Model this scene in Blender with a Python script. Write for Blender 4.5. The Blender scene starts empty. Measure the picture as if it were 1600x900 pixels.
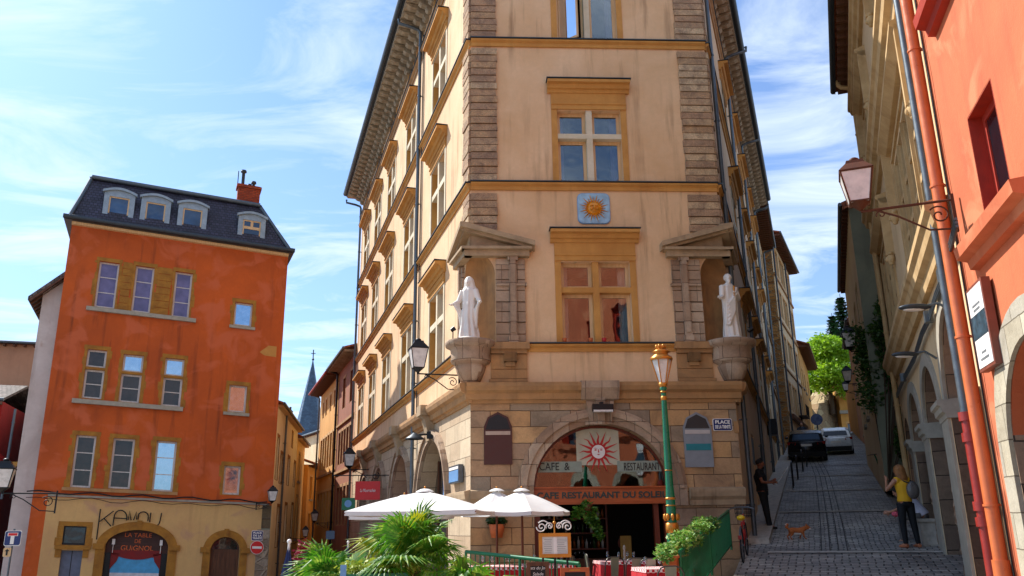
import bpy, bmesh, math, random
from mathutils import Vector as V, Matrix, noise
from mathutils.geometry import tessellate_polygon
random.seed(7)
R = math.radians
scene = bpy.context.scene
COL = scene.collection

# ---------------------------------------------------------------- camera
FPX, PITCH, ROLL = 1283.0, R(16.1), R(0.77)
cF = V((0, math.cos(PITCH), math.sin(PITCH))); r0 = V((1, 0, 0)); u0 = V((0, -math.sin(PITCH), math.cos(PITCH)))
cR = r0*math.cos(ROLL) - u0*math.sin(ROLL); cU = r0*math.sin(ROLL) + u0*math.cos(ROLL)
EYE = V((0, 0, 1.6))
cam = bpy.data.objects.new('camera', bpy.data.cameras.new('camera')); COL.objects.link(cam)
cam.matrix_world = Matrix(((cR.x, cU.x, -cF.x, EYE.x), (cR.y, cU.y, -cF.y, EYE.y), (cR.z, cU.z, -cF.z, EYE.z), (0, 0, 0, 1)))
cam.data.sensor_width = 36; cam.data.lens = 36*FPX/1600; cam.data.clip_end = 3000; cam.data.clip_start = .1
scene.camera = cam

# ---------------------------------------------------------------- light
SUN_AZ, SUN_EL = R(-55), R(46)          # azimuth from +Y towards +X
sd = V((math.sin(SUN_AZ)*math.cos(SUN_EL), math.cos(SUN_AZ)*math.cos(SUN_EL), math.sin(SUN_EL)))
sl = bpy.data.lights.new('sun', 'SUN'); sl.energy = 4.4; sl.angle = R(.5); sl.color = (1, .95, .87)
so = bpy.data.objects.new('sun', sl); COL.objects.link(so); so.rotation_euler = sd.to_track_quat('Z', 'Y').to_euler()
w = bpy.data.worlds.new('World'); scene.world = w; w.use_nodes = True
nt = w.node_tree; N = nt.nodes; L = nt.links; N.clear()
def _n(t, **k):
    n = N.new(t)
    for a, b in k.items(): setattr(n, a, b)
    return n
sky = _n('ShaderNodeTexSky', sky_type='NISHITA', sun_disc=False, sun_elevation=SUN_EL, sun_rotation=SUN_AZ, air_density=1.0, dust_density=1.2, ozone_density=1.6, altitude=200)
tc = _n('ShaderNodeTexCoord')
sep = _n('ShaderNodeSeparateXYZ'); L.new(tc.outputs['Generated'], sep.inputs[0])
def mth(op, a, b=None, c=None):
    n = _n('ShaderNodeMath', operation=op)
    for i, x in enumerate((a, b, c)):
        if x is None: continue
        if isinstance(x, (int, float)): n.inputs[i].default_value = x
        else: L.new(x, n.inputs[i])
    return n.outputs[0]
# direction projected on a cloud ceiling
zc = mth('MAXIMUM', sep.outputs[2], .06)
px_ = mth('DIVIDE', sep.outputs[0], zc); py_ = mth('DIVIDE', sep.outputs[1], zc)
cb = _n('ShaderNodeCombineXYZ'); L.new(px_, cb.inputs[0]); L.new(py_, cb.inputs[1])
mp = _n('ShaderNodeMapping'); mp.inputs['Rotation'].default_value = (0, 0, R(38)); mp.inputs['Scale'].default_value = (1.5, 2.3, 1); mp.inputs['Location'].default_value = (1.3, .4, 0)
L.new(cb.outputs[0], mp.inputs[0])
n1 = _n('ShaderNodeTexNoise'); n1.inputs['Scale'].default_value = .9; n1.inputs['Detail'].default_value = 9; n1.inputs['Roughness'].default_value = .62; n1.inputs['Distortion'].default_value = .7
L.new(mp.outputs[0], n1.inputs['Vector'])
n2 = _n('ShaderNodeTexNoise'); n2.inputs['Scale'].default_value = .45; n2.inputs['Detail'].default_value = 3; L.new(cb.outputs[0], n2.inputs['Vector'])
cl = mth('ADD', mth('MULTIPLY', n1.outputs[0], .65), mth('MULTIPLY', n2.outputs[0], .5))
mr = _n('ShaderNodeMapRange'); mr.inputs['From Min'].default_value = .53; mr.inputs['From Max'].default_value = .70; mr.inputs['To Max'].default_value = .8
L.new(cl, mr.inputs[0])
hz = _n('ShaderNodeMapRange'); hz.inputs['From Min'].default_value = 0; hz.inputs['From Max'].default_value = .75; hz.inputs['To Min'].default_value = .3; hz.inputs['To Max'].default_value = .0
L.new(sep.outputs[2], hz.inputs[0])
fac = mth('MINIMUM', mth('ADD', mth('MULTIPLY', mr.outputs[0], mth('SUBTRACT', 1.0, hz.outputs[0])), hz.outputs[0]), .93)
mx = _n('ShaderNodeMix', data_type='RGBA'); L.new(fac, mx.inputs[0])
tint = _n('ShaderNodeMix', data_type='RGBA', blend_type='MULTIPLY'); tint.inputs[0].default_value = 1
L.new(sky.outputs[0], tint.inputs[6]); tint.inputs[7].default_value = (.46, .69, .96, 1)
L.new(tint.outputs[2], mx.inputs[6]); mx.inputs[7].default_value = (4.7, 5.3, 6.0, 1)
bg = _n('ShaderNodeBackground'); bg.inputs[1].default_value = .125; L.new(mx.outputs[2], bg.inputs[0])
wo = _n('ShaderNodeOutputWorld'); L.new(bg.outputs[0], wo.inputs[0])
scene.view_settings.view_transform = 'Standard'; scene.view_settings.look = 'None'
scene.view_settings.exposure = 0.86; scene.view_settings.gamma = 1

# ---------------------------------------------------------------- pixel helpers (calibration of real positions)
def ray(x, y): return cF*FPX + cR*(x-800) + cU*(450-y)
class Frame:
    """vertical plane: u along, d outwards, z up; ks = how much the courses of an old wall sag per metre"""
    def __init__(s, o, az=90, side=1, ks=0.0):
        s.o = V((o[0], o[1], 0)); a = R(az); s.az = az; s.side = side; s.ks = ks
        s.d = V((math.sin(a), math.cos(a), 0)); s.n = V((s.d.y, -s.d.x, 0))*side
    def W(s, u, d, z): return s.o + s.d*u + s.n*d + V((0, 0, z + s.ks*u))
    def at(s, x, y, off=0):
        d = ray(x, y); o = s.o + s.n*off; t = (o-EYE).dot(s.n)/d.dot(s.n); p = EYE + d*t
        u = (p-o).dot(s.d); return u, p.z - s.ks*u
    def rect(s, x0, y0, x1, y1, off=0):
        a = s.at(x0, y0, off); b = s.at(x1, y0, off); c = s.at(x0, y1, off); d = s.at(x1, y1, off)
        us = sorted(((a[0]+c[0])/2, (b[0]+d[0])/2)); zs = sorted(((a[1]+b[1])/2, (c[1]+d[1])/2))
        return us[0], zs[0], us[1], zs[1]
    def sub(s, u, d=0, z=0): return Frame(s.W(u, d, 0), s.az, s.side)
WORLD = Frame((0, 0), 90, 1)      # u=+x, d=-y
def atz(x, y, z): d = ray(x, y); return EYE + d*((z-EYE.z)/d.z)
def atd(x, y, D): d = ray(x, y); return EYE + d*(D/math.hypot(d.x, d.y))

# ---------------------------------------------------------------- materials
def hexc(h):
    h = h.lstrip('#'); c = [int(h[i:i+2], 16)/255 for i in (0, 2, 4)]
    return tuple((x/12.92 if x <= .04045 else ((x+.055)/1.055)**2.4) for x in c) + (1,)
class NT:
    def __init__(s, name):
        s.m = bpy.data.materials.new(name); s.m.use_nodes = True; s.t = s.m.node_tree; s.b = s.t.nodes['Principled BSDF']
        s.o = s.t.nodes['Material Output']
    def n(s, ty, ins=None, **k):
        x = s.t.nodes.new(ty)
        for a, b in k.items(): setattr(x, a, b)
        for a, b in (ins or {}).items():
            if isinstance(b, bpy.types.NodeSocket): s.t.links.new(b, x.inputs[a])
            else: x.inputs[a].default_value = b
        return x
    def mix(s, f, a, b, bt='MIX'):
        x = s.n('ShaderNodeMix', {0: f, 6: a, 7: b}, data_type='RGBA', blend_type=bt); return x.outputs[2]
    def ramp(s, f, p0, p1, a=0.0, b=1.0):
        x = s.n('ShaderNodeMapRange', {0: f, 1: p0, 2: p1, 3: a, 4: b}); return x.outputs[0]
    def noise(s, vec, sc, det=4, ro=.55, dist=0):
        return s.n('ShaderNodeTexNoise', {'Vector': vec, 'Scale': sc, 'Detail': det, 'Roughness': ro, 'Distortion': dist}).outputs[0]
    def obj(s): return s.n('ShaderNodeTexCoord').outputs['Object']
    def uv(s): return s.n('ShaderNodeTexCoord').outputs['UV']
    def map(s, v, sc=(1, 1, 1), ro=(0, 0, 0), lo=(0, 0, 0)): return s.n('ShaderNodeMapping', {'Vector': v, 'Scale': sc, 'Rotation': ro, 'Location': lo}).outputs[0]
    def bump(s, h, st=.3, di=.02, chain=None):
        ins = {'Height': h, 'Strength': st, 'Distance': di}
        if chain: ins['Normal'] = chain
        x = s.n('ShaderNodeBump', ins); s.t.links.new(x.outputs[0], s.b.inputs['Normal']); return x.outputs[0]
    def col(s, c): 
        if isinstance(c, bpy.types.NodeSocket): s.t.links.new(c, s.b.inputs['Base Color'])
        else: s.b.inputs['Base Color'].default_value = c
    def rough(s, r): 
        if isinstance(r, bpy.types.NodeSocket): s.t.links.new(r, s.b.inputs['Roughness'])
        else: s.b.inputs['Roughness'].default_value = r
def mul(c, k): return (c[0]*k, c[1]*k, c[2]*k, 1)
def plain(name, c, r=.6, metal=0, bumpy=.15, var=.18, sc=6):
    t = NT(name); c = hexc(c) if isinstance(c, str) else c; v = t.obj()
    f = t.noise(v, sc, 5); t.col(t.mix(t.ramp(f, .3, .7), mul(c, 1-var), mul(c, 1+var))); t.rough(t.ramp(f, .3, .7, max(.02, r-.08), min(1, r+.08)))
    t.b.inputs['Metallic'].default_value = metal
    if bumpy: t.bump(t.noise(v, sc*5, 3), bumpy, .01)
    return t.m
def plaster(name, c, c2=None, stain='5a3a20', st=.45, sc=.6, streak=.5, patch=None, pt=.62):
    t = NT(name); c = hexc(c); c2 = hexc(c2) if c2 else mul(c, .78); v = t.obj(); uv = t.uv()
    big = t.noise(v, sc, 6, .6, .4)
    col = t.mix(t.ramp(big, .35, .68), c, c2)
    fine = t.noise(v, 9, 6, .7); col = t.mix(t.ramp(fine, .3, .75, 0, .35), col, mul(c, .7))
    sp = t.noise(v, 60, 3, .6); col = t.mix(t.ramp(sp, .62, .78, 0, .5), col, mul(c, .5))
    stv = t.map(uv, (3.2, .22, 1)); s1 = t.noise(stv, 1.0, 5, .6)
    s2 = t.noise(v, .35, 3)
    fac = t.n('ShaderNodeMath', {0: t.ramp(s1, .52, .78), 1: t.ramp(s2, .38, .62, 0, streak)}, operation='MULTIPLY').outputs[0]
    col = t.mix(fac, col, hexc(stain))
    if patch:
        pn = t.noise(v, 1.1, 4, .5, .8); col = t.mix(t.ramp(pn, pt, pt+.12, 0, .7), col, hexc(patch))
    t.col(col); t.rough(.92); b = t.bump(t.noise(v, 26, 5, .7), .35, .012); t.bump(big, .5, .05, b)
    return t.m
def blocks(name, cs, mortar='6b5238', bw=.9, bh=.34, ms=.012, off=.5, blotch='54402c', dark=.5, rough_b=.35, sq=1.0):
    t = NT(name); uv = t.uv(); v = t.obj()
    wob = t.noise(v, 2.2, 3); wv = t.n('ShaderNodeVectorMath', {0: uv, 1: t.n('ShaderNodeVectorMath', {0: t.n('ShaderNodeCombineXYZ', {0: wob, 1: t.noise(v, 3.1, 2)}).outputs[0], 'Scale': .03}, operation='SCALE').outputs[0]}, operation='ADD').outputs[0]
    br = t.n('ShaderNodeTexBrick', {'Vector': wv, 'Color1': (0, 0, 0, 1), 'Color2': (1, 1, 1, 1), 'Mortar': (.5, .5, .5, 1), 'Scale': 1, 'Mortar Size': ms, 'Mortar Smooth': .35, 'Brick Width': bw, 'Row Height': bh}, offset=off, squash=sq)
    cr = t.n('ShaderNodeValToRGB', {0: br.outputs[0]}); e = cr.color_ramp.elements; e[0].color = hexc(cs[0]); e[1].color = hexc(cs[-1])
    for i, c in enumerate(cs[1:-1]): x = e.new((i+1)/(len(cs)-1)); x.color = hexc(c)
    big = t.noise(v, 1.3, 6, .65, .6); col = t.mix(t.ramp(big, .45, .75, 0, dark), cr.outputs[0], hexc(blotch))
    fn = t.noise(v, 22, 6, .75); col = t.mix(t.ramp(fn, .35, .7, 0, .4), col, t.mix(.5, col, (.02, .015, .01, 1), 'MIX'))
    col = t.mix(br.outputs[1], col, hexc(mortar)); t.col(col); t.rough(.9)
    inv = t.n('ShaderNodeMath', {0: 1.0, 1: br.outputs[1]}, operation='SUBTRACT').outputs[0]
    b = t.bump(inv, .9, .02); b = t.bump(fn, rough_b, .02, b); t.bump(t.noise(v, 5, 4, .6), .5, .03, b)
    return t.m
def rubble(name, cs, mortar='8a7656', sc=3.2):
    t = NT(name); uv = t.map(t.uv(), (sc*.7, sc*1.5, 1)); v = t.obj()
    vo = t.n('ShaderNodeTexVoronoi', {'Vector': uv, 'Scale': 1, 'Randomness': .9}, feature='DISTANCE_TO_EDGE', voronoi_dimensions='2D')
    vc = t.n('ShaderNodeTexVoronoi', {'Vector': uv, 'Scale': 1, 'Randomness': .9}, voronoi_dimensions='2D')
    s = t.n('ShaderNodeSeparateColor', {0: vc.outputs['Color']})
    cr = t.n('ShaderNodeValToRGB', {0: s.outputs[0]}); e = cr.color_ramp.elements; e[0].color = hexc(cs[0]); e[1].color = hexc(cs[-1])
    for i, c in enumerate(cs[1:-1]): x = e.new((i+1)/(len(cs)-1)); x.color = hexc(c)
    m = t.ramp(vo.outputs[0], .02, .12)
    f2 = t.noise(v, 12, 6, .7); c = t.mix(t.ramp(f2, .35, .7, 0, .5), cr.outputs[0], (.05, .04, .02, 1))
    t.col(t.mix(m, hexc(mortar), c)); t.rough(.95); b = t.bump(m, .9, .04); t.bump(f2, .5, .03, b)
    return t.m
def glass(name='window_glass', c='1c2a3a', r=.04, wav=.12, metal=.35):
    t = NT(name); v = t.obj(); f = t.noise(v, .9, 3)
    t.col(t.mix(t.ramp(f, .35, .65), mul(hexc(c), .6), mul(hexc(c), 1.5))); t.rough(r); t.b.inputs['Metallic'].default_value = metal
    t.b.inputs['IOR'].default_value = 1.8; t.bump(t.noise(v, 1.6, 2), wav, .05); return t.m
def clear_glass(name, refl=.3):
    t = NT(name); t.t.nodes.remove(t.b)
    g = t.n('ShaderNodeBsdfGlossy', {'Roughness': .02, 'Color': (.9, .95, 1, 1)}); tr = t.n('ShaderNodeBsdfTransparent', {'Color': (.82, .88, .88, 1)})
    fr = t.n('ShaderNodeFresnel', {0: 1.5}); a = t.n('ShaderNodeMath', {0: fr.outputs[0], 1: refl}, operation='ADD', use_clamp=True)
    bp = t.n('ShaderNodeBump', {'Height': t.noise(t.obj(), 1.3, 2), 'Strength': .1, 'Distance': .05}); t.t.links.new(bp.outputs[0], g.inputs['Normal'])
    m = t.n('ShaderNodeMixShader', {0: a.outputs[0], 1: tr.outputs[0], 2: g.outputs[0]}); t.t.links.new(m.outputs[0], t.o.inputs[0]); return t.m
def tiles(name, c1, c2, bw=.2, bh=.33, ver=True, rough=.85):
    t = NT(name); v = t.uv(); o = t.obj()
    br = t.n('ShaderNodeTexBrick', {'Vector': v, 'Color1': (0, 0, 0, 1), 'Color2': (1, 1, 1, 1), 'Mortar': (0, 0, 0, 1), 'Scale': 1, 'Mortar Size': .012, 'Mortar Smooth': .6, 'Brick Width': bw, 'Row Height': bh})
    col = t.mix(br.outputs[0], hexc(c1), hexc(c2)); col = t.mix(br.outputs[1], col, mul(hexc(c1), .25))
    n = t.noise(o, 2, 5); col = t.mix(t.ramp(n, .4, .7, 0, .5), col, mul(hexc(c1), .5)); t.col(col); t.rough(rough)
    inv = t.n('ShaderNodeMath', {0: 1.0, 1: br.outputs[1]}, operation='SUBTRACT').outputs[0]; t.bump(inv, .8, .03); return t.m
def wood(name, c, c2=None, r=.5, sc=1, hor=False):
    t = NT(name); v = t.map(t.uv(), (1.5*sc, 18*sc, 1) if hor else (18*sc, 1.5*sc, 1)); n = t.noise(v, 1, 5, .6, .4); c = hexc(c); c2 = hexc(c2) if c2 else mul(c, .5)
    t.col(t.mix(t.ramp(n, .3, .7), c2, c)); t.rough(r); t.bump(n, .25, .005); return t.m
def leafmat(name, c1, c2, c3=None, tr=.35):
    t = NT(name); o = t.obj(); n = t.noise(o, 2.2, 4); col = t.mix(t.ramp(n, .35, .65), hexc(c1), hexc(c2))
    oi = t.noise(o, 14, 2)
    if c3: col = t.mix(t.ramp(oi, .5, .68), col, hexc(c3))
    t.col(col); t.rough(.5); d = t.n('ShaderNodeBsdfTranslucent', {0: col}); m = t.n('ShaderNodeMixShader', {0: tr, 1: t.b.outputs[0], 2: d.outputs[0]}); t.t.links.new(m.outputs[0], t.o.inputs[0]); return t.m
def emis(name, c, k=1):
    t = NT(name); t.b.inputs['Emission Color'].default_value = hexc(c); t.b.inputs['Emission Strength'].default_value = k; t.col(hexc(c)); return t.m

# ---------------------------------------------------------------- mesh builder
def ringpts(n, r, a0=0, a1=360):
    full = abs(a1-a0-360) < 1e-6; k = n if full else n-1
    return [(r*math.cos(R(a0+(a1-a0)*i/k)), r*math.sin(R(a0+(a1-a0)*i/k))) for i in range(n)]
class MB:
    def __init__(s): s.v = []; s.f = []; s.uv = {}; s.mi = {}; s.cur = 0; s.sm = set()
    def add(s, vs, fs, fr=None, smooth=False):
        b = len(s.v); s.v += [V(x) for x in vs]; fr = fr or WORLD
        for f in fs:
            g = tuple(b+i for i in f); k = len(s.f); s.f.append(g)
            p = [s.v[i] for i in g]; nn = V((0, 0, 0))
            for i in range(len(p)): nn += p[i].cross(p[(i+1) % len(p)])
            a = (abs(nn.dot(fr.d)), abs(nn.dot(fr.n)), abs(nn.z))
            r = [(q-fr.o) for q in p]
            if a[1] >= a[0] and a[1] >= a[2]*.6: s.uv[k] = [(q.dot(fr.d), q.z) for q in r]
            elif a[0] >= a[2]: s.uv[k] = [(q.dot(fr.n), q.z) for q in r]
            else: s.uv[k] = [(q.dot(fr.d), q.dot(fr.n)) for q in r]
            s.mi[k] = s.cur
            if smooth: s.sm.add(k)
        return s
    def box(s, fr, u0, u1, z0, z1, d0, d1):
        vs = [fr.W(u, d, z) for u in (u0, u1) for d in (d0, d1) for z in (z0, z1)]
        return s.add(vs, [(0, 1, 3, 2), (4, 6, 7, 5), (0, 4, 5, 1), (2, 3, 7, 6), (0, 2, 6, 4), (1, 5, 7, 3)], fr)
    def prism(s, fr, poly, d0, d1, holes=(), back=True, sides=True):
        """poly of (u,z) extruded between depths; holes cut through"""
        loops = [poly]+list(holes); flat = [p for l in loops for p in l]
        tri = tessellate_polygon([[V((p[0], p[1], 0)) for p in l] for l in loops])
        s.add([fr.W(p[0], d1, p[1]) for p in flat], tri, fr)
        if back: s.add([fr.W(p[0], d0, p[1]) for p in flat], tri, fr)
        if sides:
            for l in loops:
                n = len(l)
                for i in range(n):
                    a, b = l[i], l[(i+1) % n]
                    s.add([fr.W(a[0], d0, a[1]), fr.W(b[0], d0, b[1]), fr.W(b[0], d1, b[1]), fr.W(a[0], d1, a[1])], [(0, 1, 2, 3)], fr)
        return s
    def wall(s, fr, outer, holes, rev=.3):
        s.prism(fr, outer, 0, 0, holes, back=False, sides=False)
        for l in holes:
            n = len(l)
            for i in range(n):
                a, b = l[i], l[(i+1) % n]
                s.add([fr.W(a[0], -rev, a[1]), fr.W(b[0], -rev, b[1]), fr.W(b[0], 0, b[1]), fr.W(a[0], 0, a[1])], [(0, 1, 2, 3)], fr)
        return s
    def profile(s, fr, prof, u0, u1, mit0=0, mit1=0):
        """moulding: prof list of (d,z) swept from u0 to u1, ends mitred by mit*d"""
        n = len(prof)
        a = [fr.W(u0-mit0*d, d, z) for d, z in prof]; b = [fr.W(u1+mit1*d, d, z) for d, z in prof]
        s.add(a+b, [(i, i+1, n+i+1, n+i) for i in range(n-1)]+[tuple(range(n)), tuple(range(2*n-1, n-1, -1))], fr)
        return s
    def tube(s, pts, r, seg=8, caps=True, r1=None, smooth=True):
        pts = [V(p) for p in pts]; n = len(pts); base = len(s.v); vs = []; fs = []
        up = None
        for i, p in enumerate(pts):
            t = (pts[min(i+1, n-1)]-pts[max(i-1, 0)]).normalized()
            if up is None:
                up = V((0, 0, 1)) if abs(t.z) < .9 else V((1, 0, 0))
            x = t.cross(up).normalized() if t.cross(up).length > 1e-5 else t.orthogonal().normalized(); y = x.cross(t).normalized(); up = y
            rr = (r[i] if isinstance(r, (list, tuple)) else (r if r1 is None else r+(r1-r)*i/(n-1)))
            for k in range(seg):
                a = 2*math.pi*k/seg; vs.append(p+x*math.cos(a)*rr+y*math.sin(a)*rr)
        for i in range(n-1):
            for k in range(seg): fs.append((i*seg+k, i*seg+(k+1) % seg, (i+1)*seg+(k+1) % seg, (i+1)*seg+k))
        s.add(vs, fs, smooth=smooth)
        if caps: s.add(vs[:seg], [tuple(range(seg))]); s.add(vs[-seg:], [tuple(range(seg))])
        return s
    def lathe(s, c, prof, seg=20, a0=0, a1=360, smooth=True, sx=1, sy=1, rot=0):
        """prof list of (r,z) about vertical axis at c"""
        c = V(c); full = abs(a1-a0-360) < 1e-6; m = seg if full else seg+1; vs = []
        for r, z in prof:
            for k in range(m):
                a = R(a0+(a1-a0)*k/seg+rot); vs.append(c+V((r*math.cos(a)*sx, r*math.sin(a)*sy, z)))
        fs = []
        for i in range(len(prof)-1):
            for k in range(seg):
                k2 = (k+1) % m if full else k+1
                fs.append((i*m+k, i*m+k2, (i+1)*m+k2, (i+1)*m+k))
        return s.add(vs, fs, smooth=smooth)
    def ball(s, c, r, sc=(1, 1, 1), seg=14, rings=9):
        vs = []; fs = []; c = V(c)
        for i in range(rings+1):
            p = math.pi*i/rings
            for k in range(seg):
                a = 2*math.pi*k/seg; vs.append(c+V((r*sc[0]*math.sin(p)*math.cos(a), r*sc[1]*math.sin(p)*math.sin(a), r*sc[2]*math.cos(p))))
        for i in range(rings):
            for k in range(seg): fs.append((i*seg+k, i*seg+(k+1) % seg, (i+1)*seg+(k+1) % seg, (i+1)*seg+k))
        return s.add(vs, fs, smooth=True)
    def spiral(s, fr, cu, cz, d, r0_, r1_, a0, a1, rad, seg=22, w=6):
        pts = []
        for i in range(seg+1):
            t = i/seg; a = R(a0+(a1-a0)*t); r = r0_+(r1_-r0_)*t; pts.append(fr.W(cu+r*math.cos(a), d, cz+r*math.sin(a)))
        return s.tube(pts, rad, w)
    def pieces(s):
        """far-apart pieces of this mesh, as lists of face indices"""
        par = list(range(len(s.v)))
        def fd(x):
            while par[x] != x: par[x] = par[par[x]]; x = par[x]
            return x
        for f in s.f:
            a = fd(f[0])
            for i in f[1:]: par[fd(i)] = a
        isl = {}
        for k, f in enumerate(s.f): isl.setdefault(fd(f[0]), []).append(k)
        if not 1 < len(isl) <= 260: return None
        ks = list(isl.values()); bb = []
        for fl in ks:
            p = [s.v[i] for k in fl for i in s.f[k]]; bb.append(([min(q[c] for q in p) for c in range(3)], [max(q[c] for q in p) for c in range(3)]))
        n = len(ks); sz = [max(h[c]-l[c] for c in range(3)) for l, h in bb]; pa = list(range(n))
        def fe(x):
            while pa[x] != x: pa[x] = pa[pa[x]]; x = pa[x]
            return x
        for i in range(n):
            for j in range(i+1, n):
                g = 0
                for c in range(3): e = max(0, bb[i][0][c]-bb[j][1][c], bb[j][0][c]-bb[i][1][c]); g += e*e
                if g**.5 <= max(.02, .5*max(sz[i], sz[j]))*.98: pa[fe(i)] = fe(j)
        out = {}
        for i in range(n): out.setdefault(fe(i), []).extend(ks[i])
        return list(out.values()) if 1 < len(out) <= 40 else None
    def build(s, name, mat, parent=None, merge=False, label=None, kind=None):
        if parent is not None and name not in ('foliage', 'crown', 'frond', 'stems', 'trunk', 'white_fur', 'eyes', 'hands', 'nose_and_eyes'):
            ps = s.pieces()
            if ps:
                first = None
                for fl in sorted(ps, key=len, reverse=True):
                    b = MB(); mp_ = {}
                    for k in fl:
                        g = []
                        for i in s.f[k]:
                            if i not in mp_: mp_[i] = len(b.v); b.v.append(s.v[i])
                            g.append(mp_[i])
                        q = len(b.f); b.f.append(tuple(g)); b.uv[q] = s.uv[k]; b.mi[q] = s.mi[k]
                        if k in s.sm: b.sm.add(q)
                    o = b.build1(name, mat, parent, merge, label, kind); first = first or o
                return first
        return s.build1(name, mat, parent, merge, label, kind)
    def build1(s, name, mat, parent=None, merge=False, label=None, kind=None):
        me = bpy.data.meshes.new(name); o = bpy.data.objects.new(name, me); COL.objects.link(o)
        off = V((0, 0, 0)); p = parent
        while p is not None: off += p.location; p = p.parent
        if parent is not None: o.parent = parent
        me.from_pydata([tuple(x-off) for x in s.v], [], s.f)
        mats = mat if isinstance(mat, (list, tuple)) else [mat]
        for m in mats: me.materials.append(m)
        ul = me.uv_layers.new(name='UVMap')
        for k, pl in enumerate(me.polygons):
            pl.material_index = s.mi[k]; pl.use_smooth = k in s.sm
            for j, li in enumerate(pl.loop_indices): ul.data[li].uv = s.uv[k][j] if j < len(s.uv[k]) else (0, 0)
        if merge:
            bm = bmesh.new(); bm.from_mesh(me); bmesh.ops.remove_doubles(bm, verts=bm.verts, dist=1e-4); bmesh.ops.recalc_face_normals(bm, faces=bm.faces); bm.to_mesh(me); bm.free()
        if label: o['label'] = label
        if kind: o['kind'] = kind
        return o
def thing(name, loc, label, cat, group=None, rz=0):
    o = bpy.data.objects.new(name, None); COL.objects.link(o); o.location = loc; o.rotation_euler = (0, 0, rz); o.empty_display_size = .2
    o['label'] = label; o['category'] = cat
    if group: o['group'] = group
    return o
def tag(o, label, cat, group=None):
    o['label'] = label; o['category'] = cat
    if group: o['group'] = group
    return o
def recenter(o, loc):
    """move a single-mesh thing's origin to loc"""
    loc = V(loc); o.data.transform(Matrix.Translation(-loc)); o.location = loc; return o
def copy_tree(o, parent=None):
    c = o.copy(); COL.objects.link(c); c.parent = parent
    for ch in [x for x in bpy.data.objects if x.parent == o]: copy_tree(ch, c)
    return c
def rectp(u0, z0, u1, z1): return [(u0, z0), (u1, z0), (u1, z1), (u0, z1)]
def archp(u0, u1, z0, zs, rz=None, n=18):
    """opening with vertical sides to zs and a (semi)circular head of rise rz"""
    r = (u1-u0)/2; rz = r if rz is None else rz; c = (u0+u1)/2
    return [(u0, z0), (u1, z0)] + [(c+r*math.cos(math.pi*i/n), zs+rz*math.sin(math.pi*i/n)) for i in range(n+1)]
def archband(u0, u1, zs, w, rz=None, n=18, w2=None):
    r = (u1-u0)/2; rz = r if rz is None else rz; c = (u0+u1)/2; w2 = w2 or w
    inn = [(c+r*math.cos(math.pi*i/n), zs+rz*math.sin(math.pi*i/n)) for i in range(n+1)]
    out = [(c+(r+w)*math.cos(math.pi*i/n), zs+(rz+w2)*math.sin(math.pi*i/n)) for i in range(n, -1, -1)]
    return inn+out
FONT_CACHE = {}
def text(s, fr, u, z, d, size, mat, parent, name='lettering', ext=.006, align='CENTER', wid=1.0, rot=0, offs=0, shear=0, label=None, maxw=None):
    cu = bpy.data.curves.new('t', 'FONT'); cu.body = s; cu.size = size; cu.extrude = ext; cu.align_x = align; cu.align_y = 'CENTER'; cu.offset = offs; cu.shear = shear; cu.resolution_u = 3
    to = bpy.data.objects.new('t', cu); COL.objects.link(to); bpy.context.view_layer.update()
    me = bpy.data.meshes.new_from_object(to); bpy.data.objects.remove(to)
    xs = [v.co.x for v in me.vertices]; w_ = max(xs)-min(xs)
    if maxw: wid = maxw/w_
    off = V((0, 0, 0)); p = parent
    while p is not None: off += p.location; p = p.parent
    # reading direction: u grows to the right of a viewer facing the wall only when side=+1
    cr_, sr_ = math.cos(rot), math.sin(rot)
    for v in me.vertices:
        x, y, q = v.co.x*wid, v.co.y, v.co.z; x, y = x*cr_-y*sr_, x*sr_+y*cr_
        v.co = fr.W(u + x*fr.side, d+q, z+y) - off
    me.name = name; o = bpy.data.objects.new(name, me); COL.objects.link(o); o.parent = parent; me.materials.append(mat)
    if label: o['label'] = label
    return o
# ---------------------------------------------------------------- the palette
M = {}
M['peach'] = plaster('peach_plaster', 'e5bf95', 'd4a97b', '6e4c30', streak=1.0)
M['ochre_stone'] = plaster('ochre_stone', 'cc944c', 'b57c3c', '5a3c22', sc=1.5, streak=.3)
M['white_stone'] = plaster('painted_white_stone', 'd9ccb2', 'c6b696', '7a6448', sc=1.5)
def quoinmat():
    t = NT('rusticated_quoin_stone'); uv = t.uv(); v = t.obj(); sx = t.n('ShaderNodeSeparateXYZ', {0: uv}); fl = t.n('ShaderNodeMath', {0: t.n('ShaderNodeMath', {0: sx.outputs[0], 1: 20.0}, operation='DIVIDE').outputs[0]}, operation='ROUND').outputs[0]
    wn = t.n('ShaderNodeTexWhiteNoise', {'W': fl}, noise_dimensions='1D'); cr = t.n('ShaderNodeValToRGB', {0: wn.outputs[0]}); e = cr.color_ramp.elements; e[0].color = hexc('b39274'); e[1].color = hexc('e2c49c')
    for p, c in ((.25, 'd0a87c'), (.5, 'c09a78'), (.75, 'd8b68c')): x = e.new(p); x.color = hexc(c)
    n1 = t.noise(v, 3, 6, .7, .5); c = t.mix(t.ramp(n1, .42, .66, 0, .75), cr.outputs[0], hexc('846a58')); n2 = t.noise(v, 26, 6, .8); c = t.mix(t.ramp(n2, .38, .68, 0, .5), c, hexc('3c2c22')); t.col(c); t.rough(.95)
    b = t.bump(n2, .9, .03); t.bump(n1, .8, .06, b); return t.m
M['quoin'] = quoinmat()
M['ashlar'] = blocks('ashlar_stone', ['b08a64', 'c89a66', 'a2866e', 'd0a470', '988670', 'bc946a'], '5e4630', bw=.98, bh=.39, ms=.009, blotch='5a4636', dark=.8)
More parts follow.
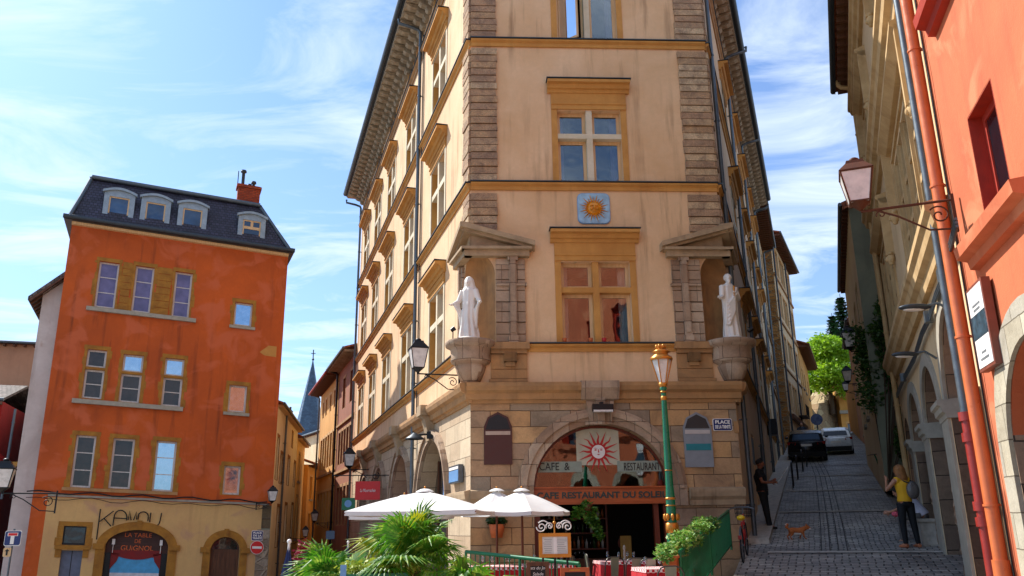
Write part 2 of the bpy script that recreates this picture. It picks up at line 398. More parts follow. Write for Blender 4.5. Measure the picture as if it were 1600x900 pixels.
M['arch_stone'] = blocks('worn_arch_stone', ['b59a80', 'a5866a', 'c4ab90', '98765a'], '5a4636', bw=.4, bh=.5, ms=.006, blotch='5c4a3c', dark=.6)
M['moulding'] = plaster('weathered_moulding_stone', 'b98a58', '93704c', '3a2c20', sc=2.2, streak=.8)
M['grey_moulding'] = plaster('grey_weathered_stone', 'b59a78', '927a5e', '3a2e24', sc=2.5, streak=.8)
M['corbel'] = plaster('pale_corbel_stone', 'b7a68c', '8a7860', '3a2e22', sc=5, streak=.5)
M['zinc'] = plain('zinc', '5c646a', .45, .6, .1)
M['zinc_dark'] = plain('dark_zinc', '3d444a', .5, .5, .1)
M['glass'] = glass('window_glass', '27425f')
M['glass_dark'] = glass('dark_window_glass', '141c24', metal=.25)
M['glass_side'] = plain('dull_dark_glass', '181818', .35, bumpy=0)
M['clear'] = clear_glass('clear_glass', .06)
M['shop_glass'] = clear_glass('shop_glass', .03)
M['interior'] = plain('dark_interior', '15100c', .9, bumpy=0)
M['frame_white'] = wood('white_painted_wood', 'd8d2cc', 'b9b0a6', .5)
M['frame_cream'] = wood('cream_painted_wood', 'dcb98a', 'c29b68', .5)
M['frame_brown'] = wood('brown_wood', '6d4122', '43240f', .6)
M['frame_mauve'] = wood('pale_mauve_wood', 'cdbcc0', 'a9979c', .5)
M['curtain'] = plain('net_curtain', 'cfc9c4', .9, bumpy=.1)
M['curtain_mauve'] = plain('mauve_curtain', '87799a', .9, bumpy=.1)
M['curtain_yellow'] = plain('yellow_curtain', 'b09240', .9, bumpy=.1)
M['statue'] = plain('white_statue_plaster', 'e2d8cc', .6, var=.06, sc=3, bumpy=.1)
M['iron'] = plain('black_iron', '17181a', .45, .4, .1)
M['rust_iron'] = plain('rusty_iron', '55301c', .7, .3, .3)
M['lamp_glass'] = plain('frosted_lamp_glass', 'd6d2cc', .3, bumpy=0)
M['green_paint'] = plain('glossy_green_paint', '0a6844', .28, .0, .05, var=.1)
M['green_rail'] = plain('green_railing_paint', '066a3e', .35, .0, .08, var=.2)
M['gold'] = plain('gold_paint', 'c07e30', .35, .6, .1)
M['orange_wood'] = wood('orange_brown_shop_wood', 'c0602a', '9c4418', .45, hor=True)
M['red_wood'] = wood('red_brown_shop_wood', '7a3016', '55200d', .45)
M['slate_text'] = plain('dark_slate_lettering', '36413a', .6, bumpy=0)
M['black_text'] = plain('black_lettering', '181513', .6, bumpy=0)
M['red_paint'] = plain('red_paint', 'b81a1c', .5, bumpy=0, var=.08)
M['white_paint'] = plain('white_paint', 'e6e2dc', .5, bumpy=0, var=.05)
M['sign_red'] = plain('red_sign_panel', 'd01818', .4, bumpy=0, var=.05)
M['enamel_blue'] = plain('blue_enamel', '1c2c66', .25, bumpy=0, var=.08)
M['enamel_blue2'] = plain('pale_blue_panel', '6c9ac8', .35, bumpy=0, var=.1)
M['canvas'] = plain('white_canvas', 'd8d6d2', .85, bumpy=.1, var=.04)
M['canvas_blue'] = plain('navy_canvas', '22305c', .8, bumpy=.1, var=.1)
M['teak'] = wood('brown_pole_wood', '7a3d1c', '552810', .5)
M['terracotta'] = plain('terracotta', 'c0602c', .75, var=.12)
M['orange_wall'] = plaster('orange_render', 'cc5c1e', 'a84a1c', '5e2a18', sc=.4, streak=1.0, patch='c8643e', pt=.5)
M['left_stone'] = plaster('yellow_window_stone', 'b07a2c', '8a5a22', '4a3018', sc=2.5, streak=.4)
M['cream_wall'] = plaster('cream_render', 'd9b071', 'c89a68', '7c5a3c', sc=.5, patch='b78a70', pt=.6)
M['slate'] = tiles('purple_slate', '2a2838', '3d3a50', .16, .13, rough=.55)
M['brick'] = blocks('red_brick', ['a8401c', 'bb4c22', '94361a'], '6a4030', bw=.24, bh=.08, ms=.008, blotch='5c2412', dark=.4)
M['rooftile'] = tiles('clay_roof_tile', '8c4a30', 'b06a48', .17, .36)
M['rooftile_grey'] = tiles('weathered_roof_tile', '4e4640', '80706a', .17, .3)
M['red_wall'] = plaster('deep_red_render', '9c1710', '7c1008', '3a0806', sc=.5)
M['pink_wall'] = plaster('pink_render', 'cf9a78', 'bd8664', '6a4a3a', sc=.5)
M['white_wall'] = plaster('dirty_white_render', 'd5c8bf', 'b8a89e', '6a4a3a', sc=.8, patch='a67c62', pt=.64)
M['yellow_wall'] = plaster('yellow_render', 'fff0c8', 'fce6ae', '8a6430', sc=.5)
M['amber_wall'] = plaster('amber_render', 'fcd488', 'f8c66c', '8a5a20', sc=.5)
M['brown_wall'] = plaster('brown_render', 'a06448', '8a5238', '4a2c1e', sc=.5)
M['ochre_wall'] = plaster('ochre_render', 'dba458', 'c89044', '6f5028', sc=.5)
M['cream2_wall'] = plaster('pale_cream_render', 'e6d2ac', 'dabd90', '7c6248', sc=.5)
M['tan_wall'] = plaster('tan_render', 'dcc096', 'cfae7e', '7a5a34', sc=.5, streak=.5)
M['tan_stone'] = plaster('carved_tan_stone', 'c8a878', 'aa8858', '5c4222', sc=1.8)
M['coral_wall'] = plaster('coral_render', 'c96c42', 'b85c38', '6e3220', sc=.5, streak=.8, patch='d08058', pt=.55)
M['coral_dark'] = plain('dark_red_window_paint', 'a02a14', .6, var=.15)
M['olive_wall'] = plaster('grey_green_render', '8a8e78', '6f7264', '35362e', sc=.6, streak=.9)
M['grey_wall'] = plaster('grey_render', '857868', '6a5e52', '332c26', sc=.6, streak=.9)
M['pier'] = blocks('brown_pier_stone', ['927860', 'a4866c', '826a58', 'ac8e74'], '40342a', bw=2.2, bh=.5, ms=.01, blotch='4a3a30', dark=.5)
M['rubble'] = rubble('orange_rubble_stone', ['9c6228', 'c58a48', '7e4e24', 'b07838', '8c7050'])
M['old_wall'] = rubble('mossy_old_wall', ['6c5c44', '8a7450', '5a4c38', '7c6a50'], '5c5040', 2.0)
M['pipe_orange'] = plain('orange_pipe_paint', 'cc6c3c', .35, .0, .05, var=.08)
M['pipe_red'] = plain('red_pipe_paint', '902a22', .4, var=.1)
M['white_marble'] = plain('white_stone_trim', '9c9484', .7, var=.15)
def cobbles(name, c='4b4a4c', c2='6c6866', bw=.2, bh=.13):
    t = NT(name); uv = t.uv(); o = t.obj(); wob = t.n('ShaderNodeTexNoise', {'Vector': uv, 'Scale': 1.3, 'Detail': 2}).outputs[1]
    wv = t.n('ShaderNodeVectorMath', {0: uv, 1: t.n('ShaderNodeVectorMath', {0: wob, 'Scale': .14}, operation='SCALE').outputs[0]}, operation='ADD').outputs[0]
    br = t.n('ShaderNodeTexBrick', {'Vector': wv, 'Color1': (0, 0, 0, 1), 'Color2': (1, 1, 1, 1), 'Mortar': (.5, .5, .5, 1), 'Scale': 1, 'Mortar Size': .016, 'Mortar Smooth': .9, 'Brick Width': bw, 'Row Height': bh})
    col = t.mix(br.outputs[0], hexc(c), hexc(c2)); n = t.noise(o, .8, 5, .6); col = t.mix(t.ramp(n, .4, .65, 0, .55), col, hexc('3a3432'))
    n3 = t.noise(o, 18, 4, .7); col = t.mix(t.ramp(n3, .4, .7, 0, .5), col, hexc('8a847c')); col = t.mix(br.outputs[1], col, hexc('221f1d')); t.col(col)
    t.rough(t.ramp(n3, .3, .7, .4, .75)); inv = t.n('ShaderNodeMath', {0: 1.0, 1: br.outputs[1]}, operation='SUBTRACT').outputs[0]; b = t.bump(inv, 1, .04); t.bump(n3, .5, .01, b); return t.m
M['cobble'] = cobbles('cobbles', '7a766f', 'bcb4a6', .24, .17)
M['cobble_warm'] = cobbles('warm_setts', '7a7066', 'b4a898', .3, .2)
M['paving'] = cobbles('square_paving', '948a7c', 'b0a594', .5, .3)
M['kerb'] = plain('granite_kerb', 'a89f92', .8, var=.3)
M['leaf'] = leafmat('green_leaves', '2c5a14', '4a8420', '86a83c')
M['leaf_bright'] = leafmat('lime_tree_leaves', '6a9c14', '8cb820', 'b4cc3c', .45)  # lime green is the leaves' own colour
M['leaf_dark'] = leafmat('dark_ivy_leaves', '16300c', '28481a', '3c5c22', .25)
M['leaf_fir'] = leafmat('conifer_needles', '123418', '1e4c20', None, .2)
M['palm'] = leafmat('palm_fronds', '2f6812', '5f9a1e', 'a2bc44', .35)
M['zinc_pale'] = plain('pale_dormer_zinc', '8e9ca6', .5, .2, .1)
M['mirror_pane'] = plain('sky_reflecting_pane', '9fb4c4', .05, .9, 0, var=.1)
M['mauve_pane'] = plain('mauve_curtained_pane', '6a6080', .12, .15, 0, var=.25, sc=3)
M['dark_pane'] = plain('curtained_dark_pane', '38302c', .1, .1, 0, var=.5, sc=4)
M['red_brown'] = plain('red_brown_metal', '7a4030', .5)
M['palm_yellow'] = leafmat('yellowing_frond', '8c9c18', 'b8b424', None, .4)
M['bark'] = plain('bark', '4a3a2a', .9, bumpy=.5)
M['flower'] = plain('dark_red_flowers', '8a1030', .7)
# ---------------------------------------------------------------- planes of the place
CLp = EYE + ray(735, 820)*(20/ray(735, 820).y)
FR = Frame(CLp, 87, 1)
LF = Frame(CLp, -17.3, -1)
FW = 6.62                                      # width of the front
CRp = FR.W(FW, 0, 0)
RF = Frame(CRp, 19.6, 1)
WP = atz(1470, 860, .95)
WR = Frame(WP, 21, -1)                         # tan house, right of the street
OR = Frame(WR.W(-8.45, 0, 0), 15, -1)          # coral house
LH = Frame(atd(415, 826, 36), 67, 1, -.045)    # orange house
street_d = V((math.sin(R(20)), math.cos(R(20)), 0))
def gz(x, y):
    """height of the ground"""
    t = x*street_d.x + y*street_d.y; s = x*street_d.y - y*street_d.x      # s to the right
    zr = .12 + .0 * t
    if t > 12: zr = .12 + .93*min(1, (t-12)/9)**1.15
    if t > 21: zr = 1.05 + .145*(t-21)
    if t > 70: zr = 8.155 + .02*(t-70)
    # everything left of the street keeps the level of the square and falls away westwards
    edge = -2.35 + (0 if t > 21 else (21-t)*.02)
    zl = .12 - max(0, min(1.4, (-x-1)*.1)) - (0 if y < 0 else 0)
    if s < edge-.6 and t < 21.2 or (x < -.5): return zl
    if s > edge: return zr
    k = (s-edge+.6)/.6; return zl*(1-k)+zr*k
def gnd(px, py, lo=2, hi=140):
    """where the view ray of this pixel meets the ground"""
    d = ray(px, py); d = d/math.hypot(d.x, d.y); t = lo
    while t < hi:
        p = EYE + d*t
        if p.z <= gz(p.x, p.y): break
        t += .05
    return EYE + d*t
def struct(name, o): o['kind'] = 'structure'; return o
# the square and the rising street
m = MB(); xs = [-400, -120, -60, -30, -15, -10, -6, -3, -1, 0, .8, 1.6, 2.4, 3.2, 4, 5, 6, 8, 12, 20, 60, 400]; ys = [-400, -60, -20, -5, 0, 4, 8, 12, 16, 20, 24, 30, 45, 80, 160, 400]
for i in range(len(xs)-1):
    for j in range(len(ys)-1):
        q = [(xs[i], ys[j]), (xs[i+1], ys[j]), (xs[i+1], ys[j+1]), (xs[i], ys[j+1])]
        m.add([V((x, y, (.12 - max(0, min(1.4, (-x-1)*.1))) - .0)) for x, y in q], [(0, 1, 2, 3)])
struct('ground', m.build('ground', M['paving'], merge=True)); bpy.data.objects['ground']['kind'] = 'structure'
m = MB(); SF = Frame((0, 0), 20, 1)            # u along the street, d to the right
ts = [6, 8, 10, 12, 13, 14, 15, 16, 17, 18, 19, 20, 21, 22, 24, 28, 34, 42, 50, 60, 70, 90, 120, 200]
def sxy(t, s): return V((street_d.x*t + street_d.y*s, street_d.y*t - street_d.x*s, 0))
def zst(t):
    z = .128
    if t > 12: z = .128 + .922*min(1, (t-12)/9)**1.15
    if t > 21: z = 1.05 + .145*(t-21)
    if t > 70: z = 8.155 + .02*(t-70)
    return z
for i in range(len(ts)-1):
    a, b = ts[i], ts[i+1]; m.cur = 1 if b <= 20 else 0
    def el(t): return -1.86 - (0 if t > 21 else (21-t)*-.02)
    q = [sxy(a, el(a)), sxy(a, 7), sxy(b, 7), sxy(b, el(b))]
    for p, t in zip(q, (a, a, b, b)): p.z = zst(t)
    k = len(m.f); m.add(q, [(0, 1, 2, 3)]); m.uv[k] = [(el(a), a), (7, a), (7, b), (el(b), b)]
    if b <= 21:   # retaining side towards the terrace
        e0, e1 = q[0].copy(), q[3].copy(); f0, f1 = e0.copy(), e1.copy(); f0.z = f1.z = -.3; m.add([e0, e1, f1, f0], [(0, 1, 2, 3)])
o = m.build('street', [M['cobble'], M['cobble_warm']]); struct('street', o)
# granite lines across the street and the paved gutter along it
m = MB()
def strip(m, t0, t1, s0, s1, h=.012):
    q = [sxy(t0, s0), sxy(t0, s1), sxy(t1, s1), sxy(t1, s0)]; 
    for p, t in zip(q, (t0, t0, t1, t1)): p.z = zst(t)+h
    k = len(m.f); m.add(q, [(0, 1, 2, 3)]); m.uv[k] = [(p.x, p.y) for p in q]
for t in (20.0, 26.5, 31.8, 37, 42, 49, 58): strip(m, t-.12, t+.12, -1.3, 3.6, .02)
o = m.build('granite_course', M['kerb']); struct('c', o)
m = MB()
gm = [(20.1, .1), (24, .12), (30, .1), (37, .05), (42, -.1), (47, -.3)]
for ds in (-.27, -.09, .09, .27):
    for a, b in zip(gm, gm[1:]): 
        q = [sxy(a[0], a[1]+ds-.012), sxy(a[0], a[1]+ds+.012), sxy(b[0], b[1]+ds+.012), sxy(b[0], b[1]+ds-.012)]
        for p, t in zip(q, (a[0], a[0], b[0], b[0])): p.z = zst(t)+.014
        m.add(q, [(0, 1, 2, 3)])
o = m.build('paved_gutter', plain('dark_joint', '3a3633', .9)); struct('c', o)
# pavement strip along the foot of the corner building
m = MB()
for a, b in ((21.3, 24), (24, 27), (27, 30), (30, 34), (34, 40), (40, 48)):
    for s0, s1 in ((-1.95, -1.32),):
        q = [sxy(a, s0), sxy(a, s1), sxy(b, s1), sxy(b, s0)]
        for p, t in zip(q, (a, a, b, b)): p.z = zst(t)+.12
        lo = [p-V((0, 0, .3)) for p in q]; m.add(q+lo, [(0, 1, 2, 3), (1, 2, 6, 5), (0, 1, 5, 4)])
o = m.build('pavement', M['kerb']); struct('c', o)
# ---------------------------------------------------------------- corner building
FW = 6.55; CRp = FR.W(FW, 0, 0); RF = Frame(CRp, 19.2, 1)
LLEN, RLEN, TOP = 25.0, 27.0, 19.75
RFE = Frame(RF.W(0, -.38, 0), 20.07, 1)
LB = LF.W(LLEN, 0, 0); RB = RF.W(RLEN, 0, 0)
corner = thing('corner_building', FR.W(FW/2, -3, 0), 'tall wedge-shaped cream corner building with a café in its arch', 'building')
NR, NZ0, NZS = .62, 5.95, 7.75          # corner niches: radius, foot, spring of the shell
def notch_left(): # along u from 0
    return [(0, 0)]
def qarc(n=10): return [(NR*math.cos(math.pi/2*i/n), NZS+NR*math.sin(math.pi/2*i/n)) for i in range(n+1)]
# windows of the front, measured
OW = 1                                   # outline helpers
top_open = FR.rect(869, -42, 962, 66); top_open = (top_open[0], 14.56, top_open[2], 16.9)
mid_open = FR.rect(872, 173, 972, 291); mid_open = (mid_open[0], 10.27, mid_open[2], mid_open[3])
low_open = FR.rect(878, 409, 987, 542); low_open = (low_open[0], 5.93, low_open[2], low_open[3])
fa = FR.rect(833, 662, 1046, 768)
AU0, AU1, AZS = fa[0], fa[2], 2.40; AR = (AU1-AU0)/2; ACZ = fa[3]
low_outer = [(0, -.4), (FW, -.4), (FW, 4.72), (0, 4.72)]
m = MB()
m.wall(FR, low_outer, [archp(AU0, AU1, -.38, AZS, ACZ-AZS, 26)], .75)
m.build('ground_floor_front', M['ashlar'], corner)
arc = qarc()
outer = [(NR, 4.72), (FW-NR, 4.72), (FW-NR, NZS)] + [(FW-a, z) for a, z in arc] + [(FW, TOP), (0, TOP)] + [(a, z) for a, z in reversed(arc)]
# the strip between 4.72 and the niche foot at both corners
outer = [(0, 4.72), (FW, 4.72), (FW, NZ0), (FW-NR, NZ0)] + [(FW-a, z) for a, z in arc] + [(FW, TOP), (0, TOP)] + [(a, z) for a, z in reversed(arc)] + [(NR, NZ0), (0, NZ0)]
m = MB(); m.wall(FR, outer, [rectp(*top_open), rectp(*mid_open), rectp(*low_open)], .34)
m.build('front_wall', M['peach'], corner)

lev = [(5.98, 8.35), (10.33, 12.70), (14.63, 16.85)]       # sill and head of the three tall storeys
LC = [4.15, 9.25, 14.0, 18.2, 22.3]; LWD = 1.0
RC = [7.4, 11.6, 15.7, 19.8, 23.9]
def side_wall(fr, length, centres, mirror=False):
    holes = []
    for c in centres:
        for a, b in lev: holes.append(rectp(c-LWD, a, c+LWD, b))
        holes.append(rectp(c-.85, 18.55, c+.85, 19.6))
    outer = [(0, 4.72), (length, 4.72), (length, TOP), (0, TOP)] + [(a, z) for a, z in reversed(arc)] + [(NR, NZ0), (0, NZ0)]
    m = MB(); m.wall(fr, outer, holes, .55); return m
side_wall(LF, LLEN, LC).build('side_wall', M['peach'], corner)
side_wall(RF, RLEN, RC).build('side_wall', M['peach'], corner)
# ground floors of the sides
LA = [(2.35, 6.55, 1.9, 2.1), (7.75, 11.7, 1.95, 2.05), (13.1, 16.6, 2.05, 1.85), (17.9, 21.0, 2.1, 1.7)]
m = MB(); m.wall(LF, rectp(0, -1.2, LLEN, 4.72), [archp(a, b, -1.1, zs, rz, 22) for a, b, zs, rz in LA], .5)
m.build('ground_floor_side', blocks('pale_ashlar', ['c4ac8c', 'd2bc9c', 'b89c7c', 'cbb292'], '7c6850', bw=1.1, bh=.46, ms=.01, blotch='8a735c', dark=.45), corner)
m = MB(); m.wall(RF, rectp(0, -.4, RLEN, 4.72), [rectp(3.0, 1.2, 3.7, 3.2), rectp(5.2, 1.6, 6.4, 4.2), rectp(12.2, 2.4, 13.6, 4.6)], .3)
m.build('ground_floor_side', M['brown_plaster'] if 'brown_plaster' in M else M['peach'], corner)
m = MB(); m.prism(FR, [(0, 0)], 0, 0) if False else None
# back and roof
m = MB(); m.add([LB+V((0, 0, -1)), RB+V((0, 0, -1)), RB+V((0, 0, TOP)), LB+V((0, 0, TOP))], [(0, 1, 2, 3)]); m.build('back_wall', M['peach'], corner)
m = MB(); oh = .92
c = [LF.W(LLEN+.3, oh, 20.05), LF.W(-.9, oh, 20.05), FR.W(FW/2-2.6, oh, 20.05), FR.W(FW/2+2.9, oh, 20.05), RFE.W(-.9, oh, 20.05), RFE.W(RLEN+.1, oh, 20.05)]
r1 = FR.W(FW/2, -5, 22.6); r2 = (LB+RB)/2+V((0, 0, 23.2))
m.add(c+[r1, r2], [(0, 1, 2, 6, 7), (2, 3, 6), (3, 4, 5, 7, 6), (5, 0, 7)]); m.build('roof', M['rooftile'], corner)
# soffit and corbels
m = MB(); m.box(LF, -.6, LLEN+.3, TOP+.02, TOP+.14, -.1, oh-.05); m.box(RFE, -.6, RLEN, TOP+.022, TOP+.142, -.1, oh-.05); m.box(FR, -.4, FW+.4, TOP+.024, TOP+.144, -.1, oh-.05)
m.build('eave_soffit', M['corbel'], corner)
def corbel(fr, u, w=.27):
    m = MB(); z = TOP
    pr = [(-.02, z-.52), (.12, z-.52), (.2, z-.44), (.2, z-.34), (.36, z-.30), (.46, z-.22), (.44, z-.14), (.66, z-.12), (.8, z-.05), (.8, z+.01), (-.02, z+.01)]
    m.profile(fr, pr, u, u+w); m.box(fr, u-.03, u+w+.03, z-.05, z+.005, 0, .84); return m
def corbels(fr, u0, u1, sp):
    u = u0
    while u < u1: corbel(fr, u).build('corbel', M['corbel'], corner); u += sp
corbels(LF, .2, LLEN-.2, .54); corbels(RFE, .2, RLEN-.2, .54)
m = MB()
for fr, ln in ((LF, LLEN+.35), (RFE, RLEN+.02)):
    m.tube([fr.W(-.85, oh+.06, 20.03), fr.W(ln, oh+.06, 20.03)], .13, 10); m.box(fr, -.85, ln, 19.86, 20.12, oh-.06, oh+.0)
m.build('gutter', M['zinc_dark'], corner)
# string courses
def course(z, h, pr, name='string_course', mat=None, lead=True, ll=LLEN, rl=RLEN, u0=None):
    m = MB()
    if lead: prof = [(-.01, z-h), (pr*.35, z-h), (pr*.45, z-h*.55), (pr*.8, z-h*.4), (pr, z-h*.3), (pr, z-.02), (-.01, z)]
    m.profile(FR, prof, 0, FW, -.62*0+.9*0, 0)
    m.profile(LF, prof, 0, ll); m.profile(RF, prof, 0, rl)
    # corner returns
    for (a, b) in ((FR, LF),): pass
    m.build(name, mat or M['moulding'], corner)
    m = MB()
    for fr, a, b in ((FR, -.02, FW+.02), (LF, -.02, ll), (RF, -.02, rl)): m.box(fr, a, b, z-.004, z+.022, -.01, pr+.03)
    m.build('lead_flashing', M['zinc_dark'], corner)
course(14.56, .21, .13, mat=M['ochre_stone']); course(10.27, .21, .13, mat=M['ochre_stone'])
course(5.93, .2, .13, mat=M['ochre_stone']); course(18.5, .24, .14)
# main cornice over the ground floor
m = MB(); pr = [(-.01, 4.45), (.05, 4.45), (.07, 4.52), (.14, 4.54), (.16, 4.68), (.26, 4.74), (.30, 4.84), (.30, 4.93), (-.01, 4.97)]
m.profile(FR, pr, -.1, FW+.12); m.profile(LF, pr, -.12, LLEN); m.profile(RF, pr, -.06, .62); m.build('cornice', M['moulding'], corner)
# plinth moulding either side of the shop front
m = MB(); pr = [(-.01, 2.0), (.05, 2.0), (.06, 2.12), (.13, 2.2), (.15, 2.32), (.15, 2.38), (-.01, 2.42)]
m.profile(FR, pr, 0, AU0-.42); m.profile(FR, pr, AU1+.42, FW+.02); m.profile(LF, pr, 0, 2.0); m.build('plinth_moulding', M['grey_moulding'], corner)
# quoins (rusticated strips) on the corners
m = MB(); qw = .70
def qstrip(fr, u0, u1, z0, z1, d=.035):
    k0 = len(m.f); m.box(fr, u0, u1, z0, z1, -.01, d); o_ = 20*random.randint(1, 40)
    for k in range(k0, len(m.f)): m.uv[k] = [(p[0]*.1+o_, p[1]) for p in m.uv[k]]
for z0, z1 in ((8.9, 9.97), (10.3, 14.26), (14.6, 18.26), (18.53, TOP)):
    n = int(round((z1-z0)/.205)); h = (z1-z0)/n
    for i in range(n):
        a, b = z0+i*h+.014, z0+(i+1)*h-.014; j = lambda: random.uniform(-.02, .02); d = .075+random.uniform(-.02, .02)
        qstrip(FR, 0, qw+j(), a, b, d); qstrip(FR, FW-qw-.1+j(), FW, a, b, d+j()*.5)
        qstrip(LF, -.03, .62+j(), a, b, d); qstrip(RF, -.03, .34+j(), a, b, d)
m.build('quoin_strip', M['quoin'], corner)
# ---------------- windows
def casement(fr, u0, z0, u1, z1, d, parent, mat, pane, bars=0, fw=.055, open_=0, bottom=.07):
    m = MB()
    m.box(fr, u0, u0+fw, z0, z1, d-.04, d); m.box(fr, u1-fw, u1, z0, z1, d-.04, d)
    m.box(fr, u0+fw, u1-fw, z1-fw, z1, d-.04, d); m.box(fr, u0+fw, u1-fw, z0, z0+bottom, d-.04, d)
    for i in range(bars):
        z = z0+(z1-z0)*(i+1)/(bars+1); m.box(fr, u0+fw, u1-fw, z-.017, z+.017, d-.035, d-.006)
    c = m.build('casement', mat, parent)
    MB().box(fr, u0+fw, u1-fw, z0+bottom, z1-fw, d-.028, d-.022).build('pane', pane, parent)
def hood(fr, u0, u1, z, parent, k=1.0, pj=.3):
    m = MB(); o = .16
    m.profile(fr, [(-.01, z+.02), (.05, z+.02), (.05, z+.14), (.08, z+.16), (.08, z+.2), (-.01, z+.2)], u0-o, u1+o)
    m.box(fr, u0-o, u1+o, z+.2, z+.2+.3*k, -.01, .045)
    t = z+.2+.3*k
    m.profile(fr, [(-.01, t), (.07, t), (.1, t+.08), (.16, t+.1), (.2, t+.2), (pj, t+.22), (pj, t+.3), (-.01, t+.33)], u0-o-.1, u1+o+.1)
    m.build('window_hood', M['ochre_stone'], parent)
    MB().box(fr, u0-o-.13, u1+o+.13, t+.325, t+.345, -.01, pj+.02).build('hood_flashing', M['zinc_dark'], parent)
def stonework(fr, u0, z0, u1, z1, zt, parent, mat, mw=.16, sides=None, d=.02, sw=.16):
    """stone mullion and transom with the surround"""
    m = MB(); c = (u0+u1)/2
    m.box(fr, c-mw/2, c+mw/2, z0, z1, -.24, d-.02)
    if zt:
        m.box(fr, u0, c-mw/2, zt-.07, zt+.07, -.24, d-.022); m.box(fr, c+mw/2, u1, zt-.07, zt+.07, -.24, d-.022)
    o = m.build('stone_cross', mat, parent)
    m = MB(); m.box(fr, u0-sw, u0, z0, z1+.02, -.01, d); m.box(fr, u1, u1+sw, z0, z1+.02, -.01, d); m.build('jamb', sides or mat, parent)
def room(fr, u0, z0, u1, z1, parent, dep=1.6, back=None, cur=None, cd=-.5, cw=(0, .12, .86, 1)):
    m = MB(); a, b = -.37, -dep
    vs = [fr.W(u, d, z) for u in (u0-.02, u1+.02) for d in (a, b) for z in (z0-.02, z1+.02)]
    m.add(vs, [(0, 2, 3, 1), (4, 5, 7, 6), (0, 4, 6, 2), (1, 3, 7, 5), (2, 6, 7, 3)]); m.build('interior', M['interior'], parent)
    if cur:
        m = MB(); segs = ((cw[0], cw[1]), (cw[2], cw[3]))
        for s0, s1 in segs:
            n = 26; A = []
            for i in range(n+1):
                u = u0+(u1-u0)*(s0+(s1-s0)*i/n); dd = cd+.05*math.sin(i*1.7)+.02*math.sin(i*.7); A.append((u, dd))
            vs = [fr.W(u, d, z0) for u, d in A]+[fr.W(u, d*.98, z1) for u, d in A]
            m.add(vs, [(i, i+1, n+2+i, n+1+i) for i in range(n)], smooth=True)
        m.build('curtain', cur, parent)
# three windows of the front
def front_window(o, zt, cross, casem, curt, hoodz=True, opened=False):
    u0, z0, u1, z1 = o; c = (u0+u1)/2
    w_ = MB().box(FR, u0-.01, u1+.01, z0, z0+.04, -.33, -.1).build('window', M['white_stone'], corner)
    stonework(FR, u0, z0, u1, z1, zt, w_, M[cross], sides=M['ochre_stone'])
    room(FR, u0, z0, u1, z1, w_, cur=curt)
    lo = (z0+.04, zt-.07 if zt else z1)
    for k, (a, b) in enumerate(((u0, c-.08), (c+.08, u1))):
        if zt: casement(FR, a, zt+.07, b, z1, -.2, w_, M[casem], M['clear'], fw=.09, bottom=.08)
        if opened and k == 0:
            f2 = Frame(FR.W(a+.05, -.24, 0), FR.az+42, 1); 
            m = MB(); m.box(FR, a, a+.06, lo[0], lo[1], -.26, -.2); m.box(FR, b-.06, b, lo[0], lo[1], -.26, -.2); m.box(FR, a+.06, b-.06, lo[1]-.1, lo[1], -.26, -.2); m.build('casement', M[casem], w_)
            casement(f2, 0, lo[0], .68, lo[1]-.12, 0, w_, M[casem], M['clear'], fw=.05)
        else: casement(FR, a, lo[0], b, lo[1], -.2, w_, M[casem], M['clear'], fw=.09, bottom=.05)
    if hoodz: hood(FR, u0, u1, z1, w_, 1.0)
    return w_
front_window(top_open, 0, 'white_stone', 'frame_cream', M['curtain_mauve'], hoodz=True, opened=True)
front_window(mid_open, FR.at(921, 213)[1], 'white_stone', 'frame_cream', M['curtain_mauve'])
wl = front_window(low_open, FR.at(931, 453)[1], 'ochre_stone', 'frame_cream', M['curtain'])
for (px, c) in ((882, 'terracotta'), (923, 'terracotta'), (944, 'red_paint')):
    u, z = FR.at(px, 541); m = MB(); m.lathe(FR.W(u, .04, low_open[1]+.03), [(0, 0), (.045, 0), (.06, .11), (.05, .11), (0, .09)], 12)
    tag(recenter(m.build('flower_pot', M[c]), FR.W(u, .04, low_open[1]+.03)), {882: 'small clay pot on the ledge at the left end of the lowest front window', 923: 'small clay pot on the ledge left of the stone mullion of the lowest front window', 944: 'small red pot on the ledge right of the stone mullion of the lowest front window'}[px], 'flower pot', 'pots on the window ledge')
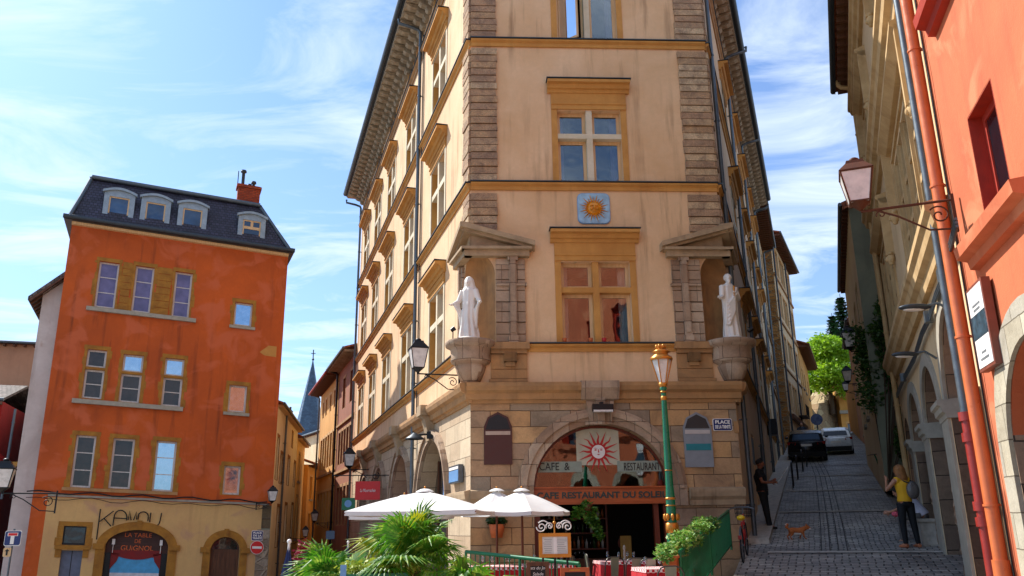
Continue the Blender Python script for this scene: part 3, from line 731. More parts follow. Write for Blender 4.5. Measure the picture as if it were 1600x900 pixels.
# side windows
def side_window(fr, c, z0, z1, hood_=True):
    u0, u1 = c-LWD, c+LWD; w_ = MB().box(fr, u0, u1, z0-.0, z0+.05, -.53, -.0).build('window', M['white_stone'], corner)
    zt = z0+(z1-z0)*.62
    m = MB(); m.box(fr, c-.09, c+.09, z0+.05, z1, -.44, -.0); m.box(fr, u0, c-.09, zt-.09, zt+.09, -.26, -.003); m.box(fr, c+.09, u1, zt-.09, zt+.09, -.26, -.003)
    m.box(fr, u0-.14, u0, z0, z1+.14, -.01, .025); m.box(fr, u1, u1+.14, z0, z1+.14, -.01, .025); m.box(fr, u0, u1, z1, z1+.14, -.01, .025)
    m.build('stone_cross', M['white_stone'], w_)
    m = MB(); pass
    for a, b in ((u0, c-.09), (c+.09, u1)):
        for y0, y1 in ((z0+.05, zt-.09), (zt+.09, z1)):
            m.box(fr, a, a+.08, y0, y1, -.49, -.44); m.box(fr, b-.08, b, y0, y1, -.49, -.44); m.box(fr, a+.08, b-.08, y0, y0+.08, -.49, -.44); m.box(fr, a+.08, b-.08, y1-.08, y1, -.49, -.44)
    m.build('casement', M['frame_brown'], w_)
    MB().box(fr, u0, u1, z0, z1, -.50, -.485).build('pane', M['glass_side'], w_)
    m = MB(); [m.box(fr, a, b, z0+.05, z1, -.48, -.005) for a, b in ((u0+.001, u0+.03), (u1-.03, u1-.001))]; m.build('jamb_lining', M['ochre_stone'], w_)
    if hood_: hood(fr, u0, u1, z1+.02, w_, .45, .34)
for fr, cs in ((LF, LC), (RF, RC)):
    for c in cs:
        for a, b in lev: side_window(fr, c, a, b)
        w_ = MB().box(fr, c-.85, c+.85, 18.55, 18.6, -.3, .06).build('window', M['ochre_stone'], corner)
        MB().box(fr, c-.85, c+.85, 18.6, 19.6, -.3, -.28).build('pane', M['glass_dark'], w_)
        m = MB(); m.box(fr, c-.07, c+.07, 18.6, 19.6, -.25, .0); m.box(fr, c-.99, c-.85, 18.55, 19.7, -.01, .04); m.box(fr, c+.85, c+.99, 18.55, 19.7, -.01, .04); m.build('stone_cross', M['ochre_stone'], w_)
        m = MB(); [m.box(fr, a, a+.07, 18.6, 19.6, -.28, -.2) for a in (c-.85, c-.14, c+.07, c+.78)]; m.build('casement', M['frame_brown'], w_)
# drainpipes
def pipe(fr, u, z0, z1, parent, r=.06, d=.13, mat='zinc', neck=None, name='drainpipe', cl=2.1):
    pts = [fr.W(u, d, z0), fr.W(u, d, z1)]
    if neck: pts += [fr.W(u, d+.05, z1+.12), fr.W(u, d+.3, z1+.2), fr.W(u, neck, z1+.28), fr.W(u, neck, z1+.45)]
    m = MB(); m.tube(pts, r, 10); p = m.build(name, M[mat], parent)
    m = MB(); z = z0+.8
    while z < z1: m.tube([fr.W(u, d, z-.025), fr.W(u, d, z+.025)], r*1.25, 10); m.box(fr, u-.015, u+.015, z-.015, z+.015, 0, d); z += cl
    m.build('pipe_clip', M[mat], p)
pipe(LF, 7.05, -1, 19.2, corner, neck=.95); pipe(LF, 24.75, -1.2, 19.0, corner, neck=.95)
m = MB(); m.tube([LF.W(6.8, .06, 4.9), LF.W(6.8, .06, 19)], .02, 6); m.build('cable', M['iron'], corner)
for u in (.75, 8.9, 17.2, 26.6): pipe(RF, u, 1.2, 19.1, corner, neck=.95 if u > 1 else None)
# pilaster niches with pediments at both corners
def niche(fa_, fb_, sa, mirror):
    """fa_: frame of the front with u measured from the corner by sa(u)"""
    par = MB()
    o = fa_.W(sa(0), 0, 0)
    # concave shell between the two walls
    da = fa_.d*(1 if sa(1) > sa(0) else -1); db = fb_.d
    a0 = math.atan2(da.y, da.x); a1 = math.atan2(db.y, db.x)
    dl = (a1-a0+math.pi) % (2*math.pi)-math.pi
    n = 14; prof = [(NR, NZ0), (NR, NZS)]+[(NR*math.cos(math.pi/2*i/8), NZS+NR*math.sin(math.pi/2*i/8)) for i in range(1, 9)]
    par.lathe(V((o.x, o.y, 0)), prof, n, math.degrees(a0), math.degrees(a0+dl))
    ni = par.build('niche', M['moulding'], corner)
    m = MB(); fl = [(0, NZ0)]+[(NR, NZ0)]; m.lathe(V((o.x, o.y, 0)), [(0, NZ0+.003), (NR, NZ0+.003)], n, math.degrees(a0), math.degrees(a0+dl)); m.build('niche_floor', M['grey_moulding'], ni)
    # front-side pilaster group: stacked drum blocks and pilaster
    f = fa_; 
    def B(mb, u0, u1, z0, z1, d): mb.box(f, *sorted((sa(u0), sa(u1))), z0, z1, -.01, d)
    m = MB(); z = 5.95; hs = [.22, .3, .28, .26, .3, .28, .26, .3]
    for i, h in enumerate(hs):
        B(m, NR+.02, .62+.36, z+.012, z+h-.012, .07); B(m, 1.16, 1.38, z+.012, z+h-.012, .07); z += h
    ztop = z
    B(m, .98, 1.16, 6.12, ztop, .14); B(m, 1.01, 1.13, 6.2, ztop-.05, .165); B(m, .95, 1.19, 5.95, 6.12, .17); B(m, .94, 1.20, ztop-.06, ztop+.06, .17)
    B(m, .66, 1.42, 7.42, 7.5, .13)
    m.build('pilaster', M['arch_stone'], ni)
    # entablature and raking pediment wrapping the corner
    m = MB(); e0, e1 = ztop+.04, ztop+.2
    for fr_, s_, ln in ((fa_, sa, 1.5), (fb_, lambda u: u, 1.15)):
        def BB(u0, u1, z0, z1, d, mb=m): mb.box(fr_, *sorted((s_(u0), s_(u1))), z0, z1, -.01, d)
        BB(-.16, ln, e0, e1, .2); BB(-.22, ln+.06, e1, e1+.07, .3)
        ap = e1+.1+.62; base = e1+.07
        for (k0, k1, d0, d1) in ((0, .13, -.01, .34), (.13, .2, -.01, .22)):
            q = [(s_(-.24), ap-k0), (s_(ln+.14), base+.14-k0), (s_(ln+.14), base+.14-k1), (s_(-.24), ap-k1)]
            m.prism(fr_, q, d0, d1)
        q = [(s_(0), ap-.2), (s_(ln), base), (s_(0), base)]; m.prism(fr_, q, -.01, .03)
    m.build('pediment', M['grey_moulding'], ni)
    # corbelled semicircular bracket under the statue
    m = MB(); cc = V((o.x, o.y, 0))
    m.lathe(cc, [(0, 5.98), (.62, 5.98), (.64, 5.94), (.62, 5.85), (.52, 5.80), (.5, 5.76), (.48, 5.6), (.5, 5.5), (.47, 5.44), (.36, 5.38), (.38, 5.34), (.34, 5.2), (.24, 4.98), (.14, 4.92), (.14, 4.8), (.1, 4.74), (0, 4.72)], 28)
    br = m.build('bracket', M['arch_stone'], ni)
    m = MB()
    B(m, .5, 1.46, 5.78, 5.95, .2); B(m, .5, 1.4, 5.68, 5.78, .12); B(m, .5, 1.4, 5.3, 5.66, .05); B(m, .5, 1.4, 5.06, 5.28, .045); B(m, .45, 1.4, 4.97, 5.04, .1)
    for k in range(3): B(m, .82+.0*k, 1.14-.0*k, 5.46-.07*k*0+.0, 5.68, .17)
    B(m, .86, 1.10, 5.36, 5.46, .12)
    m.build('entablature', M['moulding'], ni)
    # shaded side pilaster on the street face
    m = MB(); f2 = fb_; z = 5.95
    for h in hs: m.box(f2, NR+.02, .95, z+.012, z+h-.012, -.01, .07); z += h
    m.box(f2, .74, .86, 6.1, ztop, 0, .14); m.build('pilaster', M['arch_stone'], ni)
    return ni
niche(FR, LF, lambda u: u, False)
niche(FR, RF, lambda u: FW-u, True)
# cast keystones/consoles over the side arches and their bands
m = MB()
for a, b, zs, rz in LA:
    m.prism(LF, archband(a, b, zs, .3, rz, 20, .3), -.01, .09); m.prism(LF, archband(a-.2, b+.2, zs, .08, rz+.2, 20, .08), -.01, .15)
m.build('arch_moulding', M['white_marble'] if False else M['arch_stone'], corner)
for a, b, zs, rz in LA:
    c = (a+b)/2; m = MB(); m.profile(LF, [(-.01, 3.98), (.16, 3.98), (.2, 4.2), (.3, 4.6), (.42, 4.72), (.42, 4.95), (-.01, 5.02)], c-.22, c+.22); m.box(LF, c-.3, c+.3, 4.7, 4.99, 0, .44)
    m.build('keystone', M['grey_moulding'], corner)
# rooms behind the left arches: brown jamb, red doors, glazed front
for i, (a, b, zs, rz) in enumerate(LA):
    sf = MB().box(LF, a-.3, b+.3, -1.15, 4.4, -.56, -.5).build('shopfront', [M['shop_glass2'] if False else M['glass_dark'], M['coral_dark'], M['coral_dark'], M['glass_dark']][i], corner)
    if i == 0:
        m = MB(); m.box(LF, a, b, 1.9, 1.96, -.5, -.44); [m.box(LF, u, u+.06, -1, 4.2, -.5, -.45) for u in (a+.7, (a+b)/2, b-.75)]; m.build('glazing_bar', M['frame_brown'], sf)
        m = MB().box(LF, a+.1, b-1.4, 2.0, 3.0, -.48, -.47).build('glass_band', M['enamel_blue2'], sf)
# red curtains/doors inside arches 2, 3
for i in (1, 2):
    a, b, zs, rz = LA[i]; MB().box(LF, a+.1, a+1.3, -1, 4.1, -.5, -.2).build('red_door', M['red_paint'], corner)
# ---------------------------------------------------------------- generic old house
def simple_window(fr, u0, z0, u1, z1, parent, frame='frame_white', pane='glass', sur='left_stone', sw=.1, bars=1, split=False, sill=True, rev=.2, fw=.05, surd=.012, lintel=True, hard=None, pane2=None):
    w_ = MB(); w_.box(fr, u0, u1, z0, z0+.03, -rev, -.005); w_ = w_.build('window', M[sur], parent)
    if split:
        zs = z0+(z1-z0)*split; MB().box(fr, u0, u1, zs-.05, zs+.05, -rev, -.01).build('transom', M[sur], w_); rs = [(z0+.03, zs-.05, bars), (zs+.05, z1, 0)]; pane2 = pane2 or pane
    else: rs = [(z0+.03, z1, bars)]
    for q_, (a, b, n) in enumerate(rs): casement(fr, u0, a, u1, b, -rev+.06, w_, M[frame], M[pane2 if q_ else pane], bars=n, fw=fw)
    MB().box(fr, u0-.02, u1+.02, z0-.02, z1+.02, -rev-.35, -rev-.3).build('interior', M['interior'], w_)
    if sur and sw:
        m = MB(); pts = []
        # irregular quoined surround
        z = z0
        while z < z1-.01:
            h = min(random.uniform(.22, .4), z1-z); e = random.choice((0, .04, .09)); e2 = random.choice((0, .04, .09))
            m.box(fr, u0-sw-e, u0, z+.002, z+h-.002, -.01, surd); m.box(fr, u1, u1+sw+e2, z+.002, z+h-.002, -.01, surd); z += h
        m.build('jamb', M[sur], w_)
        if lintel: MB().box(fr, u0-sw-.03, u1+sw+.03, z1+.001, z1+.16, -.01, surd+.004).build('lintel', M[sur], w_)
    if sill: MB().box(fr, u0-sw-.06, u1+sw+.06, z0-.12, z0-.001, -.01, .09).build('sill', M['white_marble'] if sill is True else M[sill], w_)
    return w_
def house(name, label, fr, W, zb, zt, dep, wall, wins=(), wkw=None, oh=.35, roof='rooftile', pitch=.3, eave='frame_brown', strings=(), group=None, floor=None, holes=(), ends=None, gutter='zinc', cat='house', u0=0):
    r = thing(name, fr.W(u0+W/2, -.5, zb), label, cat, group)
    hs = [rectp(a, b, c, d) for a, b, c, d in wins]
    outer = [(u0, zb), (u0+W, zb), (u0+W, zt), (u0, zt)]
    MB().wall(fr, outer, hs+list(holes), .22).build('wall', M[wall], r)
    m = MB()
    for u in (u0, u0+W):
        k = fr.ks; m.add([fr.W(u, 0, zb), fr.W(u, -dep, zb), fr.W(u, -dep, zt), fr.W(u, 0, zt)], [(0, 1, 2, 3)], Frame(fr.W(u, 0, 0), fr.az+90, 1))
    m.add([fr.W(u0, -dep, zb), fr.W(u0+W, -dep, zb), fr.W(u0+W, -dep, zt), fr.W(u0, -dep, zt)], [(0, 1, 2, 3)], fr)
    m.build('side_wall', M[ends or wall], r)
    for a in wins: simple_window(fr, *a, r, **(wkw or {}))
    if roof:
        m = MB(); e = .12
        prof = [(oh, zt), (oh, zt+.1), (-dep/2, zt+.1+pitch*(dep/2+oh)), (-dep-oh, zt+.1), (-dep-oh, zt), (-dep/2, zt+pitch*(dep/2+oh))]
        m.profile(fr, prof[:3]+[prof[5]]+[prof[0]], u0-e, u0+W+e); m.profile(fr, [prof[3], prof[4], prof[5], prof[2], prof[3]], u0-e, u0+W+e)
        rf = m.build('roof', M[roof], r)
        m = MB(); m.tube([fr.W(u0-e, oh+.05, zt+.03), fr.W(u0+W+e, oh+.05, zt+.03)], .07, 8); m.build('gutter', M[gutter], rf)
        m = MB(); u = u0+.1
        while u < u0+W: m.box(fr, u, u+.09, zt-.13, zt-.002, -.01, oh-.02); u += .42
        m.build('rafters', M[eave], rf)
    for z in strings:
        MB().box(fr, u0-.01, u0+W+.01, z-.08, z+.06, -.01, .1).build('string_course', M['moulding'], r)
    return r
def chimney(fr, u, d, z0, z1, parent, w=.9, t=.5, pots=3, mat='brick', pot='terracotta'):
    c = MB().box(fr, u, u+w, z0, z1, d-t, d).build('chimney', M[mat], parent)
    MB().box(fr, u-.06, u+w+.06, z1-.16, z1-.04, d-t-.06, d+.06).build('chimney_band', M[mat], c)
    for i in range(pots):
        p = fr.W(u+w*(i+.5)/pots, d-t/2, z1); MB().lathe(p, [(.1, 0), (.08, .35), (.11, .37), (.1, .42), (.06, .42)], 10).build('chimney_pot', M[pot], c)
    return c

# ---------------------------------------------------------------- orange house on the left
WL, WRt = -8.42, .18
HZ = 13.28
oh_ = thing('orange_house', LH.W(-4, -.5, -1.2), 'orange rendered four storey house with a slate mansard roof and a cream ground floor', 'house')
tall = [LH.rect(151, 409, 183, 482), LH.rect(208.5, 416, 238, 489), LH.rect(271, 425, 298, 497)]
mids = [LH.rect(132, 546, 163, 624), LH.rect(189, 554, 221, 630), LH.rect(255, 560, 285, 636)]
lows = [LH.rect(114, 680, 146, 763), LH.rect(173, 685, 207, 765), LH.rect(241, 689, 273, 769)]
smalls = [LH.rect(366, 473, 394, 510), LH.rect(357, 602, 385, 645), LH.rect(349, 728, 375, 774)]
zband = LH.at(240, 783)[1]
wins = tall+mids+lows+smalls
b1 = LH.rect(163, 828, 262, 900); b2 = LH.rect(328, 839, 374, 900); b3 = LH.rect(98, 822, 134, 853)
bigarch = archp(b1[0], b1[2], -1.3, b1[3]-.62, .62, 18); smallarch = archp(b2[0], b2[2], -1.3, b2[3]-.5, .5, 16)
m = MB(); m.wall(LH, rectp(WL, zband, WRt, HZ), [rectp(*a) for a in wins], .24); m.build('upper_wall', M['orange_wall'], oh_)
bd = LH.rect(93, 860, 127, 900); bd = (bd[0], -1.3, bd[2], bd[3])
m = MB(); m.wall(LH, rectp(WL+.5, -1.6, WRt-.35, zband), [bigarch, smallarch, rectp(*b3), rectp(*bd)], .3); m.build('ground_wall', M['cream_wall'], oh_)
MB().box(LH, WL, WL+.5, -1.6, zband, -.1, .0).build('corner_strip', M['orange_wall'], oh_)
MB().box(LH, WRt-.35, WRt, -1.6, zband, -.1, .0).build('corner_strip', M['olive_wall'], oh_)
m = MB(); 
for u in (WL, WRt): m.add([LH.W(u, 0, -1.6), LH.W(u, -9, -1.6), LH.W(u, -9, HZ), LH.W(u, 0, HZ)], [(0, 1, 2, 3)], Frame(LH.W(u, 0, 0), LH.az+90, 1))
m.add([LH.W(WL, -9, -1.6), LH.W(WRt, -9, -1.6), LH.W(WRt, -9, HZ), LH.W(WL, -9, HZ)], [(0, 1, 2, 3)], LH); m.build('side_wall', M['orange_wall'], oh_)
for a in tall:
    simple_window(LH, *a, oh_, frame='frame_white', pane='mauve_pane', bars=2, sill=False, sw=.08, fw=.07)
u0_, z0_ = tall[0][0]-.2, tall[0][1]
MB().box(LH, tall[0][0]-.25, tall[2][2]+.3, tall[1][1]-.16, tall[1][1]-.002, -.01, .14).build('sill', M['white_marble'], oh_)
m = MB()
for a, b in ((tall[0], tall[1]), (tall[1], tall[2])):
    z = a[1]+.02
    while z < b[3]+.0: m.box(LH, a[2]+.14, b[0]-.14, z, z+.27, -.01, .02+random.uniform(0, .015)); z += .29
m.build('stone_pier', M['left_stone'], oh_)
for a, pn_ in zip(mids, ('dark_pane', 'glass', 'glass')): simple_window(LH, *a, oh_, frame='frame_white', pane='dark_pane', bars=1, split=.62, sill=False, sw=.1, fw=.075, pane2='mirror_pane' if pn_ == 'glass' else None)
MB().box(LH, mids[0][0]-.3, mids[2][2]+.12, mids[1][1]-.17, mids[1][1]-.002, -.01, .16).build('sill', M['white_marble'], oh_)
for a, pn_ in zip(lows, ('dark_pane', 'dark_pane', 'mirror_pane')): simple_window(LH, *a, oh_, frame='frame_white', pane=pn_, bars=2, sill=False, sw=.12, fw=.075)
MB().box(LH, lows[0][0]-.25, lows[2][2]+.2, lows[1][1]-.12, lows[1][1]-.002, -.01, .08).build('sill', M['moulding'], oh_)
for i, a in enumerate(smalls): simple_window(LH, *a, oh_, frame='frame_white', pane='mirror_pane', bars=0, sill=(i != 2), sw=.1, fw=.07)
# net curtains and a lamp seen in two windows
for a in (mids[0], mids[1], lows[0], lows[1], tall[0], tall[1], tall[2]):
    pass
# eave, mansard, dormers
m = MB(); m.profile(LH, [(0, HZ-.12), (.12, HZ-.1), (.16, HZ), (-.0, HZ)], WL, WRt); m.build('cornice', M['frame_cream'], oh_)
m = MB(); m.box(LH, WL-.28, WRt+.2, HZ, HZ+.06, -9.2, .34); m.tube([LH.W(WL-.3, .4, HZ+.1), LH.W(WRt+.22, .4, HZ+.1)], .1, 8); m.build('gutter', M['zinc_dark'], oh_)
MT = HZ+2.35; ins = .95
lo = [LH.W(WL-.12, .2, HZ+.06), LH.W(WRt+.1, .2, HZ+.06), LH.W(WRt+.1, -9, HZ+.06), LH.W(WL-.12, -9, HZ+.06)]
hi = [LH.W(WL+.42, -.75, MT), LH.W(WRt-1.3, -.75, MT), LH.W(WRt-1.3, -8.2, MT), LH.W(WL+.42, -8.2, MT)]
m = MB(); m.add(lo+hi, [(0, 1, 5, 4), (1, 2, 6, 5), (2, 3, 7, 6), (3, 0, 4, 7)], LH); man = m.build('mansard_roof', M['slate'], oh_)
m = MB(); apx = LH.W(-4.4, -4.4, MT+.9); hh = [p+(p-LH.W(-4.4, -4.4, MT)).normalized()*.14 for p in hi]; m.add(hh+[apx], [(0, 1, 4), (1, 2, 4), (2, 3, 4), (3, 0, 4)], LH); m.build('upper_roof', M['rooftile_grey'], man)
m = MB()
for a, b in ((lo[0], hi[0]), (lo[1], hi[1])): m.tube([a, a.lerp(b, .12)+LH.n*.05, a.lerp(b, .5)+V((0, 0, .0)), b], .09, 6)
m.build('hip_flashing', M['zinc'], man); m = MB(); m.tube([hi[0]+LH.n*.1, hi[1]+LH.n*.1], .1, 8); m.build('ridge_gutter', M['zinc'], man)
def dormer(x0, y0, x1, y1, split=False):
    a = LH.rect(x0, y0, x1, y1, -.15); u0, z0, u1, z1 = a; d = -.02
    z0 = HZ+.18-0*LH.ks; zt = z1-.14; c = (u0+u1)/2; ww = (u1-u0)
    n = 10; top = [(u0+ww*i/n, zt-.02+.16*math.sin(math.pi*i/n)) for i in range(n+1)]
    win = (u0+.2, z0+.22, u1-.2, zt-.22)
    m = MB(); m.prism(LH, [(u1, z0), (u0, z0)]+top, d-1.3, d, [rectp(*win)]); dm = m.build('dormer', M['zinc_pale'], man)
    m = MB(); tp = [(u0-.07+(ww+.14)*i/n, zt+.0+.17*math.sin(math.pi*i/n)) for i in range(n+1)]; m.prism(LH, tp+[(x, z-.1) for x, z in reversed(tp)], d-.2, d+.1); m.box(LH, u0-.05, u1+.05, z0-.03, z0+.1, d-.1, d+.12); m.build('dormer_hood', M['zinc_pale'], dm)
    if split:
        zz = win[1]+(win[3]-win[1])*.62
        casement(LH, win[0], win[1], win[2], zz, d-.03, dm, M['frame_cream'], M['glass']); casement(LH, win[0], zz, (win[0]+win[2])/2, win[3], d-.03, dm, M['frame_cream'], M['glass']); casement(LH, (win[0]+win[2])/2, zz, win[2], win[3], d-.03, dm, M['frame_cream'], M['glass'])
    else: casement(LH, *win, d-.03, dm, M['frame_cream'], M['glass'])
for a in ((161, 297, 210, 353), (219, 306, 266, 362), (277, 316, 323, 372)): dormer(*a)
dormer(371, 334, 414, 388, True)
cu = LH.at(369, 322, -1.6); ch = chimney(LH, cu[0], -1.3, MT-.6, LH.at(385, 292, -1.6)[1], oh_, w=.98, t=.55, pots=0)
for (px, y0, y1, r) in ((379, 292, 266, .09), (390, 293, 288, .07), (396, 293, 284, .08)):
    a = LH.at(px, y0, -1.6); b = LH.at(px, y1, -1.6); MB().lathe(LH.W(a[0], -1.6, a[1]), [(r*.8, -.1), (r*.8, b[1]-a[1]-.12), (r*1.5, b[1]-a[1]-.1), (r*1.5, b[1]-a[1]-.04), (r*.9, b[1]-a[1]-.02), (r*1.3, b[1]-a[1]), (0, b[1]-a[1]+.03)], 12).build('chimney_pot', M['zinc_dark'], ch)
m = MB(); a = LH.at(371, 292, -1.6); m.tube([LH.W(a[0], -1.6, a[1]-.1), LH.W(a[0], -1.6, a[1]+.8)], .02, 6); m.build('aerial', M['iron'], ch)
# arches of the ground floor
def bandarch(b, rz, w, dz, nm='arch_surround', off=.05):
    zs = b[3]-rz; p = archband(b[0], b[2], zs, w, rz, 18, w*.95)
    m = MB(); m.prism(LH, p, -.02, off); m.box(LH, b[0]-w, b[0], -1.4, zs, -.02, off); m.box(LH, b[2], b[2]+w, -1.4, zs, -.02, off)
    m.box(LH, b[0]-w-.1, b[0]-.03, zs-.1, zs+.1, -.02, off+.06); m.box(LH, b[2]+.03, b[2]+w+.1, zs-.1, zs+.1, -.02, off+.06); m.box(LH, (b[0]+b[2])/2-.09, (b[0]+b[2])/2+.09, b[3]-.0, b[3]+w+.03, -.02, off+.03)
    return m.build(nm, M['left_stone'], oh_)
bandarch(b1, .62, .32, 0); bandarch(b2, .5, .28, 0)
# painted shop front: boards, curtains and sky
sfz = b1[3]-.62; sh = MB().box(LH, b1[0], b1[2], -1.4, b1[3], -.34, -.30).build('shop_door', wood('dark_board', '4a2416', '2e140c', .6, hor=True), oh_)
zc_ = b1[3]-.95; m = MB(); c = (b1[0]+b1[2])/2; hw = (b1[2]-b1[0])/2
m.box(LH, c-hw*.78, c+hw*.78, -1.4, zc_-.0, -.3, -.285); m.build('painted_sky', plain('painted_sky_blue', '4a9ccc', .7, bumpy=0), sh)
m = MB(); m.box(LH, c-hw*.78, c+hw*.78, -1.4, zc_-.62, -.285, -.281); m.build('painted_cloud', plain('painted_cloud', 'c8c8d0', .7, bumpy=0), sh)
m = MB(); m.prism(LH, [(c-hw*.78, -1.4), (c+hw*.78, -1.4), (c+hw*.78, zc_-.98), (c+hw*.3, zc_-.92), (c-hw*.2, zc_-1.0), (c-hw*.78, zc_-.95)], -.281, -.278); m.build('painted_field', plain('painted_field', '5fa070', .7, bumpy=0), sh)
m = MB(); n = 12; sw_ = [(c-hw*.8+hw*1.6*i/n, zc_+.06-.2*math.sin(math.pi*i/n)) for i in range(n+1)]
m.prism(LH, [(c+hw*.8, zc_+.2), (c-hw*.8, zc_+.2)]+sw_, -.279, -.262)
for sg in (-1, 1): m.prism(LH, [(c+sg*hw*.8, zc_+.12), (c+sg*hw*.52, zc_+.08), (c+sg*hw*.6, zc_-.2), (c+sg*hw*.8, zc_-.5)], -.279, -.262)
m.build('painted_curtain', M['red_paint'] if False else plain('painted_red_curtain', '7c1414', .7, bumpy=0), sh)
m = MB(); [m.box(LH, c+sg*hw*.9-.1, c+sg*hw*.9+.1, -1.4, zc_+.1, -.3, -.25) for sg in (-1, 1)]; m.build('dark_column', M['iron'], sh)
om = plain('orange_lettering', 'd86424', .6, bumpy=0)
text('LA TABLE', LH, c, b1[3]-.20, -.295, .22, om, sh, maxw=.95); text('DE', LH, c, b1[3]-.42, -.295, .2, om, sh, maxw=.22); text('GUiGNOL', LH, c, b1[3]-.68, -.295, .27, om, sh, maxw=1.15)
for sg in (-1, 1):
    m = MB(); m.box(LH, c+sg*hw*.76-.05, c+sg*hw*.76+.05, b1[3]-.55, b1[3]-.35, -.3, -.16); m.tube([LH.W(c+sg*hw*.76, -.2, b1[3]-.55), LH.W(c+sg*hw*.76, -.2, b1[3]-.85)], .012, 6); m.build('spotlight', M['white_paint'], sh)
# small arched door with fanlight
dz = b2[3]-.5; dr = MB().box(LH, b2[0], b2[2], -1.4, b2[3], -.28, -.22).build('arched_door', M['frame_brown'], oh_)
m = MB(); cc = (b2[0]+b2[2])/2; hw = (b2[2]-b2[0])/2
for sg in (-1, 1):
    for z0, z1 in ((-1.2, -.2), (-.05, dz-.16)): m.box(LH, cc+sg*hw*.5-hw*.3, cc+sg*hw*.5+hw*.3, z0, z1, -.23, -.2)
m.box(LH, cc-.03, cc+.03, -1.4, dz, -.23, -.19); m.build('door_panel', M['frame_brown'], dr)
MB().prism(LH, archp(b2[0]+.08, b2[2]-.08, dz+.03, dz+.05, .4, 14), -.215, -.21).build('fanlight', M['glass_dark'], dr)
# small window with the blue door below
simple_window(LH, *b3, oh_, frame='iron', pane='glass_dark', bars=0, sill='left_stone', sw=.16, rev=.15)
dd = MB().box(LH, bd[0], bd[2], bd[1], bd[3], -.22, -.16).build('blue_door', plain('grey_blue_door_paint', '5c6478', .5), oh_)
m = MB(); m.box(LH, (bd[0]+bd[2])/2-.012, (bd[0]+bd[2])/2+.012, bd[1], bd[3], -.165, -.15); m.build('door_seam', M['iron'], dd)
m = MB(); [m.box(LH, a-.1, a+.1, bd[3]-.25, bd[3]+.12, -.01, .03) for a in (bd[0]-.1, bd[2]+.1)]; m.build('door_stone', M['left_stone'], oh_)
# exposed stone at the right corner, dark band with cables
MB().box(LH, WRt-.5, WRt-.02, -1.4, 1.55, -.01, .02).build('exposed_stone', rubble('pale_rubble', ['b0a08c', '8c7864', 'c4b49c'], '9c8a74', 2.5), oh_)
MB().box(LH, WRt-.36, WRt-.02, 1.6, 2.5, -.01, .015).build('stained_stone', M['old_wall'], oh_)
m = MB(); m.box(LH, WL+.5, WRt-.1, zband+.02, zband+.10, -.01, .05); m.build('conduit', M['white_marble'], oh_)
m = MB(); pts = [LH.W(WL-.2+ (WRt-WL)*i/24, .1, zband+.16+.05*math.sin(i*1.3)) for i in range(25)]; m.tube(pts, .028, 6); m.tube([p+V((0, 0, -.22-.03*math.sin(i*.9))) for i, p in enumerate(pts)], .012, 5); m.build('cable', M['iron'], oh_)
# ochre repair patch near the right edge
a = LH.rect(406, 540, 432, 556); m = MB(); m.prism(LH, [(a[0], a[1]+.12), (a[0]+.2, a[1]), (a[2], a[1]-.02), (a[2], a[3]), (a[0]+.35, a[3]), (a[0]+.1, a[1]+.22)], .0, .006); m.build('plaster_patch', M['ochre_stone'], oh_)
# KAMOU: black rods
def rods(specs, fr, d, r, parent, mat, name='letter'):
    for pts in specs: MB().tube([fr.W(*(lambda q: (q[0], d, q[1]))(fr.at(x, y))) for x, y in pts], r, 6).build(name, mat, parent)
kam = thing('shop_lettering', LH.W(-5, .1, 1.8), 'black rod lettering reading KAMOU above the painted arch', 'sign')
def Z(x, y): return (130+x*160/1108, 770+y*130/900)
def arc_px(cx, cy, rx, ry, a0, a1, n=10): return [Z(cx+rx*math.cos(R(a0+(a1-a0)*i/n)), cy-ry*math.sin(R(a0+(a1-a0)*i/n))) for i in range(n+1)]
let = [[[Z(188, 175), Z(145, 505)], [Z(330, 198), Z(178, 312)], [Z(225, 275), Z(302, 362)]],
       [[Z(322, 355), Z(335, 260)]+arc_px(405, 262, 68, 72, 180, 0)+[Z(470, 300)], [Z(335, 272), Z(470, 280)]],
       [[Z(487, 295), Z(503, 198), Z(518, 296)], [Z(545, 296), Z(578, 205), Z(577, 290)]],
       [[Z(592, 290), Z(598, 250)]+arc_px(650, 255, 55, 48, 180, 0)+[Z(700, 305)]],
       [[Z(732, 215), Z(718, 320)], [Z(848, 218), Z(832, 300), Z(820, 335), Z(805, 348)]]]
for l in let:
    m = MB()
    for pts in l: m.tube([LH.W(LH.at(*p)[0], .08, LH.at(*p)[1]) for p in pts], .022, 6)
    m.build('letter', M['iron'], kam)
# ---------------------------------------------------------------- neighbours on the far left
WHt = Frame(LH.W(WL-.02, -.7, 0), 67, 1)
wh = thing('white_house', WHt.W(-.4, -1, -1.6), 'narrow dirty white house squeezed against the left side of the orange house', 'house')
wz = WHt.at(98, 432)[1]; we = WHt.at(68, 466)
MB().prism(WHt, [(-.72, -1.8), (.6, -1.8), (.6, wz+.4), (0, wz), (-.72, wz-.75)], -7, 0).build('wall', M['white_wall'], wh)
m = MB(); m.prism(WHt, [(-1.15, wz-1.2), (.7, wz+.62), (.7, wz+.8), (-1.15, wz-1.06)], -7, .5); wr_ = m.build('roof', M['rooftile_grey'], wh)
m = MB(); [m.prism(WHt, [(-1.1, wz-1.26), (.5, wz+.34), (.5, wz+.42), (-1.1, wz-1.17)], -.1-k*.5, .0-k*.5) for k in range(-1, 6)]; m.build('rafters', M['frame_brown'], wr_)
REDF = Frame(LH.W(WL-.6, -1.6, 0), 72, 1)
rz = REDF.at(30, 628)[1]
rw = [REDF.rect(12, 728, 20, 741)]
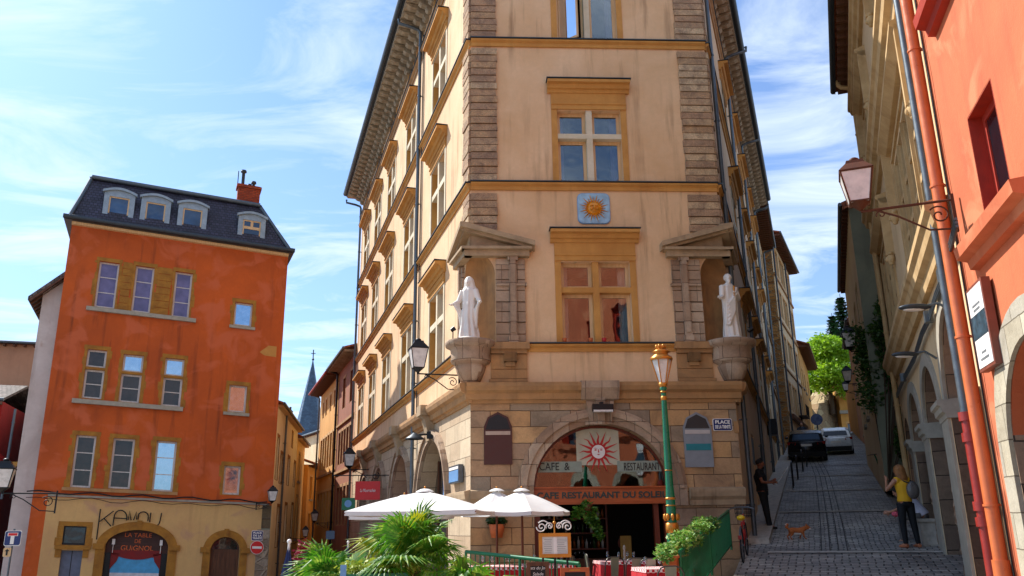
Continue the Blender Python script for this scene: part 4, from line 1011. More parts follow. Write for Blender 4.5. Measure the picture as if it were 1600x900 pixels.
rh = house('red_house', 'deep red house with a grey tiled roof at the left edge of the square', REDF, 6.5, -1.6, rz, 6, 'red_wall', wins=[(-3.5, rz-2.2, -2.75, rz-.25)]+[rw[0]], wkw=dict(frame='frame_cream', sur='ochre_stone', sill=False), oh=.35, roof='rooftile_grey', u0=-7.6, pitch=.3, gutter='zinc')
pipe(REDF, REDF.at(16, 700)[0], 2.8, rz-.3, rh, r=.05)
ph = house('pink_house', 'pink rendered house rising behind the grey roof of the red house', Frame(REDF.W(0, -6.5, 0), 72, 1), 7.5, -1.6, 10.1, 5, 'pink_wall', oh=.3, roof='rooftile', u0=-9.0, pitch=.2)
# ---------------------------------------------------------------- the street on the left
Yo = atd(428, 826, 46); YF = Frame(Yo, -9.5, 1)
def yr(x0, y0, x1, y1): return YF.rect(x0, y0, x1, y1)
ze = 7.75
yh = house('yellow_house', 'pale yellow house with narrow stone mullioned windows along the left street', YF, 12.4, -1.4, ze, 8, 'cream2_wall' if False else 'yellow_wall',
    wins=[(-1.0, 4.0, -.1, 6.2), (1.0, 3.9, 1.9, 5.5), (4.9, 4.0, 6.1, 5.6), (9, 4.1, 10, 5.6), (1.0, .6, 1.9, 2.7), (4.9, .8, 6.1, 2.9), (9, 1, 10, 3.0), (2.5, 6.3, 3.1, 7.2), (6.5, 6.3, 7.1, 7.2)], wkw=dict(frame='frame_brown', pane='glass_dark', sur='left_stone', sill=False, sw=.14, rev=.25), oh=.3, roof='rooftile', pitch=.35, u0=-2, eave='frame_cream')
pipe(YF, 1.6, -1, ze-.1, yh, neck=.3)
chimney(YF, 4.2, -2.2, ze+.6, ze+2.3, yh, w=2.6, t=.5, pots=5, pot='brick')
AF = Frame(YF.W(10.4, .02, 0), -9.5, 1)
ah = house('amber_house', 'saturated orange-yellow house beyond the yellow house', AF, 6, -1.4, 7.3, 8, 'amber_wall', wins=[(1.2, .9, 2.4, 3.6), (1.2, 4.6, 2.4, 6.4)], wkw=dict(frame='frame_brown', pane='glass_dark', sur='cream_wall', sill=True), oh=.3, roof='rooftile', pitch=.4, eave='frame_cream')
chimney(AF, 3.2, -1.6, 7.8, 9.4, ah, w=1.2, pots=2)
C3 = Frame(AF.W(6.05, .3, 0), -4, 1)
h3 = house('small_ochre_house', 'small ochre house with a flower window at the bend of the left street', C3, 7, -1.4, 6.0, 7, 'ochre_wall', wins=[(1, .6, 2, 2.6), (1, 3.6, 2, 5.2), (4, 3.6, 5, 5.2), (4, .6, 5, 2.6)], wkw=dict(frame='frame_brown', pane='glass_dark', sur='cream_wall'), oh=.6, pitch=.35)
e0 = atd(474, 740, 74); e1 = atd(524, 740, 66); dv = e1-e0
C4 = Frame(e0, math.degrees(math.atan2(dv.x, dv.y)), 1)
ew = math.hypot(dv.x, dv.y)
ch4 = house('cream_end_house', 'tall cream house closing the left street below the spire', C4, ew+4, -1.4, C4.at(490, 678)[1], 8, 'cream2_wall', wins=[(.9, 1.2, 1.7, 2.6)], wkw=dict(sill=True, sur='cream_wall', pane='glass_dark'), oh=.25, roof='rooftile', pitch=.25, u0=-2)
# church spire
sp = atd(487, 600, 110); zt_ = (atd(487, 551, 110)).z; zb_ = atd(487, 676, 110).z
spi = thing('church_spire', (sp.x, sp.y, zb_-12), 'slender blue-grey slate church spire rising over the end of the left street', 'spire')
MB().box(Frame((sp.x, sp.y), 60, 1), -1.7, 1.7, zb_-14, zb_-.6, -1.7, 1.7).build('tower', M['cream2_wall'], spi)
slb = tiles('blue_slate', '3a5068', '4c6880', .3, .2, rough=.35)
MB().lathe((sp.x, sp.y, zb_-.8), [(2.15, 0), (1.95, .5), (.04, zt_-zb_-.2)], 8, rot=12, smooth=False).build('spire_roof', slb, spi)
m = MB(); m.tube([(sp.x, sp.y, zt_-1.2), (sp.x, sp.y, zt_+.4)], .07, 6); m.tube([(sp.x-.3, sp.y, zt_-.1), (sp.x+.3, sp.y, zt_-.1)], .05, 6); m.ball((sp.x, sp.y, zt_-.9), .16); m.build('cross', M['iron'], spi)
for k in range(4):
    a = R(12+60+k*90-57); p = V((sp.x+1.5*math.cos(a), sp.y+1.5*math.sin(a), zb_-.9)); fr = Frame(p, math.degrees(math.atan2(-math.sin(a), math.cos(a)))+0, 1)
    m = MB(); m.prism(fr, [(-.5, 0), (.5, 0), (.4, .9), (0, 2.1), (-.4, .9)], -.5, .5); m.box(fr, -.35, .35, 1.9, 2.1, -.08, .08); m.box(fr, -.08, .08, 1.8, 2.6, -.08, .08); m.build('pinnacle', M['white_marble'], spi)
# brown and ochre houses continuing the left face
BF = Frame(LF.W(LLEN+.15, -.05, 0), -19.6, -1)
zeb = 10.95
bw_ = [(1.0+i*1.05, 5.1, 1.0+i*1.05+.8, 7.0) for i in range(5)]+[(1.2, 8.3, 2.2, 10.1), (4.0, 8.3, 5.0, 10.1)]+[(1.0+i*1.3, 1.7, 1.9+i*1.3, 3.8) for i in range(4)]
bh = house('brown_house', 'dark reddish brown house joining the far end of the corner building', BF, 6.9, -1.4, zeb, 9, 'brown_wall', wins=bw_, wkw=dict(frame='frame_brown', pane='glass_dark', sur='moulding', sill=False, sw=.06), oh=.75, roof='rooftile', pitch=.3, strings=(7.45, 4.7), eave='corbel')
pipe(BF, 6.8, -1, zeb-.3, bh, mat='iron', neck=.7, r=.07)
OF = Frame(BF.W(6.95, .02, 0), -19.6, -1)
ow_ = [(.8+i*1.25, 5.3, 1.7+i*1.25, 7.4) for i in range(6)]+[(1.2, 8.9, 1.9, 10.0), (3.2, 8.9, 3.9, 10.0), (5.4, 8.9, 6.1, 10.0), (7, 8.9, 7.7, 10.0)]+[(.8+i*1.6, 1.7, 1.9+i*1.6, 3.8) for i in range(5)]
och = house('ochre_house', 'ochre house with a wide tiled eave on the right of the left street', OF, 9.2, -1.4, 10.8, 9, 'ochre_wall', wins=ow_, wkw=dict(frame='frame_brown', pane='glass_dark', sur='cream_wall', sill=False, sw=.07), oh=.8, roof='rooftile', pitch=.3, strings=(4.9,), gutter='coral_dark')
pipe(OF, 9.0, -1, 10.5, och, neck=.75, r=.06)
# ---------------------------------------------------------------- right street, left side beyond the corner building
R2 = Frame(RF.W(RLEN+.02, .0, 0), 19.8, 1)
h2 = house('stucco_house', 'cream stuccoed house with a deep timber eave behind the corner building on the rising street', R2, 9.4, 1.5, 20.0, 10, 'cream2_wall', wins=[(c-.6, z, c+.6, z+1.9) for c in (2, 4.6, 7.2) for z in (6.3, 10.0, 13.7, 17.0)], wkw=dict(frame='frame_brown', pane='glass_dark', sur='ochre_stone', sill=True), oh=.85, roof='rooftile', pitch=.3, strings=(9.4, 13.1), ends='white_wall')
pipe(R2, .6, 2, 19.4, h2, mat='zinc_dark', neck=.8); pipe(R2, 8.8, 2, 19.4, h2, mat='zinc', neck=.8)
Eo = atd(1227, 600, 58); EF = Frame(Eo, 24.8, 1)
ez = 21.2
E_w = [(c-.5, z, c+.5, z+1.9) for z in (9.0, 12.3, 15.6, 18.7) for c in (1.3, 2.7, 4.6, 6.0, 8.2, 9.6)]
eh = house('rubble_house', 'tall cream house whose end wall is bare orange rubble stone, halfway up the rising street', EF, 10.8, 4, ez, 9, 'tan_wall', wins=E_w, wkw=dict(frame='frame_brown', pane='glass_dark', sur='ochre_stone', sill=False, sw=.1), oh=.7, roof='rooftile', pitch=.3, strings=(8.6, 11.8, 15.1, 18.3), ends='rubble')
pipe(EF, .1, 5, ez-.2, eh, mat='zinc_dark'); pipe(EF, 6.9, 5, ez-.2, eh, mat='zinc_dark')
MB().box(EF, 1, 10, 8.3, 8.6, 0, .25).build('balcony_ledge', M['frame_brown'], eh)
m = MB(); m.box(EF, 6.2, 8.4, 9.0, 9.06, 0, .6); [m.box(EF, 6.2+i*.2, 6.23+i*.2, 9.06, 9.8, .56, .59) for i in range(11)]; m.box(EF, 6.2, 8.4, 9.8, 9.84, .55, .6); m.build('balcony', M['iron'], eh)
YO = Frame(EF.W(10.85, .05, 0), 22.5, 1)
y2 = house('far_ochre_house', 'orange-ochre house with a red tiled eave at the top of the rising street', YO, 12, 6, 15.2, 8, 'ochre_wall', wins=[(c-.5, z, c+.5, z+1.6) for z in (8.6, 12) for c in (2, 5, 9)], wkw=dict(frame='frame_brown', pane='glass_dark', sur='cream_wall', sill=True), oh=.8, roof='rooftile', pitch=.4, gutter='frame_brown')
chimney(YO, 1.0, -.5, 15.3, 17.6, y2, w=1.3, t=.8, pots=0, mat='cream2_wall')
# ---------------------------------------------------------------- tan renaissance house (right)
th = thing('renaissance_house', WR.W(-2, -1, 0), 'tan plastered renaissance house with broad string courses, hooded mullioned windows and street arches', 'house')
TE, TZ, T0 = 5.3, 15.0, -8.42
wins2 = [(-6.75, 6.5, -2.45, 9.0), (.85, 6.5, 4.4, 8.75)]; wins3 = [(-7.3, 11.1, -3.7, 13.2), (.75, 11.1, 3.3, 12.85)]
AR_ = [(-7.95, -4.98, 3.45, 1.4), (-4.0, -1.1, 3.3, 1.25), (-.25, 2.75, 3.2, 1.35)]
m = MB(); m.wall(WR, rectp(T0, 5.6, TE, TZ), [rectp(*w_) for w_ in wins2+wins3], .38); m.build('upper_wall', M['tan_wall'], th)
m = MB(); m.wall(WR, rectp(T0, -.2, TE, 5.6), [archp(a, b, -.1, zs, rz, 20) for a, b, zs, rz in AR_]+[archp(3.5, 5.1, 1, 3.6, .7, 14)], .012); m.build('arcade_wall', M['tan_wall'], th)
for a, b, zs, rz in AR_+[(3.5, 5.1, 3.6, .7)]:
    m = MB(); m.prism(WR, archp(a, b, -.1, zs, rz, 20), -.85, -.013, sides=True, back=False); k = len(m.f); m2 = MB(); l = archp(a, b, -.1, zs, rz, 20)
    for i in range(len(l)): p_, q_ = l[i], l[(i+1) % len(l)]; m2.add([WR.W(p_[0], -.85, p_[1]), WR.W(q_[0], -.85, q_[1]), WR.W(q_[0], -.013, q_[1]), WR.W(p_[0], -.013, p_[1])], [(0, 1, 2, 3)], WR)
    m2.build1('arch_reveal', M['pier'], th)
m = MB()
for u in (T0, TE): m.add([WR.W(u, 0, -.2), WR.W(u, -10, -.2), WR.W(u, -10, TZ), WR.W(u, 0, TZ)], [(0, 1, 2, 3)], Frame(WR.W(u, 0, 0), 111, 1))
m.add([WR.W(T0, -10, -.2), WR.W(TE, -10, -.2), WR.W(TE, -10, TZ), WR.W(T0, -10, TZ)], [(0, 1, 2, 3)], WR); m.build('side_wall', M['tan_wall'], th)
for a, b, zs, rz in AR_:
    m = MB(); m.prism(WR, archband(a, b, zs, .28, rz, 20, .26), -.01, .05); m.build('arch_surround', M['white_marble'], th)
# pier faces in pale stone, brown block reveals, moulded imposts
for i, (a, b) in enumerate([(T0, -7.95), (-4.98, -4.0), (-1.1, -.25), (2.75, 3.5)]):
    m = MB(); m.box(WR, a+.02, b-.02, -.2, 3.3, -.02, .045); p = m.build('pier', M['white_marble'], th)
    m = MB(); [m.box(WR, u, u+.02, -.2, 3.5, -.84, -.01) for u in ((a, b-.02) if i else (b-.02,))]; m.build('pier_side', M['pier'], p)
    if i:
        m = MB(); m.profile(WR, [(-.4, 3.26), (.06, 3.26), (.07, 3.34), (.12, 3.37), (.13, 3.46), (.18, 3.49), (.18, 3.57), (-.4, 3.6)], a-.05, b+.09); m.build('impost', M['white_marble'], p)
    if i in (1, 2):
        m = MB(); rn = random.Random(i); f0 = [] ; nz = 22
        for k in range(nz+1):
            z = .3+i*.0+k*1.5/nz+.35; f0.append([WR.W(b+.012-.0*k-q*.001+rn.uniform(-.01, .05), .055-q*.11+rn.uniform(-.03, .02), z) for q in range(7)])
        vs = [p for row in f0 for p in row]; m.add(vs, [(k*7+q, k*7+q+1, k*7+q+8, k*7+q+7) for k in range(nz) for q in range(6)], smooth=False)
        m.build('worn_foot', M['pier'], p)
for i, (a, b, zs, rz) in enumerate(AR_):
    sf = MB().box(WR, a, b, .1, zs+rz, -.82, -.78).build('shopfront', M['glass_dark'] if i < 2 else M['interior'], th)
    m = MB(); rw_ = M['pipe_red']
    for u in (a+.04, a+.9, b-.95, b-.1): m.box(WR, u, u+.08, .1, zs+rz-.2, -.8, -.68)
    m.box(WR, a, b, 2.75, 2.95, -.8, -.6); m.box(WR, a, b, .1, 1.0, -.79, -.72); m.build('red_shop_frame', rw_, sf)
# broad string courses
for z, h, pr in ((6.0, .55, .32), (10.55, .55, .34), (14.3, .4, .3)):
    m = MB(); m.profile(WR, [(-.01, z-h), (.1, z-h), (.13, z-h*.7), (pr*.7, z-h*.6), (pr*.8, z-h*.35), (pr, z-h*.25), (pr, z-.02), (-.01, z+.05)], T0, TE); m.build('string_course', M['tan_stone'], th)
def mullwin(w_, nl, nr, fr=WR, par=th):
    u0, z0, u1, z1 = w_
    o = MB().box(fr, u0-.05, u1+.05, z0-.06, z0, -.35, .03).build('window', M['tan_stone'], par)
    MB().box(fr, u0, u1, z0, z1, -.36, -.32).build('pane', M['glass'], o)
    m = MB()
    for i in range(nl+1):
        u = u0+(u1-u0)*i/nl; m.box(fr, u-.07, u+.07, z0, z1, -.31, -.03); m.box(fr, u-.035, u+.035, z0, z1, -.03, .03)
    for j in range(1, nr):
        z = z0+(z1-z0)*j/nr
        for i in range(nl): m.box(fr, u0+(u1-u0)*i/nl+.07, u0+(u1-u0)*(i+1)/nl-.07, z-.06, z+.06, -.31, -.035)
    m.build('mullions', M['tan_stone'], o)
    # nested jamb rolls
    m = MB()
    for k, (e, d) in enumerate(((.1, .05),)):
        m.box(fr, u0-e-.09, u0-e, z0-.1, z1+e, -.01, d); m.box(fr, u1+e, u1+e+.09, z0-.1, z1+e, -.01, d); m.box(fr, u0-e-.09, u1+e+.09, z1+e, z1+e+.09, -.01, d)
    m.build('jamb_rolls', M['tan_stone'], o)
    m = MB(); e = .42; zt = z1+.42; pr = [(-.01, 0), (.1, 0), (.26, .14), (.26, .22), (-.01, .3)]
    m.profile(fr, [(d, zt+z) for d, z in pr], u0-e-.14, u1+e+.14)
    for u in (u0-e-.14, u1+e): m.prism(fr, [(u, zt-1.35), (u+.14, zt-1.35), (u+.14, zt+.15), (u, zt+.15)], -.01, .2)
    hd = m.build('label_mould', M['tan_stone'], o)
    m = MB()
    for u in (u0-e-.07, u1+e+.07):
        c = fr.W(u, .1, zt-1.42); m.ball(c, .12, (.8, 1, 1.2), 10, 8); m.ball(c+fr.n*.09+V((0, 0, -.02)), .045, (.8, 1, 1.4), 8, 6); [m.ball(c+fr.d*(k*.08)+V((0, 0, .1)), .06, (1, 1, .8), 8, 6) for k in (-1, 0, 1)]; m.ball(c+V((0, 0, -.13)), .06, (1, 1, .7), 8, 6)
    m.build('carved_stop', M['tan_stone'], hd)
for w_, n in zip(wins2+wins3, (4, 3, 4, 3)): mullwin(w_, n, 3)
m = MB(); OHT = .58
m.profile(WR, [(OHT, TZ+.05), (OHT, TZ+.2), (-5, TZ+1.7), (-5, TZ+1.55), (0, TZ+.05)], T0, TE+.15); rt = m.build('roof', M['rooftile'], th)
m = MB(); u = T0+.1
while u < TE: m.box(WR, u, u+.12, TZ-.16, TZ+.03, -.01, OHT-.06); u += .42
m.build('rafters', M['frame_brown'], rt)
m = MB(); m.tube([WR.W(T0, OHT+.06, TZ+.12), WR.W(TE+.25, OHT+.06, TZ+.12)], .085, 8); m.box(WR, T0, TE+.2, TZ+.0, TZ+.2, OHT, OHT+.03); m.build('gutter', M['zinc_dark'], rt)
pipe(WR, 4.7, 1.8, TZ-.4, th, r=.07, mat='ochre_stone' if False else 'tan_stone', neck=.5)
# grey pipe turning red near the ground beside the orange one
pp = MB(); pp.tube([WR.W(-8.1, .18, 3.0), WR.W(-8.12, .18, 14.6)], .065, 10); gp = pp.build('drainpipe', M['zinc'], th)
m = MB(); m.tube([WR.W(-8.1, .18, .4), WR.W(-8.1, .18, 3.0)], .075, 10); [m.tube([WR.W(-8.1, .18, z), WR.W(-8.1, .18, z+.12)], .1, 10) for z in (2.88, 2.6, 1.7, 1.5)]; m.build('red_pipe', M['pipe_red'], gp)
# ---------------------------------------------------------------- coral house (far right)
co = thing('coral_house', OR.W(-4, -1, 0), 'bright coral rendered house with dark red windows at the right edge', 'house')
OA = (-3.4, -.92, 2.3, 1.24)
uW = (-2.45, 4.98, -1.42, 6.5)
m = MB(); m.wall(OR, rectp(-12, -.3, 0, 15), [rectp(*uW), rectp(-1.62-1.3, 8.35+.1, -1.35, 10.2), rectp(-5.4, 4.98, -4.2, 6.5), rectp(-5.4, 8.45, -4.2, 10.2), rectp(-8, 4.98, -6.8, 6.5), archp(OA[0], OA[1], -.2, OA[2], OA[3], 20), archp(-7.4, -4.9, -.2, 2.3, 1.24, 20)], .3); m.build('wall', M['coral_wall'], co)
m = MB()
for u in (-12, 0): m.add([OR.W(u, 0, -.3), OR.W(u, -8, -.3), OR.W(u, -8, 15), OR.W(u, 0, 15)], [(0, 1, 2, 3)], Frame(OR.W(u, 0, 0), 105, 1))
m.add([OR.W(-12, -8, -.3), OR.W(0, -8, -.3), OR.W(0, -8, 15), OR.W(-12, -8, 15)], [(0, 1, 2, 3)], OR); m.build('side_wall', M['coral_wall'], co)
m = MB(); m.profile(OR, [(.5, 15), (.5, 15.1), (-8.3, 16.6), (-8.3, 15)], -12.1, .1); m.build('roof', M['rooftile'], co)
for w_ in (uW, (-2.92, 8.45, -1.35, 10.2), (-5.4, 4.98, -4.2, 6.5), (-5.4, 8.45, -4.2, 10.2), (-8, 4.98, -6.8, 6.5)):
    u0, z0, u1, z1 = w_
    o = MB().box(OR, u0-.02, u0+.005, z0, z1, -.3, -.0); o.box(OR, u1-.005, u1+.02, z0, z1, -.3, 0); o.box(OR, u0, u1, z1-.005, z1+.02, -.3, 0); o = o.build('window', M['coral_dark'], co)
    casement(OR, u0, z0, u1, z1, -.16, o, M['coral_dark'], M['glass_dark'], bars=0, fw=.1)
    m = MB(); m.profile(OR, [(-.01, z0-.32), (.1, z0-.3), (.12, z0-.2), (.24, z0-.16), (.26, z0-.02), (-.01, z0+.01)], u0-.75, u1+.62 if u1 < -1.4 or z0 > 6 else u1+1.1); m.build('sill', M['coral_wall'] if z0 < 8 else M['coral_dark'], o)
for a, b in ((OA[0], OA[1]), (-7.4, -4.9)):
    m = MB(); m.prism(OR, archband(a, b, OA[2], .42, OA[3], 20, .42), -.01, .05); m.box(OR, b, b+.42, -.2, OA[2], -.01, .05); m.box(OR, a-.42, a, -.2, OA[2], -.01, .05)
    o = m.build('stone_arch', blocks('pale_arch_stone', ['b7b09c', 'a49a84', 'c4baa2', '9a9488'], '6c6250', bw=.6, bh=.42, ms=.008, blotch='7a6c54', dark=.6), co)
    m = MB(); m.box(OR, b-.03, b, -.2, OA[2]+.6, -.85, .0); m.box(OR, a, a+.03, -.2, OA[2]+.6, -.85, .0); m.build('arch_reveal', M['pier'], o)
    MB().box(OR, a, b, -.2, OA[2]+OA[3], -.9, -.85).build('door', M['frame_brown'], o)
# orange downpipe in three fat lengths
def pxpipe(): 
    m = MB(); m.tube([OR.W(-.02, .12, z) for z in (.2, 4, 8, 13)], .085, 12); return m
op = pxpipe().build('orange_drainpipe', M['pipe_orange'], co)
m = MB()
for z in (1.75, 3.95, 6.15, 8.35, 10.5): m.tube([OR.W(-.02, .12, z), OR.W(-.02, .12, z+.03)], .1, 12); m.box(OR, -.04, 0, z, z+.03, 0, .12)
m.tube([OR.W(-.02, .12, .2), OR.W(-.02, .12, 1.1)], .105, 12); m.build('pipe_clip', M['pipe_orange'], op)
m = MB(); m.tube([OR.W(-.2+.02*math.sin(i*2), .04, .6+i*.6) for i in range(22)], .012, 5); m.build('cable', M['iron'], co)
# ---------------------------------------------------------------- houses and walls further up the right side
NB = Frame(WR.W(TE+.02, -.3, 0), 21, -1)
nb = house('brown_shaded_house', 'narrow brown house between the renaissance house and the mossy gable', NB, 3.7, 1.6, 12.6, 8, 'brown_wall' if False else 'tan_wall', wins=[(1.4, 9.6, 2.3, 11.2), (1.4, 6.4, 2.3, 8.4)], wkw=dict(frame='frame_brown', pane='glass_dark', sur='tan_stone', sill=True), oh=.3, holes=[archp(.9, 2.6, 1.8, 3.9, .7, 12)], roof='rooftile', pitch=.2)
MB().box(NB, .9, 2.6, 1.8, 4.7, -.5, -.3).build('door', M['interior'], nb)
OLF = Frame(WR.W(8.75, .5, 0), 20.6, -1)
ol = house('mossy_gable_house', 'grey-green weathered house whose blind gable steps out into the street with an orange roof edge', OLF, 12, 2.5, 12.3, 5.6, 'cream2_wall', wins=[(c-.45, z, c+.45, z+1.5) for z in (8.2, 5.4) for c in (2, 5, 8)], wkw=dict(frame='frame_brown', pane='glass_dark', sur='tan_stone', sill=True), oh=.22, roof='rooftile', pitch=.33, ends='olive_wall', eave='frame_brown')
MB().prism(Frame(OLF.W(-.06, 0, 0), 20.5+90, 1), [(-.2, 12.3), (0, 12.38), (2.9, 13.4), (2.9, 13.2), (-.2, 12.12)], 0, .1).build('verge', M['rooftile'], ol)
# old garden walls
def slopewall(name, label, t0, t1, s, h0, h1, th_, mat, sp=2):
    """wall along the street from t0 to t1, top following the slope"""
    m = MB(); fr = Frame(sxy(t0, s), 20, -1); n = 6; top = []
    for i in range(n+1):
        t = t0+(t1-t0)*i/n; top.append((t-t0, zst(t)+h0+(h1-h0)*i/n+random.uniform(-.08, .08)))
    m.prism(fr, [(0, zst(t0)-.5), (t1-t0, zst(t1)-.5)]+top[::-1], -th_, 0)
    return tag(recenter(m.build(name, mat, None), sxy(t0, s)+V((0, 0, zst(t0)))), label, 'wall')
slopewall('garden_wall', 'mossy stone garden wall with ivy at the foot of the mossy gable house', 29.2, 41.5, 2.5, 3.4, 2.6, .5, M['old_wall'])
slopewall('garden_wall', 'grey rendered street wall beyond the ivy on the right of the slope', 41.5, 52, 2.72, 3.0, 4.2, .5, M['grey_wall'])
PK = Frame(sxy(52, 2.75), 20, -1)
pk = house('pale_pink_house', 'pale pink house with terracotta chimney pots beyond the iron street lanterns', PK, 9, 4, 13.2, 6, 'pink_wall', wins=[(2, 9.5, 2.9, 11), (5, 9.5, 5.9, 11), (2, 6.6, 2.9, 8.2)], wkw=dict(frame='frame_brown', pane='glass_dark', sur='cream_wall'), oh=.3, roof='rooftile', pitch=.3)
chimney(PK, .3, -.3, 13.2, 15.4, pk, w=.8, t=.8, pots=1)
slopewall('garden_wall', 'yellowish wall beyond the pale pink house near the top of the slope', 61.3, 76, 2.75, 4.5, 4.5, .5, M['ochre_wall'])
# end of the street
d0 = atd(1280, 700, 84)
ew0 = atd(1284, 700, 82); ew1 = atd(1333, 700, 88); dd_ = ew1-ew0
RK = Frame(ew0, math.degrees(math.atan2(dd_.x, dd_.y)), 1); rl = math.hypot(dd_.x, dd_.y)
m = MB(); n = 10; top = [(-2+(rl+2)*i/n, 11.0+3.2*(i/n)+random.uniform(-.5, .5)) for i in range(n+1)]
m.prism(RK, [(-2, 6), (rl, 6)]+top[::-1], -3, 0); tag(recenter(m.build('retaining_wall', rubble('retaining_wall_stone', ['b09a78', 'c8b48c', '90785c', 'a88c68'], '8a7658', 1.2)), RK.W(0, 0, 7)), 'rough stone retaining wall under the lime green tree at the top of the street', 'wall')  # tan stones, tone differs at random from stone to stone
EB = Frame(atd(1320, 700, 84), 100, 1)
eb = house('end_house', 'small ochre house with an arched doorway at the very top of the street', EB, 3.6, 6.5, 14.2, 5, 'ochre_wall', wins=[(.5, 8.8, 1.1, 10.4)], wkw=dict(frame='frame_brown', pane='glass_dark', sur='cream_wall'), oh=.3, roof='rooftile', holes=[archp(1.6, 2.8, 8.2, 10.2, .6, 10)])
MB().box(EB, 1.5, 2.9, 8.2, 11, -.6, -.4).build('door', M['frame_brown'], eb)
MB().box(EB, -.1, 3.7, 11.3, 11.6, 0, .3).build('string_course', M['white_marble'], eb)
sh_ = Frame(atd(1309, 600, 92), 95, 1); shd = thing('grey_shed', sh_.W(1.8, -1, 14), 'grey sheet-clad shed with a white gable side below the conifer', 'shed')
sz = atd(1309, 545, 92).z; sz0 = atd(1309, 580, 92).z-3
MB().box(sh_, 0, 3.0, sz0, sz, -3, 0).build('shed_body', M['zinc'], shd); MB().box(sh_, -.9, -.01, sz0, sz-.6, -3, -.1).build('white_gable', M['white_paint'], shd); MB().box(sh_, -.1, 3.1, sz, sz+.12, -3.1, .1).build('shed_roof', M['zinc_dark'], shd)
# ---------------------------------------------------------------- vegetation
def leaf_cloud(m, blobs, n, size, flat=.5, rnd=random):
    """many small leaf faces spread through ellipsoid blobs [(centre, radii)]"""
    tot = sum(b[1][0]*b[1][1]*b[1][2] for b in blobs)
    for c, r in blobs:
        k = int(n*r[0]*r[1]*r[2]/tot)
        for _ in range(k):
            d = V((rnd.gauss(0, 1), rnd.gauss(0, 1), rnd.gauss(0, 1))).normalized(); q = rnd.random()**.45*rnd.uniform(.75, 1.12)
            p = V(c)+V((d.x*r[0]*q, d.y*r[1]*q, d.z*r[2]*q))
            a = V((rnd.gauss(0, 1), rnd.gauss(0, 1), rnd.gauss(0, flat))).normalized(); b = a.cross(V((rnd.gauss(0, 1), rnd.gauss(0, 1), rnd.gauss(0, 1)))).normalized()
            s = size*rnd.uniform(.6, 1.4)
            m.add([p-a*s, p-b*s*.45, p+a*s, p+b*s*.45], [(0, 1, 2, 3)])
def tree(name, label, base, h, rad, mat, n=5000, size=.22, trunk_r=.25, blobs=14, seed=1, low=.3, group=None):
    rnd = random.Random(seed); t = thing(name, base, label, 'tree', group); base = V(base)
    m = MB(); top = base+V((rnd.uniform(-.4, .4), rnd.uniform(-.4, .4), h*.8)); m.tube([base-V((0, 0, .5)), base.lerp(top, .4)+V((.2, 0, 0)), top], [trunk_r, trunk_r*.7, trunk_r*.2], 8)
    bl = []
    for i in range(blobs):
        a = rnd.uniform(0, 2*math.pi); q = rnd.uniform(.2, .8)*rad; z = h*(low+(1-low)*rnd.random()*.88); f = 1-abs((z/h-.55))*.8
        c = base+V((math.cos(a)*q*f, math.sin(a)*q*f, z)); r = rad*rnd.uniform(.3, .5); bl.append((c, (r, r, r*.75)))
        m.tube([base.lerp(top, min(.9, z/h*.7)), c], [trunk_r*.3, trunk_r*.08], 5)
    m.build('trunk', M['bark'], t)
    m = MB(); leaf_cloud(m, bl, n, size, rnd=rnd); m.build('crown', M[mat], t); return t
def conifer(label, base, h, rad, seed, n=26):
    rnd = random.Random(seed); t = thing('fir_tree', base, label, 'tree', 'conifers behind the shed'); base = V(base)
    m = MB(); m.tube([base, base+V((0, 0, h))], [.3, .03], 7); m.build('trunk', M['bark'], t)
    m = MB()
    for i in range(n):
        z = h*(.12+.86*i/n); R_ = rad*(1-z/h)**.8+.15; k = 9
        for j in range(k):
            a = 2*math.pi*(j+rnd.random())/k; L_ = R_*rnd.uniform(.7, 1.15)
            for s in range(10):
                q = s/10; p = base+V((math.cos(a)*L_*q, math.sin(a)*L_*q, z+.25*L_*q-.3*L_*q*q+rnd.uniform(-.1, .1)))
                w_ = .42*(1-q*.5); pe = V((-math.sin(a), math.cos(a), 0)); o_ = V((math.cos(a), math.sin(a), rnd.uniform(-.5, .3)))
                m.add([p-pe*w_, p+o_*.3, p+pe*w_, p-o_*.05], [(0, 1, 2, 3)])
    m.build('crown', M['leaf_fir'], t); return t
b = atd(1300, 640, 84); tree('lime_tree', 'bright lime green tree spilling over the retaining wall at the top of the street', (b.x, b.y, 11.8), 7.2, 3.4, 'leaf_bright', 9000, .2, seed=3, low=.18, blobs=22)
b = atd(1323, 640, 90); tree('lime_tree', 'smaller lime green tree to the right of the large lime one, behind the lanterns', (b.x, b.y, 13), 4.4, 2.4, 'leaf_bright', 4000, .2, seed=4, low=.1, blobs=12)
b = atd(1286, 560, 98); tree('dark_tree', 'dark green round tree behind the lime tree on the left', (b.x, b.y, 12), 10.2, 3.2, 'leaf_dark', 6000, .25, seed=5, blobs=16)
b = atd(1318, 560, 100); conifer('taller dark fir tree behind the grey shed, right of the pair', (b.x+.5, b.y, 14.5), 12.6, 3.0, 5)
b = atd(1308, 560, 102); conifer('shorter dark fir tree left of the taller fir behind the grey shed', (b.x, b.y, 14.5), 10.8, 2.6, 6)
